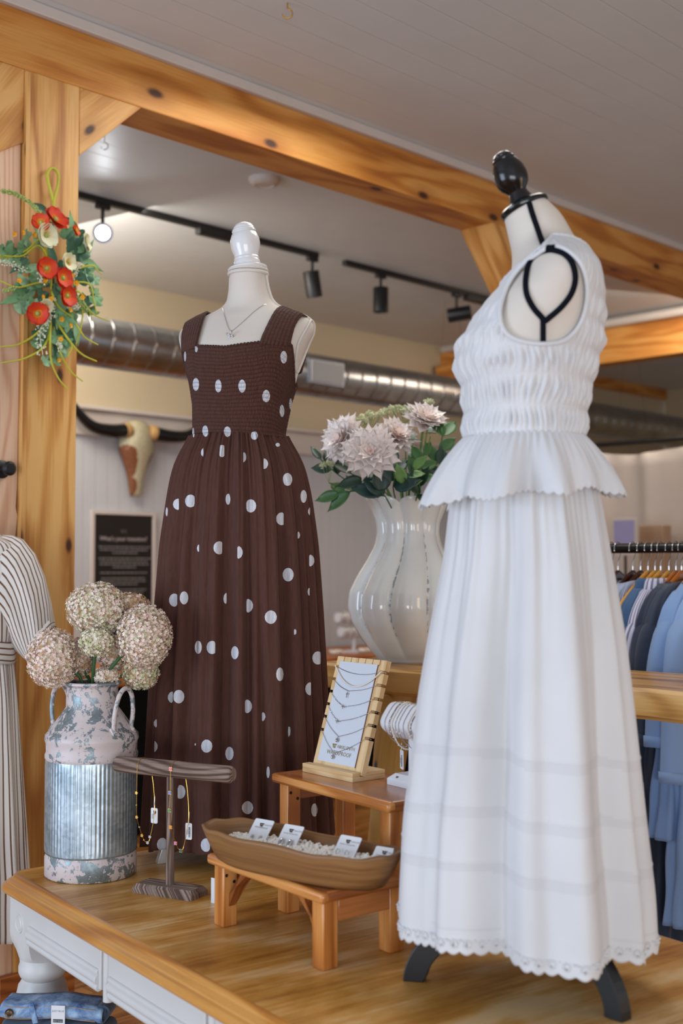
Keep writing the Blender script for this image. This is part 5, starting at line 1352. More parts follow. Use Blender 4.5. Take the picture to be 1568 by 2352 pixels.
for k in range(2200):
    x = rnd.uniform(-0.20, 0.215); y = rnd.uniform(-0.055, 0.055)
    if (abs(x) / 0.215) ** 3 + (abs(y) / 0.056) ** 2.5 > 1: continue
    r_ = rnd.uniform(0.0032, 0.0045); zz = pz + 0.0005 + rnd.uniform(-0.003, 0.003) + 0.004 * (y / 0.055) ** 2
    m.ball(bwc + bwd * x + bwn * y + Z * zz, r_, 8, 0, (rnd.uniform(.85, 1.1), rnd.uniform(.85, 1.1), rnd.uniform(.8, 1)))
fl = [bwc + bwd * 0.20 * math.cos(t) + bwn * 0.054 * math.sin(t) + Z * (pz - 0.007) for t in np.linspace(0, 2 * math.pi, 40)[:-1]]
m.add(fl, [tuple(range(len(fl)))]); tag(m.build('white_pebbles', M['pebble'], angle=None), 'small round white pebbles filling the dough bowl', 'pebbles', kind='stuff')
def earring_card(px, py, w, h, lean, label, sub, kind, yaw=0.0, sink=0.0):
    nn_ = py                                        # middle of the lower edge: px gives the place along the bowl
    lo_s, hi_s = -0.25, 0.25
    for _ in range(40):
        ms = (lo_s + hi_s) / 2; c = bwc + bwd * ms + bwn * nn_ + Z * (pz - 0.002 - sink)
        if proj(c)[0] < px: lo_s = ms
        else: hi_s = ms
    xd = (bwd * math.cos(yaw) + bwn * math.sin(yaw)).normalized(); bk = Vector((-xd.y, xd.x, 0)); yd = (bk * math.cos(R(lean)) + Z * math.sin(R(lean))).normalized(); nd = xd.cross(yd)
    e = empty('earring_card', c, label, 'earring card', 'earring cards in the dough bowl')
    P = []
    for cx_, cy_, a0 in ((w / 2 - 0.003, h - 0.003, 0), (-w / 2 + 0.003, h - 0.003, 90), (-w / 2 + 0.003, 0.003, 180), (w / 2 - 0.003, 0.003, 270)):
        for q in (0, 45, 90): a = R(a0 + q); P.append(c + xd * (cx_ + 0.003 * math.cos(a)) + yd * (cy_ + 0.003 * math.sin(a)))
    m = MB(); m.prism(P, -nd * 0.0014); m.build('card', M['white_card'], e, smooth=False)
    m = MB(); mark(m, c + xd * (-0.002) + yd * h * 0.76 + nd * 0.0006, xd, yd, 0.0068); m.build('logo', M['print_brown'], e, smooth=False)
    text('NIKKI SMITH', 0.0042, c + xd * 0.0055 + yd * h * 0.74, xd, yd, M['print_grey'], e, align='LEFT', lift=0.0006)
    text(sub, 0.0052 if sub.isupper() else 0.0042, c + yd * h * 0.60, xd, yd, M['print_grey'], e, lift=0.0006)
    for s_ in (-1, 1):
        q = c + xd * s_ * 0.011 + yd * h * 0.2 + nd * 0.002
        m = MB()
        if kind == 'hoop': m.tube([q + xd * 0.0045 * math.cos(t) + nd * (0.003 + 0.003 * math.sin(t)) + yd * 0.006 * math.sin(t) for t in np.linspace(0, 5.6, 18)], 0.0009, 6)
        elif kind == 'huggie': m.tube([q + xd * 0.0045 * math.cos(t) + nd * 0.002 + yd * 0.0065 * math.sin(t) for t in np.linspace(0, 6.28, 18)[:-1]], 0.0022, 8, closed=True)
        elif kind == 'star': flower_charm(m, q, xd, yd, nd, 0.0045, 5); m.ball(q + nd * 0.0015, 0.0016, 8)
        m.build('earring', M['silver'], e)
    return e
earring_card(584, 0.016, 0.052, 0.052, 50, 'leftmost earring card in the dough bowl, with small studs', 'WATERPROOF', 'star', 0.0)
earring_card(652, 0.012, 0.052, 0.052, 50, 'earring card with thick silver huggies, second from the left in bowl', 'Stainless Sterling Silver', 'huggie', 0.0)
earring_card(650, -0.030, 0.042, 0.030, 16, 'earring card lying low against the near side of the bowl', '', 'star', 0.1, 0.004)
earring_card(784, 0.012, 0.052, 0.050, 50, 'earring card with open wire hoops, right of the bowl middle', 'Stainless Sterling Silver', 'hoop', 0.0)
earring_card(868, 0.006, 0.052, 0.050, 46, 'rightmost earring card, mostly hidden by the bowl rim', 'Stainless Sterling Silver', 'star', 0.06, 0.006)

# ================================================================ NECKLACE BOARD
q0 = atz(694, 1772, S2Z); q1 = atz(809, 1798, S2Z)
nd_ = Vector((q1.x - q0.x, q1.y - q0.y, 0)).normalized(); nn2 = Vector((-nd_.y, nd_.x, 0)); BWD = (q1 - q0).length
e = empty('necklace_board', q0 + nd_ * BWD / 2 + nn2 * 0.05, 'slanted bamboo necklace display board with white card on the taller riser', 'jewelry display')
m = MB(); bc_ = q0 + nd_ * BWD / 2
m.box(bc_ + nn2 * 0.0475 + Z * 0.0055, (BWD, 0.095, 0.011), (nd_, nn2, Z)); m.box(bc_ + nn2 * 0.011 + Z * 0.0155, (BWD, 0.022, 0.009), (nd_, nn2, Z)); m.box(bc_ + nn2 * 0.066 + Z * 0.0155, (BWD, 0.058, 0.009), (nd_, nn2, Z))
m.build('base', M['bamboo'], e, bevel=0.001)
ups = (nn2 * 0.29 + Z * 0.957).normalized(); fnm = nd_.cross(ups)
bo = q0 + nd_ * 0.010 + nn2 * 0.0225 + Z * 0.0135; BW2, BH2, BT = BWD - 0.006, 0.262, 0.013
NOTL = [0.326, 0.446, 0.56, 0.676, 0.79, 0.906]; NOTR = [0.315, 0.43, 0.545, 0.66, 0.78, 0.895]
def bp(s_, t_, l=0.0): return bo + nd_ * (s_ * BW2) + ups * (t_ * BH2) + fnm * l
nw = 0.007 / BH2; ndp = 0.018 / BW2
P = [(0, 0), (1, 0)]
for t_ in NOTR: P += [(1, t_ - nw / 2), (1 - ndp, t_ - nw / 2), (1 - ndp, t_ + nw / 2), (1, t_ + nw / 2)]
P += [(1, 1)]
for k in range(6):
    s_ = 0.875 - k * 0.146; P += [(s_ + 0.009, 1), (s_ + 0.009, 1 - 0.05), (s_ - 0.009, 1 - 0.05), (s_ - 0.009, 1)]
P += [(0, 1)]
for t_ in NOTL[::-1]: P += [(0, t_ + nw / 2), (ndp * 0.6, t_ + nw / 2), (ndp * 0.6, t_ - nw / 2), (0, t_ - nw / 2)]
m = MB(); m.prism([bp(a, b, 0) for a, b in P], -fnm * BT, grain=ups); m.build('board', M['bamboo'], e, smooth=False)
m = MB(); m.prism([bp(a, b, 0.0016) for a, b in ((0.085, 0.055), (0.845, 0.055), (0.845, 0.955), (0.085, 0.955))], -fnm * 0.0014); ic = m.build('insert_card', M['white_board'], e, smooth=False)
m = MB(); m.prism([bp(a, b, 0.001) for a, b in ((0.845, 0.05), (0.86, 0.05), (0.86, 0.955), (0.845, 0.955))], -fnm * 0.0009); m.build('slot_shade_strip', plain('dark_slot_shadow', rgb(110, 66, 44), 0.7), e, smooth=False)  # dark strip painted as shade along the card slot
m = MB(); mark(m, bp(0.362, 0.205, 0.002), nd_, ups, 0.0088); m.build('logo', M['print_gold'], ic, smooth=False)
text('NIKKI SMITH', 0.0112, bp(0.425, 0.188, 0.0018), nd_, ups, M['print_gold'], ic, align='LEFT')
text('WATERPROOF', 0.0135, bp(0.485, 0.128, 0.0018), nd_, ups, M['print_gold'], ic)
def neckl(k, fx, drop, label, kind):
    a = (0.03, NOTL[k]); b = (0.965, NOTR[k]); L0 = bp(*a, 0.003); R0 = bp(*b, 0.003)
    apex = L0.lerp(R0, fx) - ups * drop; pts = []
    n = 30
    if kind in ('plain', 'beads'):
        for i in range(n + 1):
            t = i / n; pts.append(L0.lerp(R0, t) - ups * drop * 4 * t * (1 - t) + fnm * 0.001)
    else:
        A = bez([L0, L0.lerp(apex, 0.5) - ups * 0.004, apex], 14); B_ = bez([apex, R0.lerp(apex, 0.5) - ups * 0.004, R0], 14)
        pts = [p + fnm * 0.001 for p in A + B_[1:]]
    e2 = empty('necklace', apex, label, 'necklace', 'necklaces on the bamboo board')
    rr = 0.0006
    m = MB(); m.tube([bp(-0.012, a[1], -0.002)] + pts + [bp(1.008, b[1], -0.004)], rr, 5); m.build('chain', M['silver'], e2)
    if kind == 'beads':
        m = MB()
        for i in range(90):
            t = i / 89; p = L0.lerp(R0, t) - ups * drop * 4 * t * (1 - t) + fnm * 0.0026; m.ball(p, 0.0015 if i % 3 else 0.0019, 6)
        tag(m.build('beads', M['pearl'], e2), kind='stuff')
    m = MB(); c = apex + fnm * 0.0025
    if kind == 'cross':
        m.box(c - ups * 0.009, (0.002, 0.0014, 0.014), (nd_, fnm, ups)); m.box(c - ups * 0.007, (0.0075, 0.0014, 0.002), (nd_, fnm, ups))
    elif kind == 'sidecross':
        d = (R0 - L0).normalized(); m.box(c, (0.014, 0.0014, 0.0016), (d, fnm, ups)); m.box(c - d * 0.002, (0.0016, 0.0014, 0.010), (d, fnm, ups))
    elif kind == 'charm':
        m.ball(c - ups * 0.003, 0.0018, 8); flower_charm(m, c - ups * 0.0085, nd_, ups, fnm, 0.0052, 5); m.ball(c - ups * 0.0095 - nd_ * 0.003, 0.002, 6)
    if kind not in ('plain', 'beads'): m.build('pendant', M['silver'], e2)
    if kind == 'sidecross':
        m = MB()
        for i in range(2, len(pts) - 2, 4): m.ball(pts[i], 0.0013, 6)
        m.build('station_beads', M['silver'], e2)
neckl(5, 0.5, 0.0125, 'plain silver chain necklace, topmost on the bamboo board', 'plain')
neckl(5, 0.5, 0.042, 'pearly beaded necklace hanging in a deep curve on the bamboo board', 'beads')
neckl(4, 0.40, 0.024, 'silver necklace with upright cross, just under the beaded one', 'cross')
neckl(3, 0.38, 0.031, 'silver sideways cross necklace, upper of the two alike', 'sidecross')
neckl(2, 0.33, 0.036, 'silver sideways cross necklace, lower of the two alike', 'sidecross')
neckl(1, 0.41, 0.040, 'silver V necklace with star charm above the board lettering', 'charm')
neckl(0, 0.40, 0.048, 'lowest silver V necklace whose charm hangs over the board lettering', 'charm')

# ================================================================ WHITE BRACELET PILLOW STAND
A_ = atz(889.5, 1802, S2Z); bs_d = TV; bs_n = TU; bsc = A_ + TV * 0.05 + TU * 0.042
e = empty('bracelet_stand', bsc, 'white leatherette bracelet stand half hidden behind the white dress', 'jewelry stand')
m = MB(); rows = []
for z, k in ((0.0, 1), (0.014, 1), (0.026, 0.72)):
    rows.append([bsc + TV * sx * 0.052 * k + TU * sy * 0.042 * k + Z * z for sx, sy in ((-1, -1), (1, -1), (1, 1), (-1, 1))])
m.grid(rows, True, capa=True, capb=True); bb_ = m.build('base', M['white_leather'], e, bevel=0.001, smooth=False)
lx = TV; ly = (Z * 0.6 + TU * 0.75).normalized()
lo = bsc - TU * 0.0385 + Z * 0.018
m = MB(); sn = (Z * 0.85 - TU * 0.6).normalized(); yd = sn.cross(TV) * 1; yd = TV.cross(sn) * -1
yy = (TU * 0.85 + Z * 0.6).normalized()
mark(m, bsc - TU * 0.0372 - TV * 0.022 + Z * 0.0192 + sn * 0.0008, TV, yy, 0.0045); m.build('logo', M['print_brown'], bb_, smooth=False)
m = MB(); m.box(bsc + Z * 0.085, (0.034, 0.024, 0.13), (TV, TU, Z)); m.build('post', M['white_leather'], e, bevel=0.005)
be0 = at(883, 1652, A_.y + 0.045); bzc = be0.z; b0 = Vector((be0.x, be0.y, 0)); bl = 0.20
b0 = Vector((bsc.x, bsc.y, 0)) - TV * 0.088
rows = []; nb_ = 40
def pill(t, s_):
    c, s2 = math.cos(t), math.sin(t); n_ = 3.2
    return math.copysign(abs(c) ** (2 / n_), c) * 0.033 * s_, math.copysign(abs(s2) ** (2 / n_), s2) * 0.036 * s_
for f, s_ in ((0, 0.0), (0, 0.5), (0.002, 0.82), (0.006, 0.95), (0.014, 1), (0.05, 1), (0.1, 1), (0.15, 1), (bl - 0.014, 1), (bl - 0.004, 0.93), (bl, 0.8), (bl, 0)):
    rows.append([b0 + TV * f + Z * bzc + (TU * 0.8 - Z * 0.6) * pill(2 * math.pi * q / nb_, s_)[0] + (Z * 0.8 + TU * 0.6) * pill(2 * math.pi * q / nb_, s_)[1] for q in range(nb_)])
m = MB(); m.grid(rows, True); m.build('pillow_bar', M['white_leather'], e, angle=60)
labs = ['thin silver bracelet with tiny cross, outermost on the white pillow bar', 'silver link bracelet, second from the free end of the pillow bar', 'twisted pearl bracelet, third from the free end of the pillow bar', 'pale chain bracelet with spaced pearls, fourth on the pillow bar', 'second pale chain bracelet with spaced pearls, fifth on the pillow bar', 'plain silver bracelet with a gap on both sides, sixth on pillow bar', 'cream bead bracelet near the pillow bar post, beside the white dress', 'silver oval link bracelet against the white dress on the pillow bar']
for k, (f, lab) in enumerate(zip((0.032, 0.048, 0.057, 0.069, 0.080, 0.096, 0.112, 0.121), labs)):
    pts = []
    for q in range(44):
        t = 2 * math.pi * q / 44; a, b_ = pill(t, 1.045); hang = 0.0
        p = b0 + TV * (f + 0.006 * math.sin(t + 1)) + Z * bzc + (TU * 0.8 - Z * 0.6) * a + (Z * 0.8 + TU * 0.6) * b_
        if p.z < bzc - 0.01: p.z -= 0.010 * min(1, (bzc - 0.01 - p.z) / 0.02) * (1 + (k % 3) * 0.5)
        pts.append(p)
    e2 = empty('bracelet', b0 + TV * f + Z * (bzc - 0.04), lab, 'bracelet', 'bracelets on the white pillow bar')
    m = MB(); m.tube(pts, 0.0016 if k in (2, 6) else (0.0013 if k in (1, 7) else 0.0007), 6, closed=True); m.build('chain', M['pearl'] if k in (2, 6) else M['silver'], e2)
    if k in (1, 2, 3, 4, 6, 7):
        st = 1 if k in (2, 6) else (2 if k in (1, 7) else 6)
        for_ = MB()
        for i in range(0, 44, st): for_.ball(pts[i] , 0.0024 if k in (2, 6) else 0.0021, 6)
        tag(for_.build('beads', M['pearl'] if k != 1 else M['silver'], e2), kind='stuff')
    lowp = min(pts, key=lambda p: p.z)
    if k in (0, 5, 6):
        price_tag(e2, lowp + Z * 0.001 - TU * 0.0 , TV if k else (TV * 0.9 - TU * 0.4).normalized(), -TU if k else (-TU * 0.9 - TV * 0.4).normalized(), 0.026, 0.042, 0.016, 'bar', k)
# tan shadowed white tag lying behind the low riser leg
c = atz(493, 2075, TZ); m = MB(); m.box(Vector((c.x, c.y, TZ + 0.028)), (0.022, 0.002, 0.056), ((TV + TU * 0.3).normalized(), (TU - TV * 0.3).normalized(), Z)); 
tag(m.build('price_card', M['white_card'], bevel=0.0005), 'narrow white card standing behind the left leg of the low riser', 'card')

# ================================================================ LIVE-EDGE COUNTER, VASE
sc_u = 3.68 * S2; slz = CAMZ - 0.301; slth = 0.078
vA = 2.62; sl0 = pv(700, 1510, 3.68); va = 2.55
vL = (pv(722, 1510, 3.68)); vl = (vL.y - vL.x) * S2; vr = 0.6
slab_e = empty('live_edge_counter', rs(sc_u + 0.22, (vl + vr) / 2, 0), 'tall counter with a thick live-edge wood slab behind the dress forms', 'counter')
N_ = 46; top = []; bot = []
front = []
for i in range(N_ + 1):
    v = vl + (vr - vl) * i / N_; w1 = 0.010 * math.sin(i * 0.55) + 0.006 * math.sin(i * 1.3 + 1); front.append((v, w1))
m = MB()
rows = []
for (v, w1) in front:
    u0_ = sc_u + w1
    rows.append([rs(u0_ + 0.014, v, slz), rs(u0_, v, slz - 0.008), rs(u0_ - 0.006 + 0.004 * math.sin(v * 9), v, slz - slth * 0.5), rs(u0_ + 0.004, v, slz - slth * 0.85), rs(u0_ + 0.022, v, slz - slth)])
m.grid(rows, False, 1, uvs=lambda i, j: (i * 0.05, j * 0.022))
ub = sc_u + 0.45
for i in range(N_):
    a, b_ = rows[i], rows[i + 1]
    m.add([a[0], b_[0], rs(ub, front[i + 1][0], slz), rs(ub, front[i][0], slz)], [(0, 1, 2, 3)], 0, [[(i * .05, 0), (i * .05 + .05, 0), (i * .05 + .05, .45), (i * .05, .45)]])
    m.add([a[4], b_[4], rs(ub, front[i + 1][0], slz - slth), rs(ub, front[i][0], slz - slth)], [(3, 2, 1, 0)], 1, [[(i * .05, 0), (i * .05 + .05, 0), (i * .05 + .05, .45), (i * .05, .45)]])
m.add([rs(ub, vl, slz), rs(ub, vr, slz), rs(ub, vr, slz - slth), rs(ub, vl, slz - slth)], [(0, 1, 2, 3)], 1)
for r_, v in ((rows[0], vl), (rows[-1], vr)): m.add(list(r_) + [rs(ub, v, slz - slth), rs(ub, v, slz)], [(0, 1, 2, 3, 4, 5, 6)], 1)
m.build('slab', [M['slab'], M['slab_edge']], slab_e, angle=35)
lt = pv(928, 1590, 3.84); lb_ = pv(868, 1935, 3.72)
vt = (lt.y - lt.x) * S2
for (v, lean) in ((vt, 0.16), (vr + 0.2, -0.12)):
    for uo in (0.09, 0.36):
        t_ = rs(sc_u + uo, v, slz - slth - 0.001); b_ = rs(sc_u + uo + (-0.03 if uo < 0.2 else 0.03), v + lean, 0.0)
        pts = [t_.lerp(b_, k) + V * 0.006 * math.sin(k * 9) for k in np.linspace(0, 1, 16)]
        m = MB(); m.tube(pts, [0.050 + 0.012 * (1 - abs(2 * k - 1)) * 0 + 0.004 * math.sin(k * 14) - 0.010 * k for k in np.linspace(0, 1, 16)], 20); m.build('log_leg', M['log'], slab_e)
    m = MB(); m.tube([rs(sc_u + 0.03, v, slz - slth - 0.032), rs(sc_u + 0.42, v, slz - slth - 0.032)], 0.03, 14); m.build('cross_log', M['log'], slab_e)

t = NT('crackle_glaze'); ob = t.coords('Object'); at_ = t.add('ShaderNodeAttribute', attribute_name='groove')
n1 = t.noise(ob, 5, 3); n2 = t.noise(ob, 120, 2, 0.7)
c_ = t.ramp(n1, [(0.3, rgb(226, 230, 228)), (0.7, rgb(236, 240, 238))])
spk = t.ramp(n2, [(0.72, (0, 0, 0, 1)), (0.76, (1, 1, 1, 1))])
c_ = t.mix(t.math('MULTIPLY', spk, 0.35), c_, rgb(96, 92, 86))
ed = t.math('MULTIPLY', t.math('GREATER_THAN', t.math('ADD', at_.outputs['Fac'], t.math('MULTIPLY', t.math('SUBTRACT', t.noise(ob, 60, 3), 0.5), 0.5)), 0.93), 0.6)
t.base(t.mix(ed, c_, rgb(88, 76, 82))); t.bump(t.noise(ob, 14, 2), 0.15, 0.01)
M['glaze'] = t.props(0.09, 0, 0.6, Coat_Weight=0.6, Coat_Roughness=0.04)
vc = pv(936, 1520, 3.68 + 0.34); vY = vc.y; VC = Vector((at(936, 1400, vY).x, vY, slz))
hv = lambda py: at(936, py, vY).z - slz
sc1 = vY / F
VT = smooth_tab([(0.0, 62), (hv(1520), 66), (hv(1500), 82), (hv(1470), 104), (hv(1430), 127), (hv(1395), 136), (hv(1360), 133), (hv(1320), 115), (hv(1285), 94), (hv(1250), 76), (hv(1225), 71), (hv(1200), 73), (hv(1175), 84), (hv(1152), 97)], 70, 2)
n = 220; rows = []; gv = []; nf = 9
vtop = VT[-1][0]
for (z, r_) in VT:
    row = []
    k = z / vtop
    for j in range(n):
        th = 2 * math.pi * j / n; tw = th + 0.35 * k + 0.20 * math.sin(k * 5.5) + 0.25
        ph = (tw * nf / (2 * math.pi)) % 1.0
        s_ = abs(math.sin(math.pi * ph)) ** 0.55                      # rounded flutes, sharp valleys
        amp = 0.10 * math.sin(math.pi * min(1, 0.06 + k)) + (0.12 * max(0, (k - 0.75) / 0.25)) + 0.04
        if k < 0.06: amp *= k / 0.06
        rr = r_ * sc1 * (1 - amp * 1.25 * (1 - s_) + 0.02)
        zz = z + (0.018 * (s_ - 0.5)) * max(0, (k - 0.9) / 0.1)
        row.append(VC + Vector((rr * math.cos(th), rr * math.sin(th), zz + 0.0005)))
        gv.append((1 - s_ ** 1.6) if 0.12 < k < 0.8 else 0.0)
    rows.append(row)
no = len(rows)
for q, (z, r_) in enumerate(VT[::-1][:26]):
    src = rows[no - 1 - q]; row = []
    for p in src:
        d = Vector((p.x - VC.x, p.y - VC.y, 0)); row.append(p - d.normalized() * (0.006 if q else 0.003) + Z * (0.002 if q == 0 else 0)); gv.append(0.0)
    rows.append(row)
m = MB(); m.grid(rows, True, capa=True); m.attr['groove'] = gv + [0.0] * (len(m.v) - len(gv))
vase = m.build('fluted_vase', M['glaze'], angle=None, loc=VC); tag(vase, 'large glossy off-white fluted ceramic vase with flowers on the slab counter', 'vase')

# ---- flowers of the vase
def leafmat(name, c, var=0.2, rough=0.45):
    return plain(name, c, rough, var=var, scale=30)
M['leaf'] = leafmat('leaf_mid_green', rgb(62, 104, 54)); M['leaf_dark'] = leafmat('leaf_dark_green', rgb(30, 58, 40)); M['leaf_blue'] = leafmat('leaf_blue_green', rgb(34, 66, 62)); M['leaf_lime'] = leafmat('leaf_fresh', rgb(104, 146, 78))
M['sage'] = leafmat('thistle_sage', rgb(128, 156, 128))
def dahlia_mat():
    t = NT('dahlia_petal'); ob = t.coords('UV'); sep = t.add('ShaderNodeSeparateXYZ'); t.lk(ob, sep.inputs[0])
    t.base(t.ramp(t.math('MULTIPLY', sep.outputs[1], 16.0), [(0.0, rgb(236, 184, 162)), (0.35, rgb(246, 226, 218)), (0.8, rgb(250, 242, 238))]))
    return t.props(0.6, 0, 0.25, Subsurface_Weight=0.0)
M['dahlia'] = dahlia_mat(); M['dahlia_heart'] = plain('dahlia_heart', rgb(206, 150, 80), 0.6, var=0.2, scale=60)
def dahlia(px, py, Y, face, r, label, seed):
    rnd = random.Random(seed); c = at(px, py, Y); f = Vector(face).normalized(); x = f.orthogonal().normalized(); y = f.cross(x)
    e = empty('dahlia', VC + Vector(((c.x - VC.x) * 0.4, (c.y - VC.y) * 0.3, vtop)), label, 'flower', 'dahlias in the fluted vase')
    m = MB(); m.tube(bez([VC + Vector(((c.x - VC.x) * 0.05, (c.y - VC.y) * 0.1, vtop - 0.16)), VC + Vector(((c.x - VC.x) * 0.4, (c.y - VC.y) * 0.3, vtop - 0.005)), c - f * 0.03 - Z * 0.02, c - f * 0.008], 18), 0.004, 8); m.build('stem', M['leaf_lime'], e)
    m = MB()
    for li, (np_, L, Wd, el, cu) in enumerate(((12, 1.0, .52, 0.02, 0.35), (13, .96, .50, 0.30, 0.3), (12, .84, .46, 0.62, 0.1), (10, .66, .36, 1.0, -0.1), (8, .42, .24, 1.25, -0.25), (6, .25, .18, 1.42, -0.4))):
        for k in range(np_):
            a = 2 * math.pi * (k + 0.5 * (li % 2)) / np_ + rnd.uniform(-.12, .12); rdv = x * math.cos(a) + y * math.sin(a)
            d = rdv * math.cos(el + rnd.uniform(-.1, .1)) + f * math.sin(el); nr = f * math.cos(el) - rdv * math.sin(el)
            petal(m, c + f * 0.003 * li, d, nr, r * L * rnd.uniform(.9, 1.08), r * Wd * rnd.uniform(.9, 1.15), curl=cu - rnd.uniform(0, .25), cup=0.5, n=7, shape=lambda t: max(0.03, math.sin(math.pi * min(1, (0.10 + 0.90 * t) ** 1.15))) ** 0.75)
    m.build('petals', M['dahlia'], e, angle=None)
    m = MB(); m.ball(c + f * 0.010, r * 0.09, 10); m.build('flower_heart', M['dahlia_heart'], e)
dahlia(852, 1040, VC.y - 0.17, (-0.10, -1, 0.18), 0.098, 'front blush dahlia facing the camera, lowest of the four', 1)
dahlia(792, 1012, VC.y - 0.11, (-0.75, -0.8, 0.25), 0.092, 'blush dahlia turned left at the left side of the bouquet', 2)
dahlia(908, 1008, VC.y - 0.05, (0.3, -0.7, 0.6), 0.082, 'blush dahlia tucked behind the front one, to its right', 3)
dahlia(975, 972, VC.y - 0.02, (0.25, -0.6, 0.75), 0.085, 'peach-white dahlia highest at the right of the bouquet', 4)
def floretcloud(m, c, r, n, rnd, mi=0, s_=0.0022):
    for _ in range(n):
        d = Vector((rnd.gauss(0, 1), rnd.gauss(0, 1), rnd.gauss(0, .6))).normalized() * r * rnd.uniform(.3, 1); p = c + d
        x = Vector((rnd.gauss(0, 1), rnd.gauss(0, 1), rnd.gauss(0, 1))).normalized(); y = x.orthogonal().normalized()
        m.add([p + x * s_, p + y * s_, p - x * s_, p - y * s_], [(0, 1, 2, 3)], mi); z_ = x.cross(y); m.add([p + z_ * s_, p + y * s_, p - z_ * s_, p - y * s_], [(0, 1, 2, 3)], mi)
M['lace'] = plain('lace_flower', rgb(210, 214, 176), 0.7, var=0.15, scale=90); M['lace_stem'] = plain('lace_flower_stem', rgb(128, 150, 88), 0.6, var=0.15)
def lace(px, py, Y, w, tilt, label, seed, n=20):
    rnd = random.Random(seed); c = at(px, py, Y); e = empty('lace_flower', VC + Vector(((c.x - VC.x) * .4, .01, vtop)), label, 'flower', 'lace flowers in the fluted vase')
    base = c - Z * 0.055
    m = MB(); m.tube(bez([VC + Vector(((c.x - VC.x) * .05, 0.01, vtop - 0.14)), VC + Vector(((c.x - VC.x) * .4, .01, vtop)), base], 12), 0.0025, 6); m.build('stem', M['lace_stem'], e)
    m = MB(); m2 = MB()
    for k in range(n):
        a = k * 2.4; rr = w * math.sqrt((k + .5) / n); p = c + Vector((rr * math.cos(a), rr * math.sin(a) * .8, tilt * rr * math.cos(a) - 0.25 * rr * rr / w + rnd.uniform(-.004, .004)))
        m2.tube(bez([base, base.lerp(p, .6) - Z * .006, p], 6), 0.0007, 4); floretcloud(m, p + Z * 0.006, 0.011, 46, rnd, 0, 0.0026)
    m2.build('umbel_rays', M['lace_stem'], e); m.build('flower_cluster', M['lace'], e, smooth=False)
lace(930, 938, VC.y + 0.02, 0.075, 0.0, 'large flat lace flower at the top centre of the bouquet', 1, 26)
lace(842, 958, VC.y - 0.03, 0.062, 0.35, 'lace flower sloping down left of the top one', 2, 20)
lace(782, 975, VC.y - 0.02, 0.032, 0.5, 'small green lace flower above the left dahlia', 3, 8)
lace(755, 1068, VC.y - 0.12, 0.02, 0.0, 'tiny lace flower sprig under the left dahlia', 4, 5)
lace(984, 925, VC.y + 0.03, 0.018, 0.0, 'tiny lone lace flower sprig at the upper right', 5, 4)
def thistle(px, py, Y, label):
    c = at(px, py, Y); e = empty('sea_holly', VC + Vector(((c.x - VC.x) * .4, -.01, vtop)), label, 'flower', 'sea hollies in the fluted vase')
    m = MB(); m.tube(bez([VC + Vector(((c.x - VC.x) * .05, -.01, vtop - 0.14)), VC + Vector(((c.x - VC.x) * .4, -.02, vtop)), c - Z * .02], 10), 0.002, 6); m.build('stem', M['leaf_lime'], e)
    m = MB(); m.ball(c, 0.009, 12, 0, (.85, .85, 1.25)); m.build('cone', plain('thistle_cone', rgb(160, 176, 164), .6, var=.2, scale=300, bump=1.0, bscale=500), e)
    m = MB()
    for k in range(8): a = k * math.pi / 4; d = Vector((math.cos(a), math.sin(a) * .8, 0.15)); petal(m, c - Z * 0.010, d, Z, 0.028, 0.008, -.3, .2)
    m.build('bracts', M['sage'], e)
thistle(948, 1003, VC.y - 0.14, 'upper left sea holly thistle beside the broad green leaves')
thistle(988, 988, VC.y - 0.12, 'highest sea holly thistle, in front of the right dahlia')
thistle(851, 1090, VC.y - 0.20, 'pale sea holly thistle hanging under the front dahlia')
thistle(941, 1046, VC.y - 0.11, 'greenish sea holly thistle in the middle of the foliage')
def branch(pts, leaves, mat, label, seed, stem_r=0.0022, n_=None):
    """pts: pixel path (px, py, dY) from the vase mouth outwards; leaves: (fraction, angle, length, width)"""
    rnd = random.Random(seed); P = bez([VC + Vector((0, 0, vtop - 0.12))] + [at(x, y, VC.y + dy) for x, y, dy in pts], 26)
    e = empty('leafy_branch', P[6], label, 'foliage', 'leafy branches in the fluted vase')
    m = MB(); m.tube(P, stem_r, 6); m.build('stem', M['stem_green'], e)
    for (f, sd, L, Wd) in leaves:
        i = min(len(P) - 2, int(f * (len(P) - 1))); d0 = (P[i + 1] - P[i]).normalized(); vw = Vector((0, -1, 0.25)).normalized(); side = d0.cross(vw).normalized()
        d = (d0 * 0.75 + side * sd + Vector((0, rnd.uniform(-.3, .2), rnd.uniform(-.1, .15)))).normalized()
        nr = (vw + Vector((rnd.uniform(-.5, .5), 0, rnd.uniform(-.2, .6)))).normalized()
        m = MB(); petal(m, P[i], d, nr, L * 1.2, Wd * 1.2, rnd.uniform(-.5, .1), 0.3, n=8, tip=1.0, shape=lambda t: math.sin(math.pi * min(1, t ** 0.85)) ** 0.8 + 0.03); m.build('leaf', mat, e, angle=None, solid=0.0006)
    return e
branch([(865, 1140, -.06), (790, 1100, -.10), (730, 1050, -.08)], [(.75, .7, .07, .03), (.85, -.6, .06, .028), (.99, .2, .055, .02), (.92, .8, .055, .022)], M['leaf_dark'], 'dark leafy twig reaching far left under the dahlias', 1)
branch([(870, 1145, -.08), (820, 1128, -.14), (775, 1135, -.12)], [(.6, .6, .06, .028), (.78, -.5, .085, .036), (.99, .0, .075, .032), (.9, .7, .07, .03)], M['leaf'], 'mid green leaves drooping over the left rim of the vase', 2)
branch([(880, 1140, -.10), (850, 1110, -.16), (800, 1085, -.14)], [(.6, .5, .07, .03), (.8, -.5, .075, .032), (.99, .1, .08, .034)], M['leaf_dark'], 'dark green leaves left of centre beneath the front dahlia', 3)
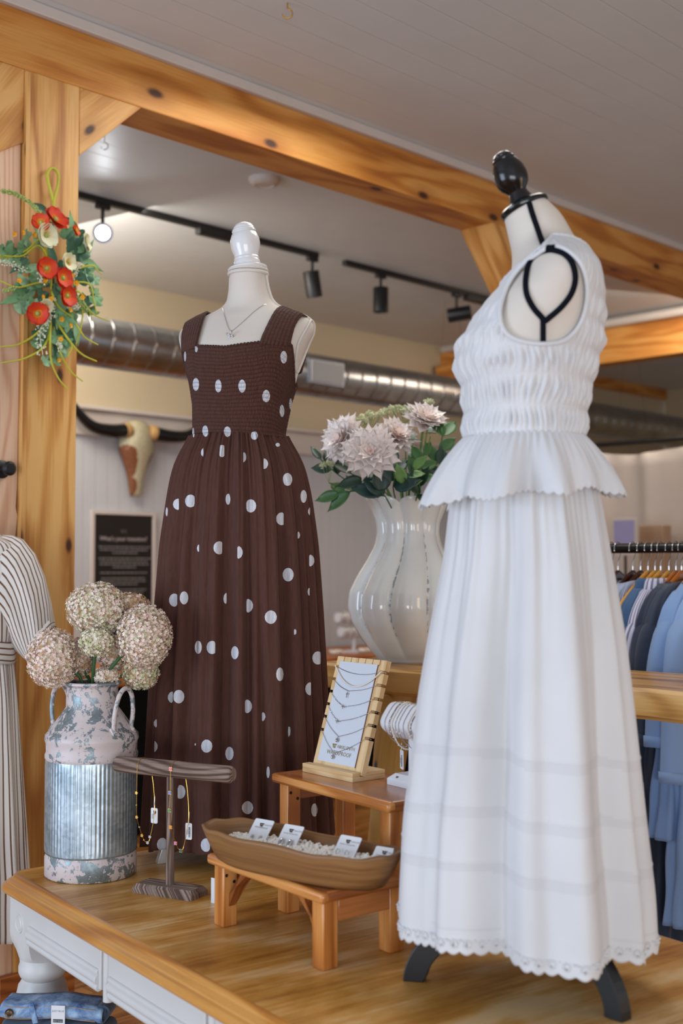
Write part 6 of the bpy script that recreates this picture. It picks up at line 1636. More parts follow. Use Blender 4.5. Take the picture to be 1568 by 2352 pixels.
branch([(905, 1135, -.12), (905, 1100, -.16), (900, 1060, -.14)], [(.5, .9, .08, .05), (.65, -.9, .08, .05), (.8, .7, .06, .035), (.99, .2, .06, .03)], M['leaf_blue'], 'broad blue-green leaves right below the front dahlia', 4)
branch([(940, 1130, -.10), (960, 1085, -.14), (975, 1040, -.12)], [(.5, .8, .075, .04), (.6, -.8, .06, .03), (.75, .8, .06, .028), (.86, -.7, .055, .028), (.99, .1, .05, .025)], M['leaf'], 'green leafy sprig in the middle right of the bouquet', 5)
branch([(960, 1130, -.06), (1000, 1060, -.10), (1020, 985, -.06)], [(.55, .7, .06, .03), (.68, -.8, .06, .03), (.8, .6, .06, .03), (.93, .25, .075, .038), (.96, -.5, .07, .036)], M['leaf'], 'tall branch with upright glossy green leaves at the right', 6)
branch([(980, 1135, -.02), (1030, 1080, -.06), (1055, 1030, -.02)], [(.55, .7, .065, .034), (.66, -.8, .065, .034), (.8, .7, .06, .03), (.9, -.7, .055, .028), (.99, .2, .06, .03)], M['leaf'], 'leafy branch at the right edge touching the white peplum', 7)
branch([(925, 1138, -.13), (930, 1105, -.17), (950, 1075, -.17)], [(.45, .9, .06, .03), (.6, -.8, .06, .03), (.8, .6, .05, .026), (.99, .1, .055, .026)], M['leaf_lime'], 'fresh light green sprig at the front right of the bouquet', 8)
branch([(890, 1150, -.13), (880, 1138, -.17), (875, 1128, -.17)], [(.6, 1.2, .09, .045), (.8, -1.2, .085, .045), (.99, .3, .07, .05)], M['leaf_blue'], 'broad dark blue-green leaf lying over the vase mouth', 9)
branch([(1000, 1140, -.08), (1012, 1100, -.12), (1010, 1060, -.12)], [(.5, .8, .07, .036), (.62, -.9, .07, .036), (.8, .8, .06, .03), (.99, .1, .05, .028)], M['leaf_dark'], 'dark leaves low at the right above the vase rim', 10)
branch([(955, 1148, -.13), (965, 1130, -.16), (960, 1100, -.16)], [(.5, 1.0, .06, .034), (.65, -1.0, .06, .034), (.85, .5, .06, .03), (.99, -.3, .05, .03)], M['leaf_dark'], 'dark leaves at the centre of the vase mouth', 11)
# ================================================================ FLOWER SWAG ON THE POST
def sw(px, py, c=4.72): return pu(px, py, c)
sg = empty('flower_swag', sw(120, 640, 4.80), 'hanging artificial flower swag with orange poppies on the left pine post', 'flower swag')
M['tendril'] = plain('lime_tendril', rgb(188, 188, 56), 0.6, var=0.12, scale=20)
M['swag_leaf'] = plain('swag_leaf_green', rgb(108, 152, 104), 0.6, var=0.25, scale=14); M['swag_leaf2'] = plain('swag_leaf_dark', rgb(58, 100, 74), 0.6, var=0.2, scale=14); M['swag_leaf3'] = plain('swag_leaf_pale', rgb(150, 190, 150), 0.6, var=0.2, scale=14)
t = NT('poppy_petal'); sep = t.add('ShaderNodeSeparateXYZ'); t.lk(t.coords('UV'), sep.inputs[0]); t.base(t.ramp(t.math('MULTIPLY', sep.outputs[1], 22.0), [(0.0, rgb(240, 170, 40)), (0.35, rgb(226, 84, 20)), (1.0, rgb(206, 48, 18))])); M['poppy'] = t.props(0.6)
M['poppy_white'] = plain('white_poppy', rgb(226, 226, 190), 0.6, var=0.06); M['yellow_fl'] = plain('yellow_blossom', rgb(238, 176, 30), 0.6, var=0.12); M['buds'] = plain('white_buds', rgb(214, 214, 190), 0.6, var=0.1); M['catkin'] = plain('green_catkin', rgb(160, 178, 100), 0.7, var=0.25, scale=200)
lp = bez([sw(124, 510, 4.79), sw(122, 465, 4.79), sw(111, 420, 4.79), sw(109, 398, 4.79), sw(120, 386, 4.79), sw(133, 398, 4.79), sw(133, 425, 4.79), sw(124, 462, 4.785), sw(121, 510, 4.785)], 60)
m = MB(); m.tube(lp, 0.0048, 10); m.build('hanging_loop', M['tendril'], sg)
m = MB(); m.tube(bez([sw(122, 500, 4.79), sw(118, 600, 4.77), sw(125, 700, 4.77), sw(128, 800, 4.79)], 20), 0.006, 8); m.build('backing_stem', M['stem_green'], sg)
tend = [[(95, 550), (60, 575), (20, 592), (-10, 588)], [(90, 565), (50, 588), (0, 587)], [(88, 650), (40, 660), (0, 645)], [(90, 760), (45, 790), (0, 797)], [(105, 790), (60, 822), (3, 834)], [(115, 780), (118, 830), (135, 870), (155, 893)], [(135, 800), (160, 850), (190, 876)], [(165, 790), (190, 815), (222, 830)], [(170, 740), (195, 775), (225, 792)], [(190, 700), (215, 722), (252, 738)], [(205, 610), (222, 620), (233, 630)], [(120, 675), (135, 705), (166, 728)], [(180, 670), (200, 700), (211, 738)], [(182, 700), (188, 740), (175, 790)], [(150, 770), (165, 795), (155, 820)], [(112, 620), (118, 640), (117, 665)], [(200, 650), (215, 690), (222, 720)]]
for k, tl in enumerate(tend):
    m = MB(); P = bez([sw(118, 0.5 * (tl[0][1] + 660), 4.75)] + [sw(x, y, 4.70 - 0.01 * (k % 3)) for x, y in tl], 22); m.tube(P, [0.0044 - 0.0022 * i / (len(P) - 1) for i in range(len(P))], 7, squash=0.8); m.build('tendril', M['tendril'], sg)
def lobed(m, c, d, nr, L, Wd, mi=0):
    d = d.normalized(); nr = (nr - d * nr.dot(d)).normalized(); s_ = d.cross(nr); n = 22; ring_ = []
    for i in range(n):
        a = 2 * math.pi * i / n; r_ = 0.72 + 0.28 * abs(math.cos(a * 2.5)); ring_.append(c + d * (L * 0.5 + L * 0.5 * r_ * math.cos(a)) + s_ * Wd * 0.5 * r_ * math.sin(a) + nr * 0.006 * math.cos(a * 5) - nr * 0.004 * (1 - math.cos(a)))
    o_ = [c + d * L * 0.45] + ring_; m.add(o_, [(0, 1 + i, 1 + (i + 1) % n) for i in range(n)], mi)
rnd = random.Random(5)
spots_ = []
for (px, py, r_) in [(150, 560, 40), (40, 592, 34), (52, 604, 34), (70, 575, 34), (175, 545, 32), (105, 640, 40), (130, 665, 40), (140, 700, 40), (100, 760, 30), (115, 800, 26), (165, 600, 45), (120, 580, 40), (60, 590, 40), (80, 610, 35), (135, 640, 40), (70, 640, 40), (185, 640, 38), (60, 670, 36), (110, 665, 40), (195, 610, 30), (200, 660, 34), (160, 680, 38), (110, 700, 42), (80, 690, 36), (190, 690, 30), (150, 715, 36), (120, 740, 42), (150, 760, 36), (90, 740, 30), (130, 780, 34), (170, 760, 28), (160, 730, 32), (40, 580, 34), (210, 640, 26), (130, 610, 40), (180, 580, 34), (100, 620, 36), (75, 660, 34), (145, 545, 30)]:
    for q in range(2): spots_.append((px + rnd.uniform(-14, 14), py + rnd.uniform(-14, 14), r_))
for k, (px, py, r_) in enumerate(spots_):
    a = math.atan2(-(py - 600), px - 120) + rnd.uniform(-.9, .9); c = sw(px, py, 4.74 - rnd.uniform(0, 0.05)); d = (U * math.cos(a) + Z * math.sin(a) - V * 0.2); nr = (-V + U * rnd.uniform(-.5, .5) + Z * rnd.uniform(-.3, .6)); m = MB(); L = r_ * 0.00175
    if k % 3 == 2: petal(m, c, d, nr, L * 1.5, L * 0.42, -.5, .3, n=7)
    else: lobed(m, c, d, nr, L, L * 0.95)
    m.build('leaf', [M['swag_leaf'], M['swag_leaf2'], M['swag_leaf3'], M['swag_leaf']][k % 4], sg, angle=None)
for (a, b_) in (((110, 490), (75, 465)), ((150, 500), (190, 540)), ((125, 650), (140, 730)), ((140, 735), (180, 800)), ((130, 760), (128, 815)), ((110, 560), (135, 625))):
    m = MB(); p, q = sw(*a, 4.72), sw(*b_, 4.70); petal(m, p, q - p, -V, (q - p).length * 1.1, 0.028, -.2, .3, n=8); m.build('long_leaf', M['swag_leaf2'], sg, angle=None)
def poppy(px, py, r_, face, mat, heart='green'):
    r_ *= 1.22
    c = sw(px, py, 4.655); f = (-V * 1 + U * face[0] + Z * face[1]).normalized(); x = f.orthogonal().normalized(); y = f.cross(x); m = MB()
    for k in range(6):
        a = k * math.pi / 3 + (0.5 if k % 2 else 0); d = (x * math.cos(a) + y * math.sin(a)) * (0.86 if k % 2 else 0.72) + f * (0.42 if k % 2 else 0.65); petal(m, c + f * 0.001 * k, d, f, r_, r_ * 1.5, -.3, .35, n=8, shape=lambda t: min(1.0, 1.6 * t + 0.12) * (1 - 0.55 * max(0, (t - 0.8) / 0.2) ** 2))
    fl_ = m.build('poppy', mat, sg, angle=None)
    m = MB(); m.ball(c + f * 0.010, r_ * 0.2, 10); m.build('poppy_heart', M['catkin'], fl_)
    m = MB()
    for k in range(16): a = k * 0.39; m.tube([c + f * 0.006, c + f * 0.014 + (x * math.cos(a) + y * math.sin(a)) * r_ * 0.38], 0.0009, 4)
    m.build('stamens', M['yellow_fl'], fl_)
for q in ((122, 508, .036, (.2, .5), 'poppy'), (94, 514, .026, (-.6, .2), 'poppy'), (102, 541, .034, (.1, -.1), 'poppy_white'), (103, 618, .031, (-.1, 0), 'poppy'), (140, 640, .030, (.1, 0), 'poppy'), (149, 680, .030, (.2, -.1), 'poppy'), (85, 720, .031, (-.4, -.2), 'poppy'), (152, 602, .026, (.2, -.1), 'poppy_white'), (190, 558, .026, (.9, .1), 'poppy_white'), (100, 703, .024, (0, -.4), 'poppy_white'), (169, 531, .016, (.5, .2), 'poppy')): poppy(q[0], q[1], q[2], q[3], M[q[4]])
for (px, py) in ((52, 534), (78, 540), (32, 538), (165, 633), (175, 650), (103, 644), (97, 682), (165, 672), (189, 683), (160, 712), (141, 733), (161, 748), (43, 645), (139, 780), (134, 826), (117, 687), (158, 612)):
    m = MB(); c = sw(px, py, 4.66); f = (-V + Z * rnd.uniform(-.3, .3) + U * rnd.uniform(-.4, .4)).normalized(); x = f.orthogonal().normalized(); y = f.cross(x)
    for k in range(5): a = k * 1.2566; petal(m, c, (x * math.cos(a) + y * math.sin(a)) + f * .5, f, 0.012, 0.012, 0, .3, n=3)
    m.ball(c + f * .003, 0.003, 6); m.build('yellow_blossom', M['yellow_fl'], sg, angle=None)
def budspray(path, n, spread, mat, name, s_=0.0032):
    P = bez([sw(x, y, 4.66) for x, y in path], 30); m = MB(); m.tube(P, 0.0012, 5)
    for k in range(n):
        p = P[int(rnd.random() * (len(P) - 1))]; m.ball(p + Vector((rnd.uniform(-1, 1), rnd.uniform(-.6, .6), rnd.uniform(-1, 1))) * spread, s_ * rnd.uniform(.7, 1.2), 6)
    tag(m.build(name, mat, sg), kind='stuff')
budspray([(120, 690), (112, 730), (92, 760), (98, 815)], 110, 0.016, M['buds'], 'bud_spray'); budspray([(92, 625), (96, 650)], 24, 0.010, M['buds'], 'bud_spray'); budspray([(135, 785), (140, 805)], 20, 0.008, M['buds'], 'bud_spray'); budspray([(0, 600), (30, 608), (62, 625)], 34, 0.010, M['buds'], 'bud_spray', 0.0026); budspray([(168, 640), (182, 610)], 26, 0.010, M['buds'], 'bud_spray', 0.0028); budspray([(150, 700), (185, 705)], 30, 0.010, M['buds'], 'bud_spray', 0.0028)
budspray([(0, 437), (40, 447), (75, 472), (98, 495)], 260, 0.0065, M['catkin'], 'catkin', 0.0030); budspray([(8, 670), (35, 662)], 60, 0.006, M['catkin'], 'catkin', 0.0028); budspray([(175, 680), (200, 715)], 110, 0.010, M['catkin'], 'catkin', 0.0028)

# ================================================================ STRIPED SHIRT DRESS AT THE LEFT
SY = 3.52
def sx(px): return at(px, 1400, SY).x
sz = lambda py: at(30, py, SY).z
bx = sx(-82)
sdr = empty('striped_shirt_dress', Vector((bx, SY, sz(2150))), 'cream shirt dress with brown pinstripes and tied waist, left picture edge', 'dress')
bt2 = smooth_tab([(sz(1222), 0.055, 0.05), (sz(1232), 0.10, 0.06), (sz(1245), 0.155, 0.07), (sz(1300), 0.172, 0.085), (sz(1400), 0.165, 0.10), (sz(1470), 0.148, 0.095), (sz(1500), 0.140, 0.09)], 40, 2)
rows = []; 
for z, a, b_ in bt2:
    rows.append([Vector((bx + (a + 0.003 * math.sin(9 * t)) * math.cos(t), SY + (b_ + 0.004 * math.sin(7 * t + z * 20)) * math.sin(t), z)) for t in np.linspace(0, 2 * math.pi, 91)[:-1]])
m = MB(); m.grid(rows, True, uvs=lambda i, j: (j * 0.0095 + i * 0.0016, i * 0.008)); m.build('bodice', M['stripe_tan'], sdr, solid=0.002, angle=None)
# sleeve: loose elbow-length
prs = [((5, 1230), (14, 1470)), ((30, 1234), (22, 1472)), ((52, 1243), (28, 1476)), ((80, 1275), (32, 1486)), ((103, 1325), (42, 1496)), ((117, 1382), (54, 1507)), ((125, 1440), (66, 1518))]
rows = []
for q in range(25):
    s_ = q / 24 * (len(prs) - 1); i_ = min(int(s_), len(prs) - 2); k = s_ - i_
    A_2 = [prs[i_][0][w] * (1 - k) + prs[i_ + 1][0][w] * k for w in (0, 1)]; B_2 = [prs[i_][1][w] * (1 - k) + prs[i_ + 1][1][w] * k for w in (0, 1)]
    pa, pb = at(A_2[0], A_2[1], SY), at(B_2[0], B_2[1], SY); mid = (pa + pb) / 2; hv_ = (pa - pb) / 2
    rows.append([mid + hv_ * (1 + 0.03 * math.sin(5 * t + q * .2)) * math.cos(t) + Vector((0, 1, 0)) * (0.066 - 0.012 * q / 24 + 0.005 * math.sin(6 * t + q * 0.15)) * math.sin(t) for t in np.linspace(0, 2 * math.pi, 61)[:-1]])
m = MB(); m.grid(rows, True, uvs=lambda i, j: (j * 0.0085 + i * 0.003, i * 0.012))
cen_ = sum(rows[-1], Vector()) / 60; ax_ = (cen_ - sum(rows[-3], Vector()) / 60).normalized()
cuff = [[p + (p - cen_).normalized() * 0.003 + ax_ * w for p in rows[-1]] for w in (-0.026, 0.001)]
m.grid(cuff, True, uvs=lambda i, j: (i * 0.03 + 0.3, j * 0.0075)); m.build('sleeve', M['stripe_tan'], sdr, solid=0.002, angle=None)
# collar
m = MB(); rows = []
for s_, w in ((0, 0), (0.5, 0.5), (1, 1)):
    rows.append([Vector((bx + (0.058 + 0.045 * w) * math.cos(t), SY - (0.052 + 0.035 * w) * max(-1, math.sin(t)) * 1.0, sz(1222) + 0.018 - 0.055 * w * (0.6 + 0.4 * math.sin(t)))) for t in np.linspace(-0.8, math.pi + 0.8, 40)])
m.grid(rows, False, uvs=lambda i, j: (j * 0.006, i * 0.02)); m.build('collar', M['stripe_tan'], sdr, solid=0.002, angle=None)
rows = []
for z in np.linspace(sz(1522), sz(1472), 8):
    rows.append([Vector((bx + 0.149 * math.cos(t), SY + 0.10 * math.sin(t), z + 0.002 * math.sin(6 * t))) for t in np.linspace(0, 2 * math.pi, 81)[:-1]])
m = MB(); m.grid(rows, True, uvs=lambda i, j: (i * 0.0085, j * 0.012)); m.build('waist_band', M['stripe_tan'], sdr, solid=0.003, angle=None)
rows = []
for i in range(60):
    k = i / 59; z = sz(1520) + (sz(2150) - sz(1520)) * k; a = 0.140 + 0.052 * k ** 0.8; b_ = 0.09 + 0.05 * k
    rows.append([Vector((bx + (a + (0.004 + 0.012 * k) * math.sin(13 * t + 1.0) + 0.005 * k * math.sin(23 * t)) * math.cos(t), SY + (b_ + (0.004 + 0.012 * k) * math.sin(13 * t + 1.0)) * math.sin(t), z)) for t in np.linspace(0, 2 * math.pi, 241)[:-1]])
m = MB(); m.grid(rows, True, uvs=lambda i, j: (j * 0.0052 + (abs(((j * 13 / 240.0) % 1) - 0.5) * i * 0.0004), i * 0.012), flip=True); m.build('skirt', M['stripe_tan'], sdr, solid=0.002, angle=None)
m = MB(); m.tube([Vector((bx, SY + 0.02, sz(1240))), Vector((bx, SY + 0.02, 0.02))], 0.014, 12); m.lathe([(0.13, 0), (0.13, 0.015), (0.02, 0.03), (0, 0.03)], Vector((bx, SY + 0.02, 0)), Z, 30)
tag(m.build('garment_stand', M['black_tube']), 'black pole stand carrying the pinstriped shirt dress, mostly hidden', 'stand')

# ================================================================ JEANS STACK (bottom left) ON A LOW STOOL
JY = 2.80; jx0, jx1 = at(12, 2330, JY).x, at(252, 2330, JY).x; jz = at(100, 2302, JY).z
t = NT('acid_wash_denim'); n1 = t.noise(t.coords('Object'), 26, 5, 0.65, 0.6); n2 = t.noise(t.coords('Object'), 400, 2)
t.base(t.ramp(n1, [(0.35, rgb(70, 100, 146)), (0.55, rgb(140, 168, 200)), (0.72, rgb(184, 204, 224))])); t.bump(n2, 0.5, 0.001); M['acid'] = t.props(0.9)
M['darkdenim'] = fabric('dark_denim_fold', rgb(70, 84, 100), 300); M['thread'] = plain('tan_thread', rgb(176, 140, 96), 0.7); M['bronze'] = plain('bronze_button', rgb(92, 78, 62), 0.4, metal=0.8)
jd = Vector((1, -0.10, 0)).normalized(); jn = Vector((0.10, 1, 0)).normalized()
for q, (dz_, mt, lab) in enumerate(((0.0, 'acid', 'acid-washed blue jeans folded on top with bronze button and paper tag'), (-0.042, 'darkdenim', 'darker folded jeans directly under the acid-washed pair'), (-0.080, 'darkdenim', 'third pair of folded jeans, lowest in the small stack'))):
    cen = Vector(((jx0 + jx1) / 2 + 0.003 * q, JY + 0.10, jz + dz_ - 0.019)); hw = (jx1 - jx0) / 2
    e = empty('folded_jeans', cen - Z * 0.019, lab, 'jeans', 'folded jeans in the stack')
    rows = []
    for i in range(15):
        a = math.pi * i / 14; yy = -0.10 - 0.018 * math.sin(a); zz = 0.018 * math.cos(a)
        rows.append([cen + jd * (x * hw) + jn * (yy + 0.002 * math.sin(9 * x)) + Z * (zz * (1 - 0.15 * x * x) + 0.003 * math.sin(4 * x + 1) - 0.004 * (x > 0.85)) for x in np.linspace(-1, 1, 40)])
    top_ = [[p + jn * 0.06 * k for p in rows[0]] for k in (1, 0.7, 0.4, 0.15)]
    botr = [[p + jn * 0.06 * k for p in rows[-1]] for k in (0.15, 0.4, 0.7, 1)]
    m = MB(); m.grid(top_ + rows + botr, False); m.build('denim_body', M[mt], e, solid=0.003, angle=None)
    for x_ in (0.93, 0.98):
        m = MB(); m.tube([cen + jd * hw * x_ + jn * (-0.10 + 0.05 * k) + Z * 0.0 for k in (0, 0.5, 1)], 0.016, 10); m.build('fold_edge', M['darkdenim'], e)
    if q == 0:
        fs = lambda x, y: cen + jd * (x * hw) - jn * (0.1195) + Z * y
        for yy in (0.013, -0.013):
            m = MB(); m.tube([fs(x, yy + 0.003 * math.sin(4 * x + 1)) + jn * 0.004 for x in np.linspace(-0.92, 0.86, 40)], 0.0008, 4); m.build('stitching', M['thread'], e)
        m = MB(); m.lathe([(0.0, 0.004), (0.004, 0.004), (0.007, 0.0028), (0.0102, 0.004), (0.0102, 0.001), (0, 0.0)], fs(-0.80, -0.002), -jn, 24); m.build('button', M['bronze'], e)
        m = MB(); m.box(fs(-0.33, 0.0) - jn * 0.0015, (0.013, 0.003, 0.046), (jd + Z * 0.25, jn, Z - jd * 0.25)); m.build('belt_loop', M['acid'], e, bevel=0.001)
        m = MB(); tc_ = fs(0.16, -0.006) - jn * 0.003; m.box(tc_, (0.032, 0.001, 0.052), (jd, jn, Z)); tg2 = m.build('paper_tag', M['white_card'], e)
        text('JUDY BLUE', 0.0058, tc_ - jn * 0.0006 + Z * 0.012, jd, Z, M['print_grey'], tg2)
        m = MB(); m.box(tc_ - jn * 0.0008 - Z * 0.008, (0.023, 0.0004, 0.007), (jd, jn, Z)); m.build('tag_band', M['print_black'], tg2)
        text('HIGH WAIST', 0.0044, tc_ - jn * 0.0013 - Z * 0.0095, jd, Z, M['white_card'], tg2)
cen = Vector(((jx0 + jx1) / 2 + 0.01, JY + 0.03, 0)); szt = jz - 0.080 - 0.039
m = MB(); m.box(cen + Z * (szt - 0.012), (0.27, 0.15, 0.024), (jd, jn, Z)); e = empty('low_stool', cen, 'low wooden stool under the stack of jeans, below the picture edge', 'stool'); m.build('seat', M['stool'], e, bevel=0.003)
for a in (-0.11, 0.11):
    for b_ in (-0.055, 0.055):
        m = MB(); m.box(cen + jd * a + jn * b_ + Z * (szt - 0.024) / 2, (0.03, 0.03, szt - 0.024), (jd, jn, Z)); m.build('leg', M['stool'], e, bevel=0.002)

# ================================================================ CLOTHES RACK AT THE RIGHT (rail along V, plane X + Y = 4.95)
RC = 4.95; ru_ = RC * S2
ra = pv(1480, 1259, RC); rz_ = ra.z
va_ = lambda px: (lambda p: (p.y - p.x) * S2)(pv(px, 1259, RC))
v_hi, v_lo = va_(1300), va_(1568) - 0.75
rack = empty('clothes_rack', rs(ru_, (v_hi + v_lo) / 2, 0), 'black metal clothes rack full of blue garments, right picture edge', 'clothes rack')
m = MB(); m.tube([rs(ru_, v_hi, rz_), rs(ru_, v_lo, rz_)], 0.0165, 18); m.build('rail', M['black_tube'], rack)
for v in (v_hi - 0.01, v_lo + 0.01):
    m = MB(); m.tube([rs(ru_, v, rz_), rs(ru_, v, 0.03)], 0.0155, 14); m.tube([rs(ru_ - 0.24, v, 0.02), rs(ru_ + 0.24, v, 0.02)], 0.016, 12); m.build('upright', M['black_tube'], rack)
def hangwood(n_, c, coat=0.5):
    t = NT(n_); t.base(t.ramp(t.noise(t.coords('Object', (3, 3, 40)), 3, 3), [(0.3, tuple(x * .8 for x in c[:3]) + (1,)), (0.7, c)])); return t.props(0.25, 0, 0.5, Coat_Weight=coat, Coat_Roughness=0.1)
HM = {'d': hangwood('dark_walnut_hanger', rgb(72, 38, 26)), 'y': hangwood('yellow_wood_hanger', rgb(220, 162, 70)), 'o': hangwood('orange_wood_hanger', rgb(190, 112, 48)), 't': hangwood('tan_wood_hanger', rgb(214, 150, 84))}
def hanger(v, kind, label, tilt=0.0):
    """near arm points towards -U (to the viewer's left)"""
    c0 = rs(ru_, v, rz_ - 0.085); e = empty('wooden_hanger', c0, label, 'hanger', 'wooden hangers on the rack')
    ud = (U + V * tilt).normalized(); m = MB()
    hk = [c0 + Z * 0.0, c0 + Z * 0.03, c0 + ud * 0.004 + Z * 0.045, c0 + ud * 0.0165 + Z * 0.062, c0 + ud * 0.022 + Z * 0.085]
    hk += [c0 + Z * 0.085 + ud * 0.0205 * math.cos(t) + Z * 0.0215 * math.sin(t) for t in np.linspace(0.25, math.pi * 1.12, 14)]
    m.tube(bez(hk, 40), 0.0016, 8); m.ball(hk[-1], 0.0026, 8); m.tube([c0, c0 + Z * 0.026], 0.003, 10); m.build('hook', M['chrome'], e)
    m = MB(); rows = []
    for k in np.linspace(-1, 1, 29):
        x = k * 0.186; z = -0.004 - 0.108 * abs(k) ** 1.2 + 0.0; hh = 0.015 * (1 - 0.35 * abs(k)) + 0.004 * (1 - abs(k)); tt = 0.0060 + 0.0040 * abs(k) ** 1.5; bw = 0.014 * k * k
        o_ = c0 + ud * x + Z * z - V * bw * 0
        rows.append([o_ + V * tt * math.cos(t) + Z * hh * math.sin(t) for t in np.linspace(0, 2 * math.pi, 15)[:-1]])
    m.grid(rows, True, capa=True, capb=True); m.build('wooden_arms', HM[kind], e); return e, c0, ud
def garment(v, mat, label, name, cat, length, sleeve, tilt=0.0, collar=None, thick=0.040, wid=0.25, drop=0.09, flare=0.05, solid=0.0015, sh=0.195, uvk=1.0):
    c0 = rs(ru_, v, rz_ - 0.085 - 0.006); ud = (U + V * tilt).normalized(); vd = Vector((-ud.y, ud.x, 0)); e = empty(name, c0 - Z * length, label, cat, 'garments on the rack')
    rnd_ = random.Random(int(abs(v) * 1000)); ph = rnd_.uniform(0, 6)
    prof_ = smooth_tab([(0.026, 0.100, 0.022), (0.040, 0.118, 0.026), (0.068, 0.155, thick * .8), (0.105, sh, thick), (0.16, sh + 0.028, thick * 1.1), (0.26, wid * .96, thick * 1.15), (0.5, wid * .88, thick * 1.1), (length, wid * .86 + flare, thick * 1.5)], 70, 1)
    prof_ = [q for q in prof_ if q[0] <= length + 1e-6]
    rows = []
    for (d, a, b_) in prof_:
        kk = min(1, d / 0.4); row = []
        for t in np.linspace(0, 2 * math.pi, 97)[:-1]:
            f = kk * (0.008 * math.sin(9 * t + ph + 2 * d) + 0.006 * math.sin(17 * t + 2 * ph + d * 3) + 0.003 * math.sin(5 * t + d * 30))
            zz = -d - (0.010 * math.cos(t) ** 2 if d < 0.05 else 0) ; ct_, st_ = math.cos(t), math.sin(t); ct_ = math.copysign(abs(ct_) ** 0.6, ct_); st_ = math.copysign(abs(st_) ** 0.75, st_); row.append(c0 + ud * (a + f) * ct_ + vd * (b_ + f) * st_ + Z * (zz + 0.012))
        rows.append(row)
    m = MB(); m.grid(rows, True, uvs=lambda i, j: (j * 0.0105 * uvk, i * 0.02 * uvk)); m.build('body', mat, e, solid=solid, angle=None)
    if sleeve:
        sl, sr = sleeve
        for s_ in (-1, 1):
            P = bez([c0 + ud * s_ * (sh - 0.06) - Z * 0.095, c0 + ud * s_ * (sh + 0.0) - Z * 0.21, c0 + ud * s_ * (sh + 0.03) - Z * (0.16 + sl * .5), c0 + ud * s_ * (sh + 0.04) - Z * (0.16 + sl)], 20)
            rows = []
            for i, p in enumerate(P):
                k = i / (len(P) - 1); gr = min(1, 0.05 + k * 4.5) ** 0.5; r_ = sr * (gr * 1.05 - 0.10 * k)
                rows.append([p + ud * (r_ + 0.004 * math.sin(3 * t + 5 * k + ph)) * math.cos(t) + vd * (thick * 0.95 * gr + 0.004 * gr * math.sin(4 * t + 9 * k)) * math.sin(t) + Z * (0.012 * math.cos(t) * s_ * k) for t in np.linspace(0, 2 * math.pi, 49)[:-1]])
            m = MB(); m.grid(rows, True, uvs=lambda i, j: (j * 0.0075 * uvk, i * 0.016 * uvk)); last = rows[-1]
            cf = [[p + (p - P[-1]).normalized() * 0.0035 + Z * q for p in last] for q in (0.034, 0.002)]; m.grid(cf, True, uvs=lambda i, j: (i * 0.03, j * 0.0075)); m.build('sleeve', mat, e, solid=solid, angle=None)
    if collar:
        rows = []
        for q, w in ((0, 0.0), (1, 0.35), (2, 0.7), (3, 0.95), (4, 1.15)):
            rows.append([c0 + ud * (0.100 + 0.026 * w) * math.cos(t) + vd * (0.030 + 0.014 * w) * math.sin(t) + Z * (-0.012 + 0.012 * math.sin(math.pi * w / 1.15) - 0.040 * (w / 1.15) ** 1.6 * (0.75 + 0.25 * abs(math.cos(t)))) for t in np.linspace(0.35, 2 * math.pi - 0.35, 48)])
        m = MB(); m.grid(rows, False, uvs=lambda i, j: (j * 0.009 * uvk, i * 0.014)); m.build('collar', mat, e, solid=0.0025, angle=None)
    return e
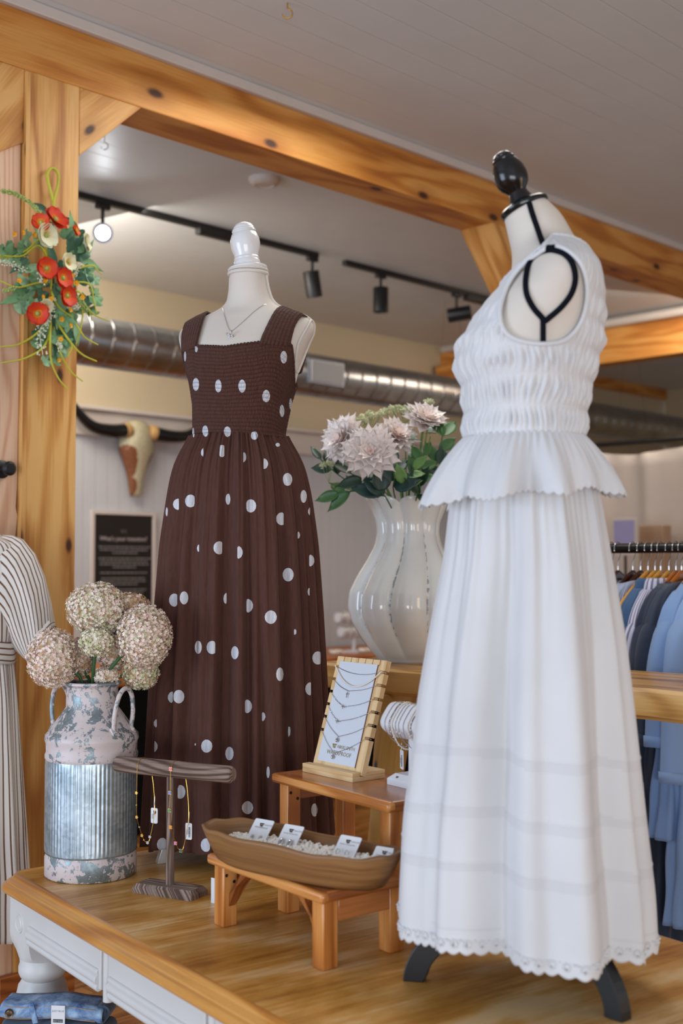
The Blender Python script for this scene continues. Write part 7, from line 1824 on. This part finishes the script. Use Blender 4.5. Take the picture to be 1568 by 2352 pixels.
hl = [(1403, 'd', 'dark walnut hanger furthest left on the rack'), (1418, 'd', 'dark walnut hanger, second from the left on the rack'), (1452, 'd', 'dark walnut hanger, third from the left on the rack'), (1470, 'd', 'dark walnut hanger just left of the first yellow one'), (1487, 'y', 'yellow wood hanger wearing a thin black strap loop'), (1503, 'y', 'yellow wood hanger, second yellow one along the rail'), (1516, 'y', 'yellow wood hanger, third yellow one along the rail'), (1535, 'y', 'yellow wood hanger above the striped shirt collar'), (1551, 'o', 'orange wood hanger, left of the two orange ones'), (1564, 'o', 'orange wood hanger, right of the two orange ones'), (1592, 't', 'tan wood hanger cut by the right picture edge'), (1622, 't', 'tan wood hanger just outside the right picture edge')]
for px, k_, lab in hl: hanger(va_(px), k_, lab, 0.0)
m = MB(); v = va_(1487); c0 = rs(ru_, v, rz_ - 0.085)
m.tube([c0 + Z * 0.006 + V * 0.004, c0 - U * 0.10 - Z * 0.085 + V * 0.012, c0 - U * 0.15 - Z * 0.19 + V * 0.012], 0.0018, 6); m.tube([c0 + Z * 0.006 - V * 0.004, c0 - U * 0.09 - Z * 0.088 - V * 0.012, c0 - U * 0.16 - Z * 0.19 - V * 0.012], 0.0018, 6)
tag(m.build('hanging_strap', M['black_cloth']), 'thin black strap draped over the first yellow hanger', 'strap')
garment(va_(1411), M['navy'], 'dark navy garment hidden behind the white dress on the rack', 'shirt', 'shirt', 0.95, None)
garment(va_(1461), M['stripe_blue'], 'blue and white striped garment behind the denim jacket', 'shirt', 'shirt', 1.15, None, drop=0.1)
garment(va_(1509), M['denim'], 'mid blue denim jacket with turned collar on the rack', 'denim_jacket', 'jacket', 0.62, (0.34, 0.062), collar=True, wid=0.23)
garment(va_(1530), M['stripe_grey'], 'lilac and grey striped button shirt dress on the rack', 'striped_shirt', 'shirt', 1.24, (0.30, 0.060), collar=True, wid=0.235, flare=0.06)
garment(va_(1553), M['navy'], 'dark navy tee dress on the orange hanger, rack middle', 'tee_dress', 'dress', 1.16, (0.36, 0.060), wid=0.235, flare=0.05)
garment(va_(1567), M['slate'], 'slate grey tee dress between navy and light blue garments', 'tee_dress', 'dress', 1.16, (0.36, 0.062), wid=0.235)
garment(va_(1606), M['chambray'], 'light blue linen shirt with cuffed sleeves, left of the two', 'linen_shirt', 'shirt', 0.80, (0.36, 0.075), wid=0.25, thick=0.05)
garment(va_(1640), M['chambray2'], 'pale blue linen dress at the right picture edge', 'linen_dress', 'dress', 1.05, (0.46, 0.08), wid=0.25, thick=0.05)
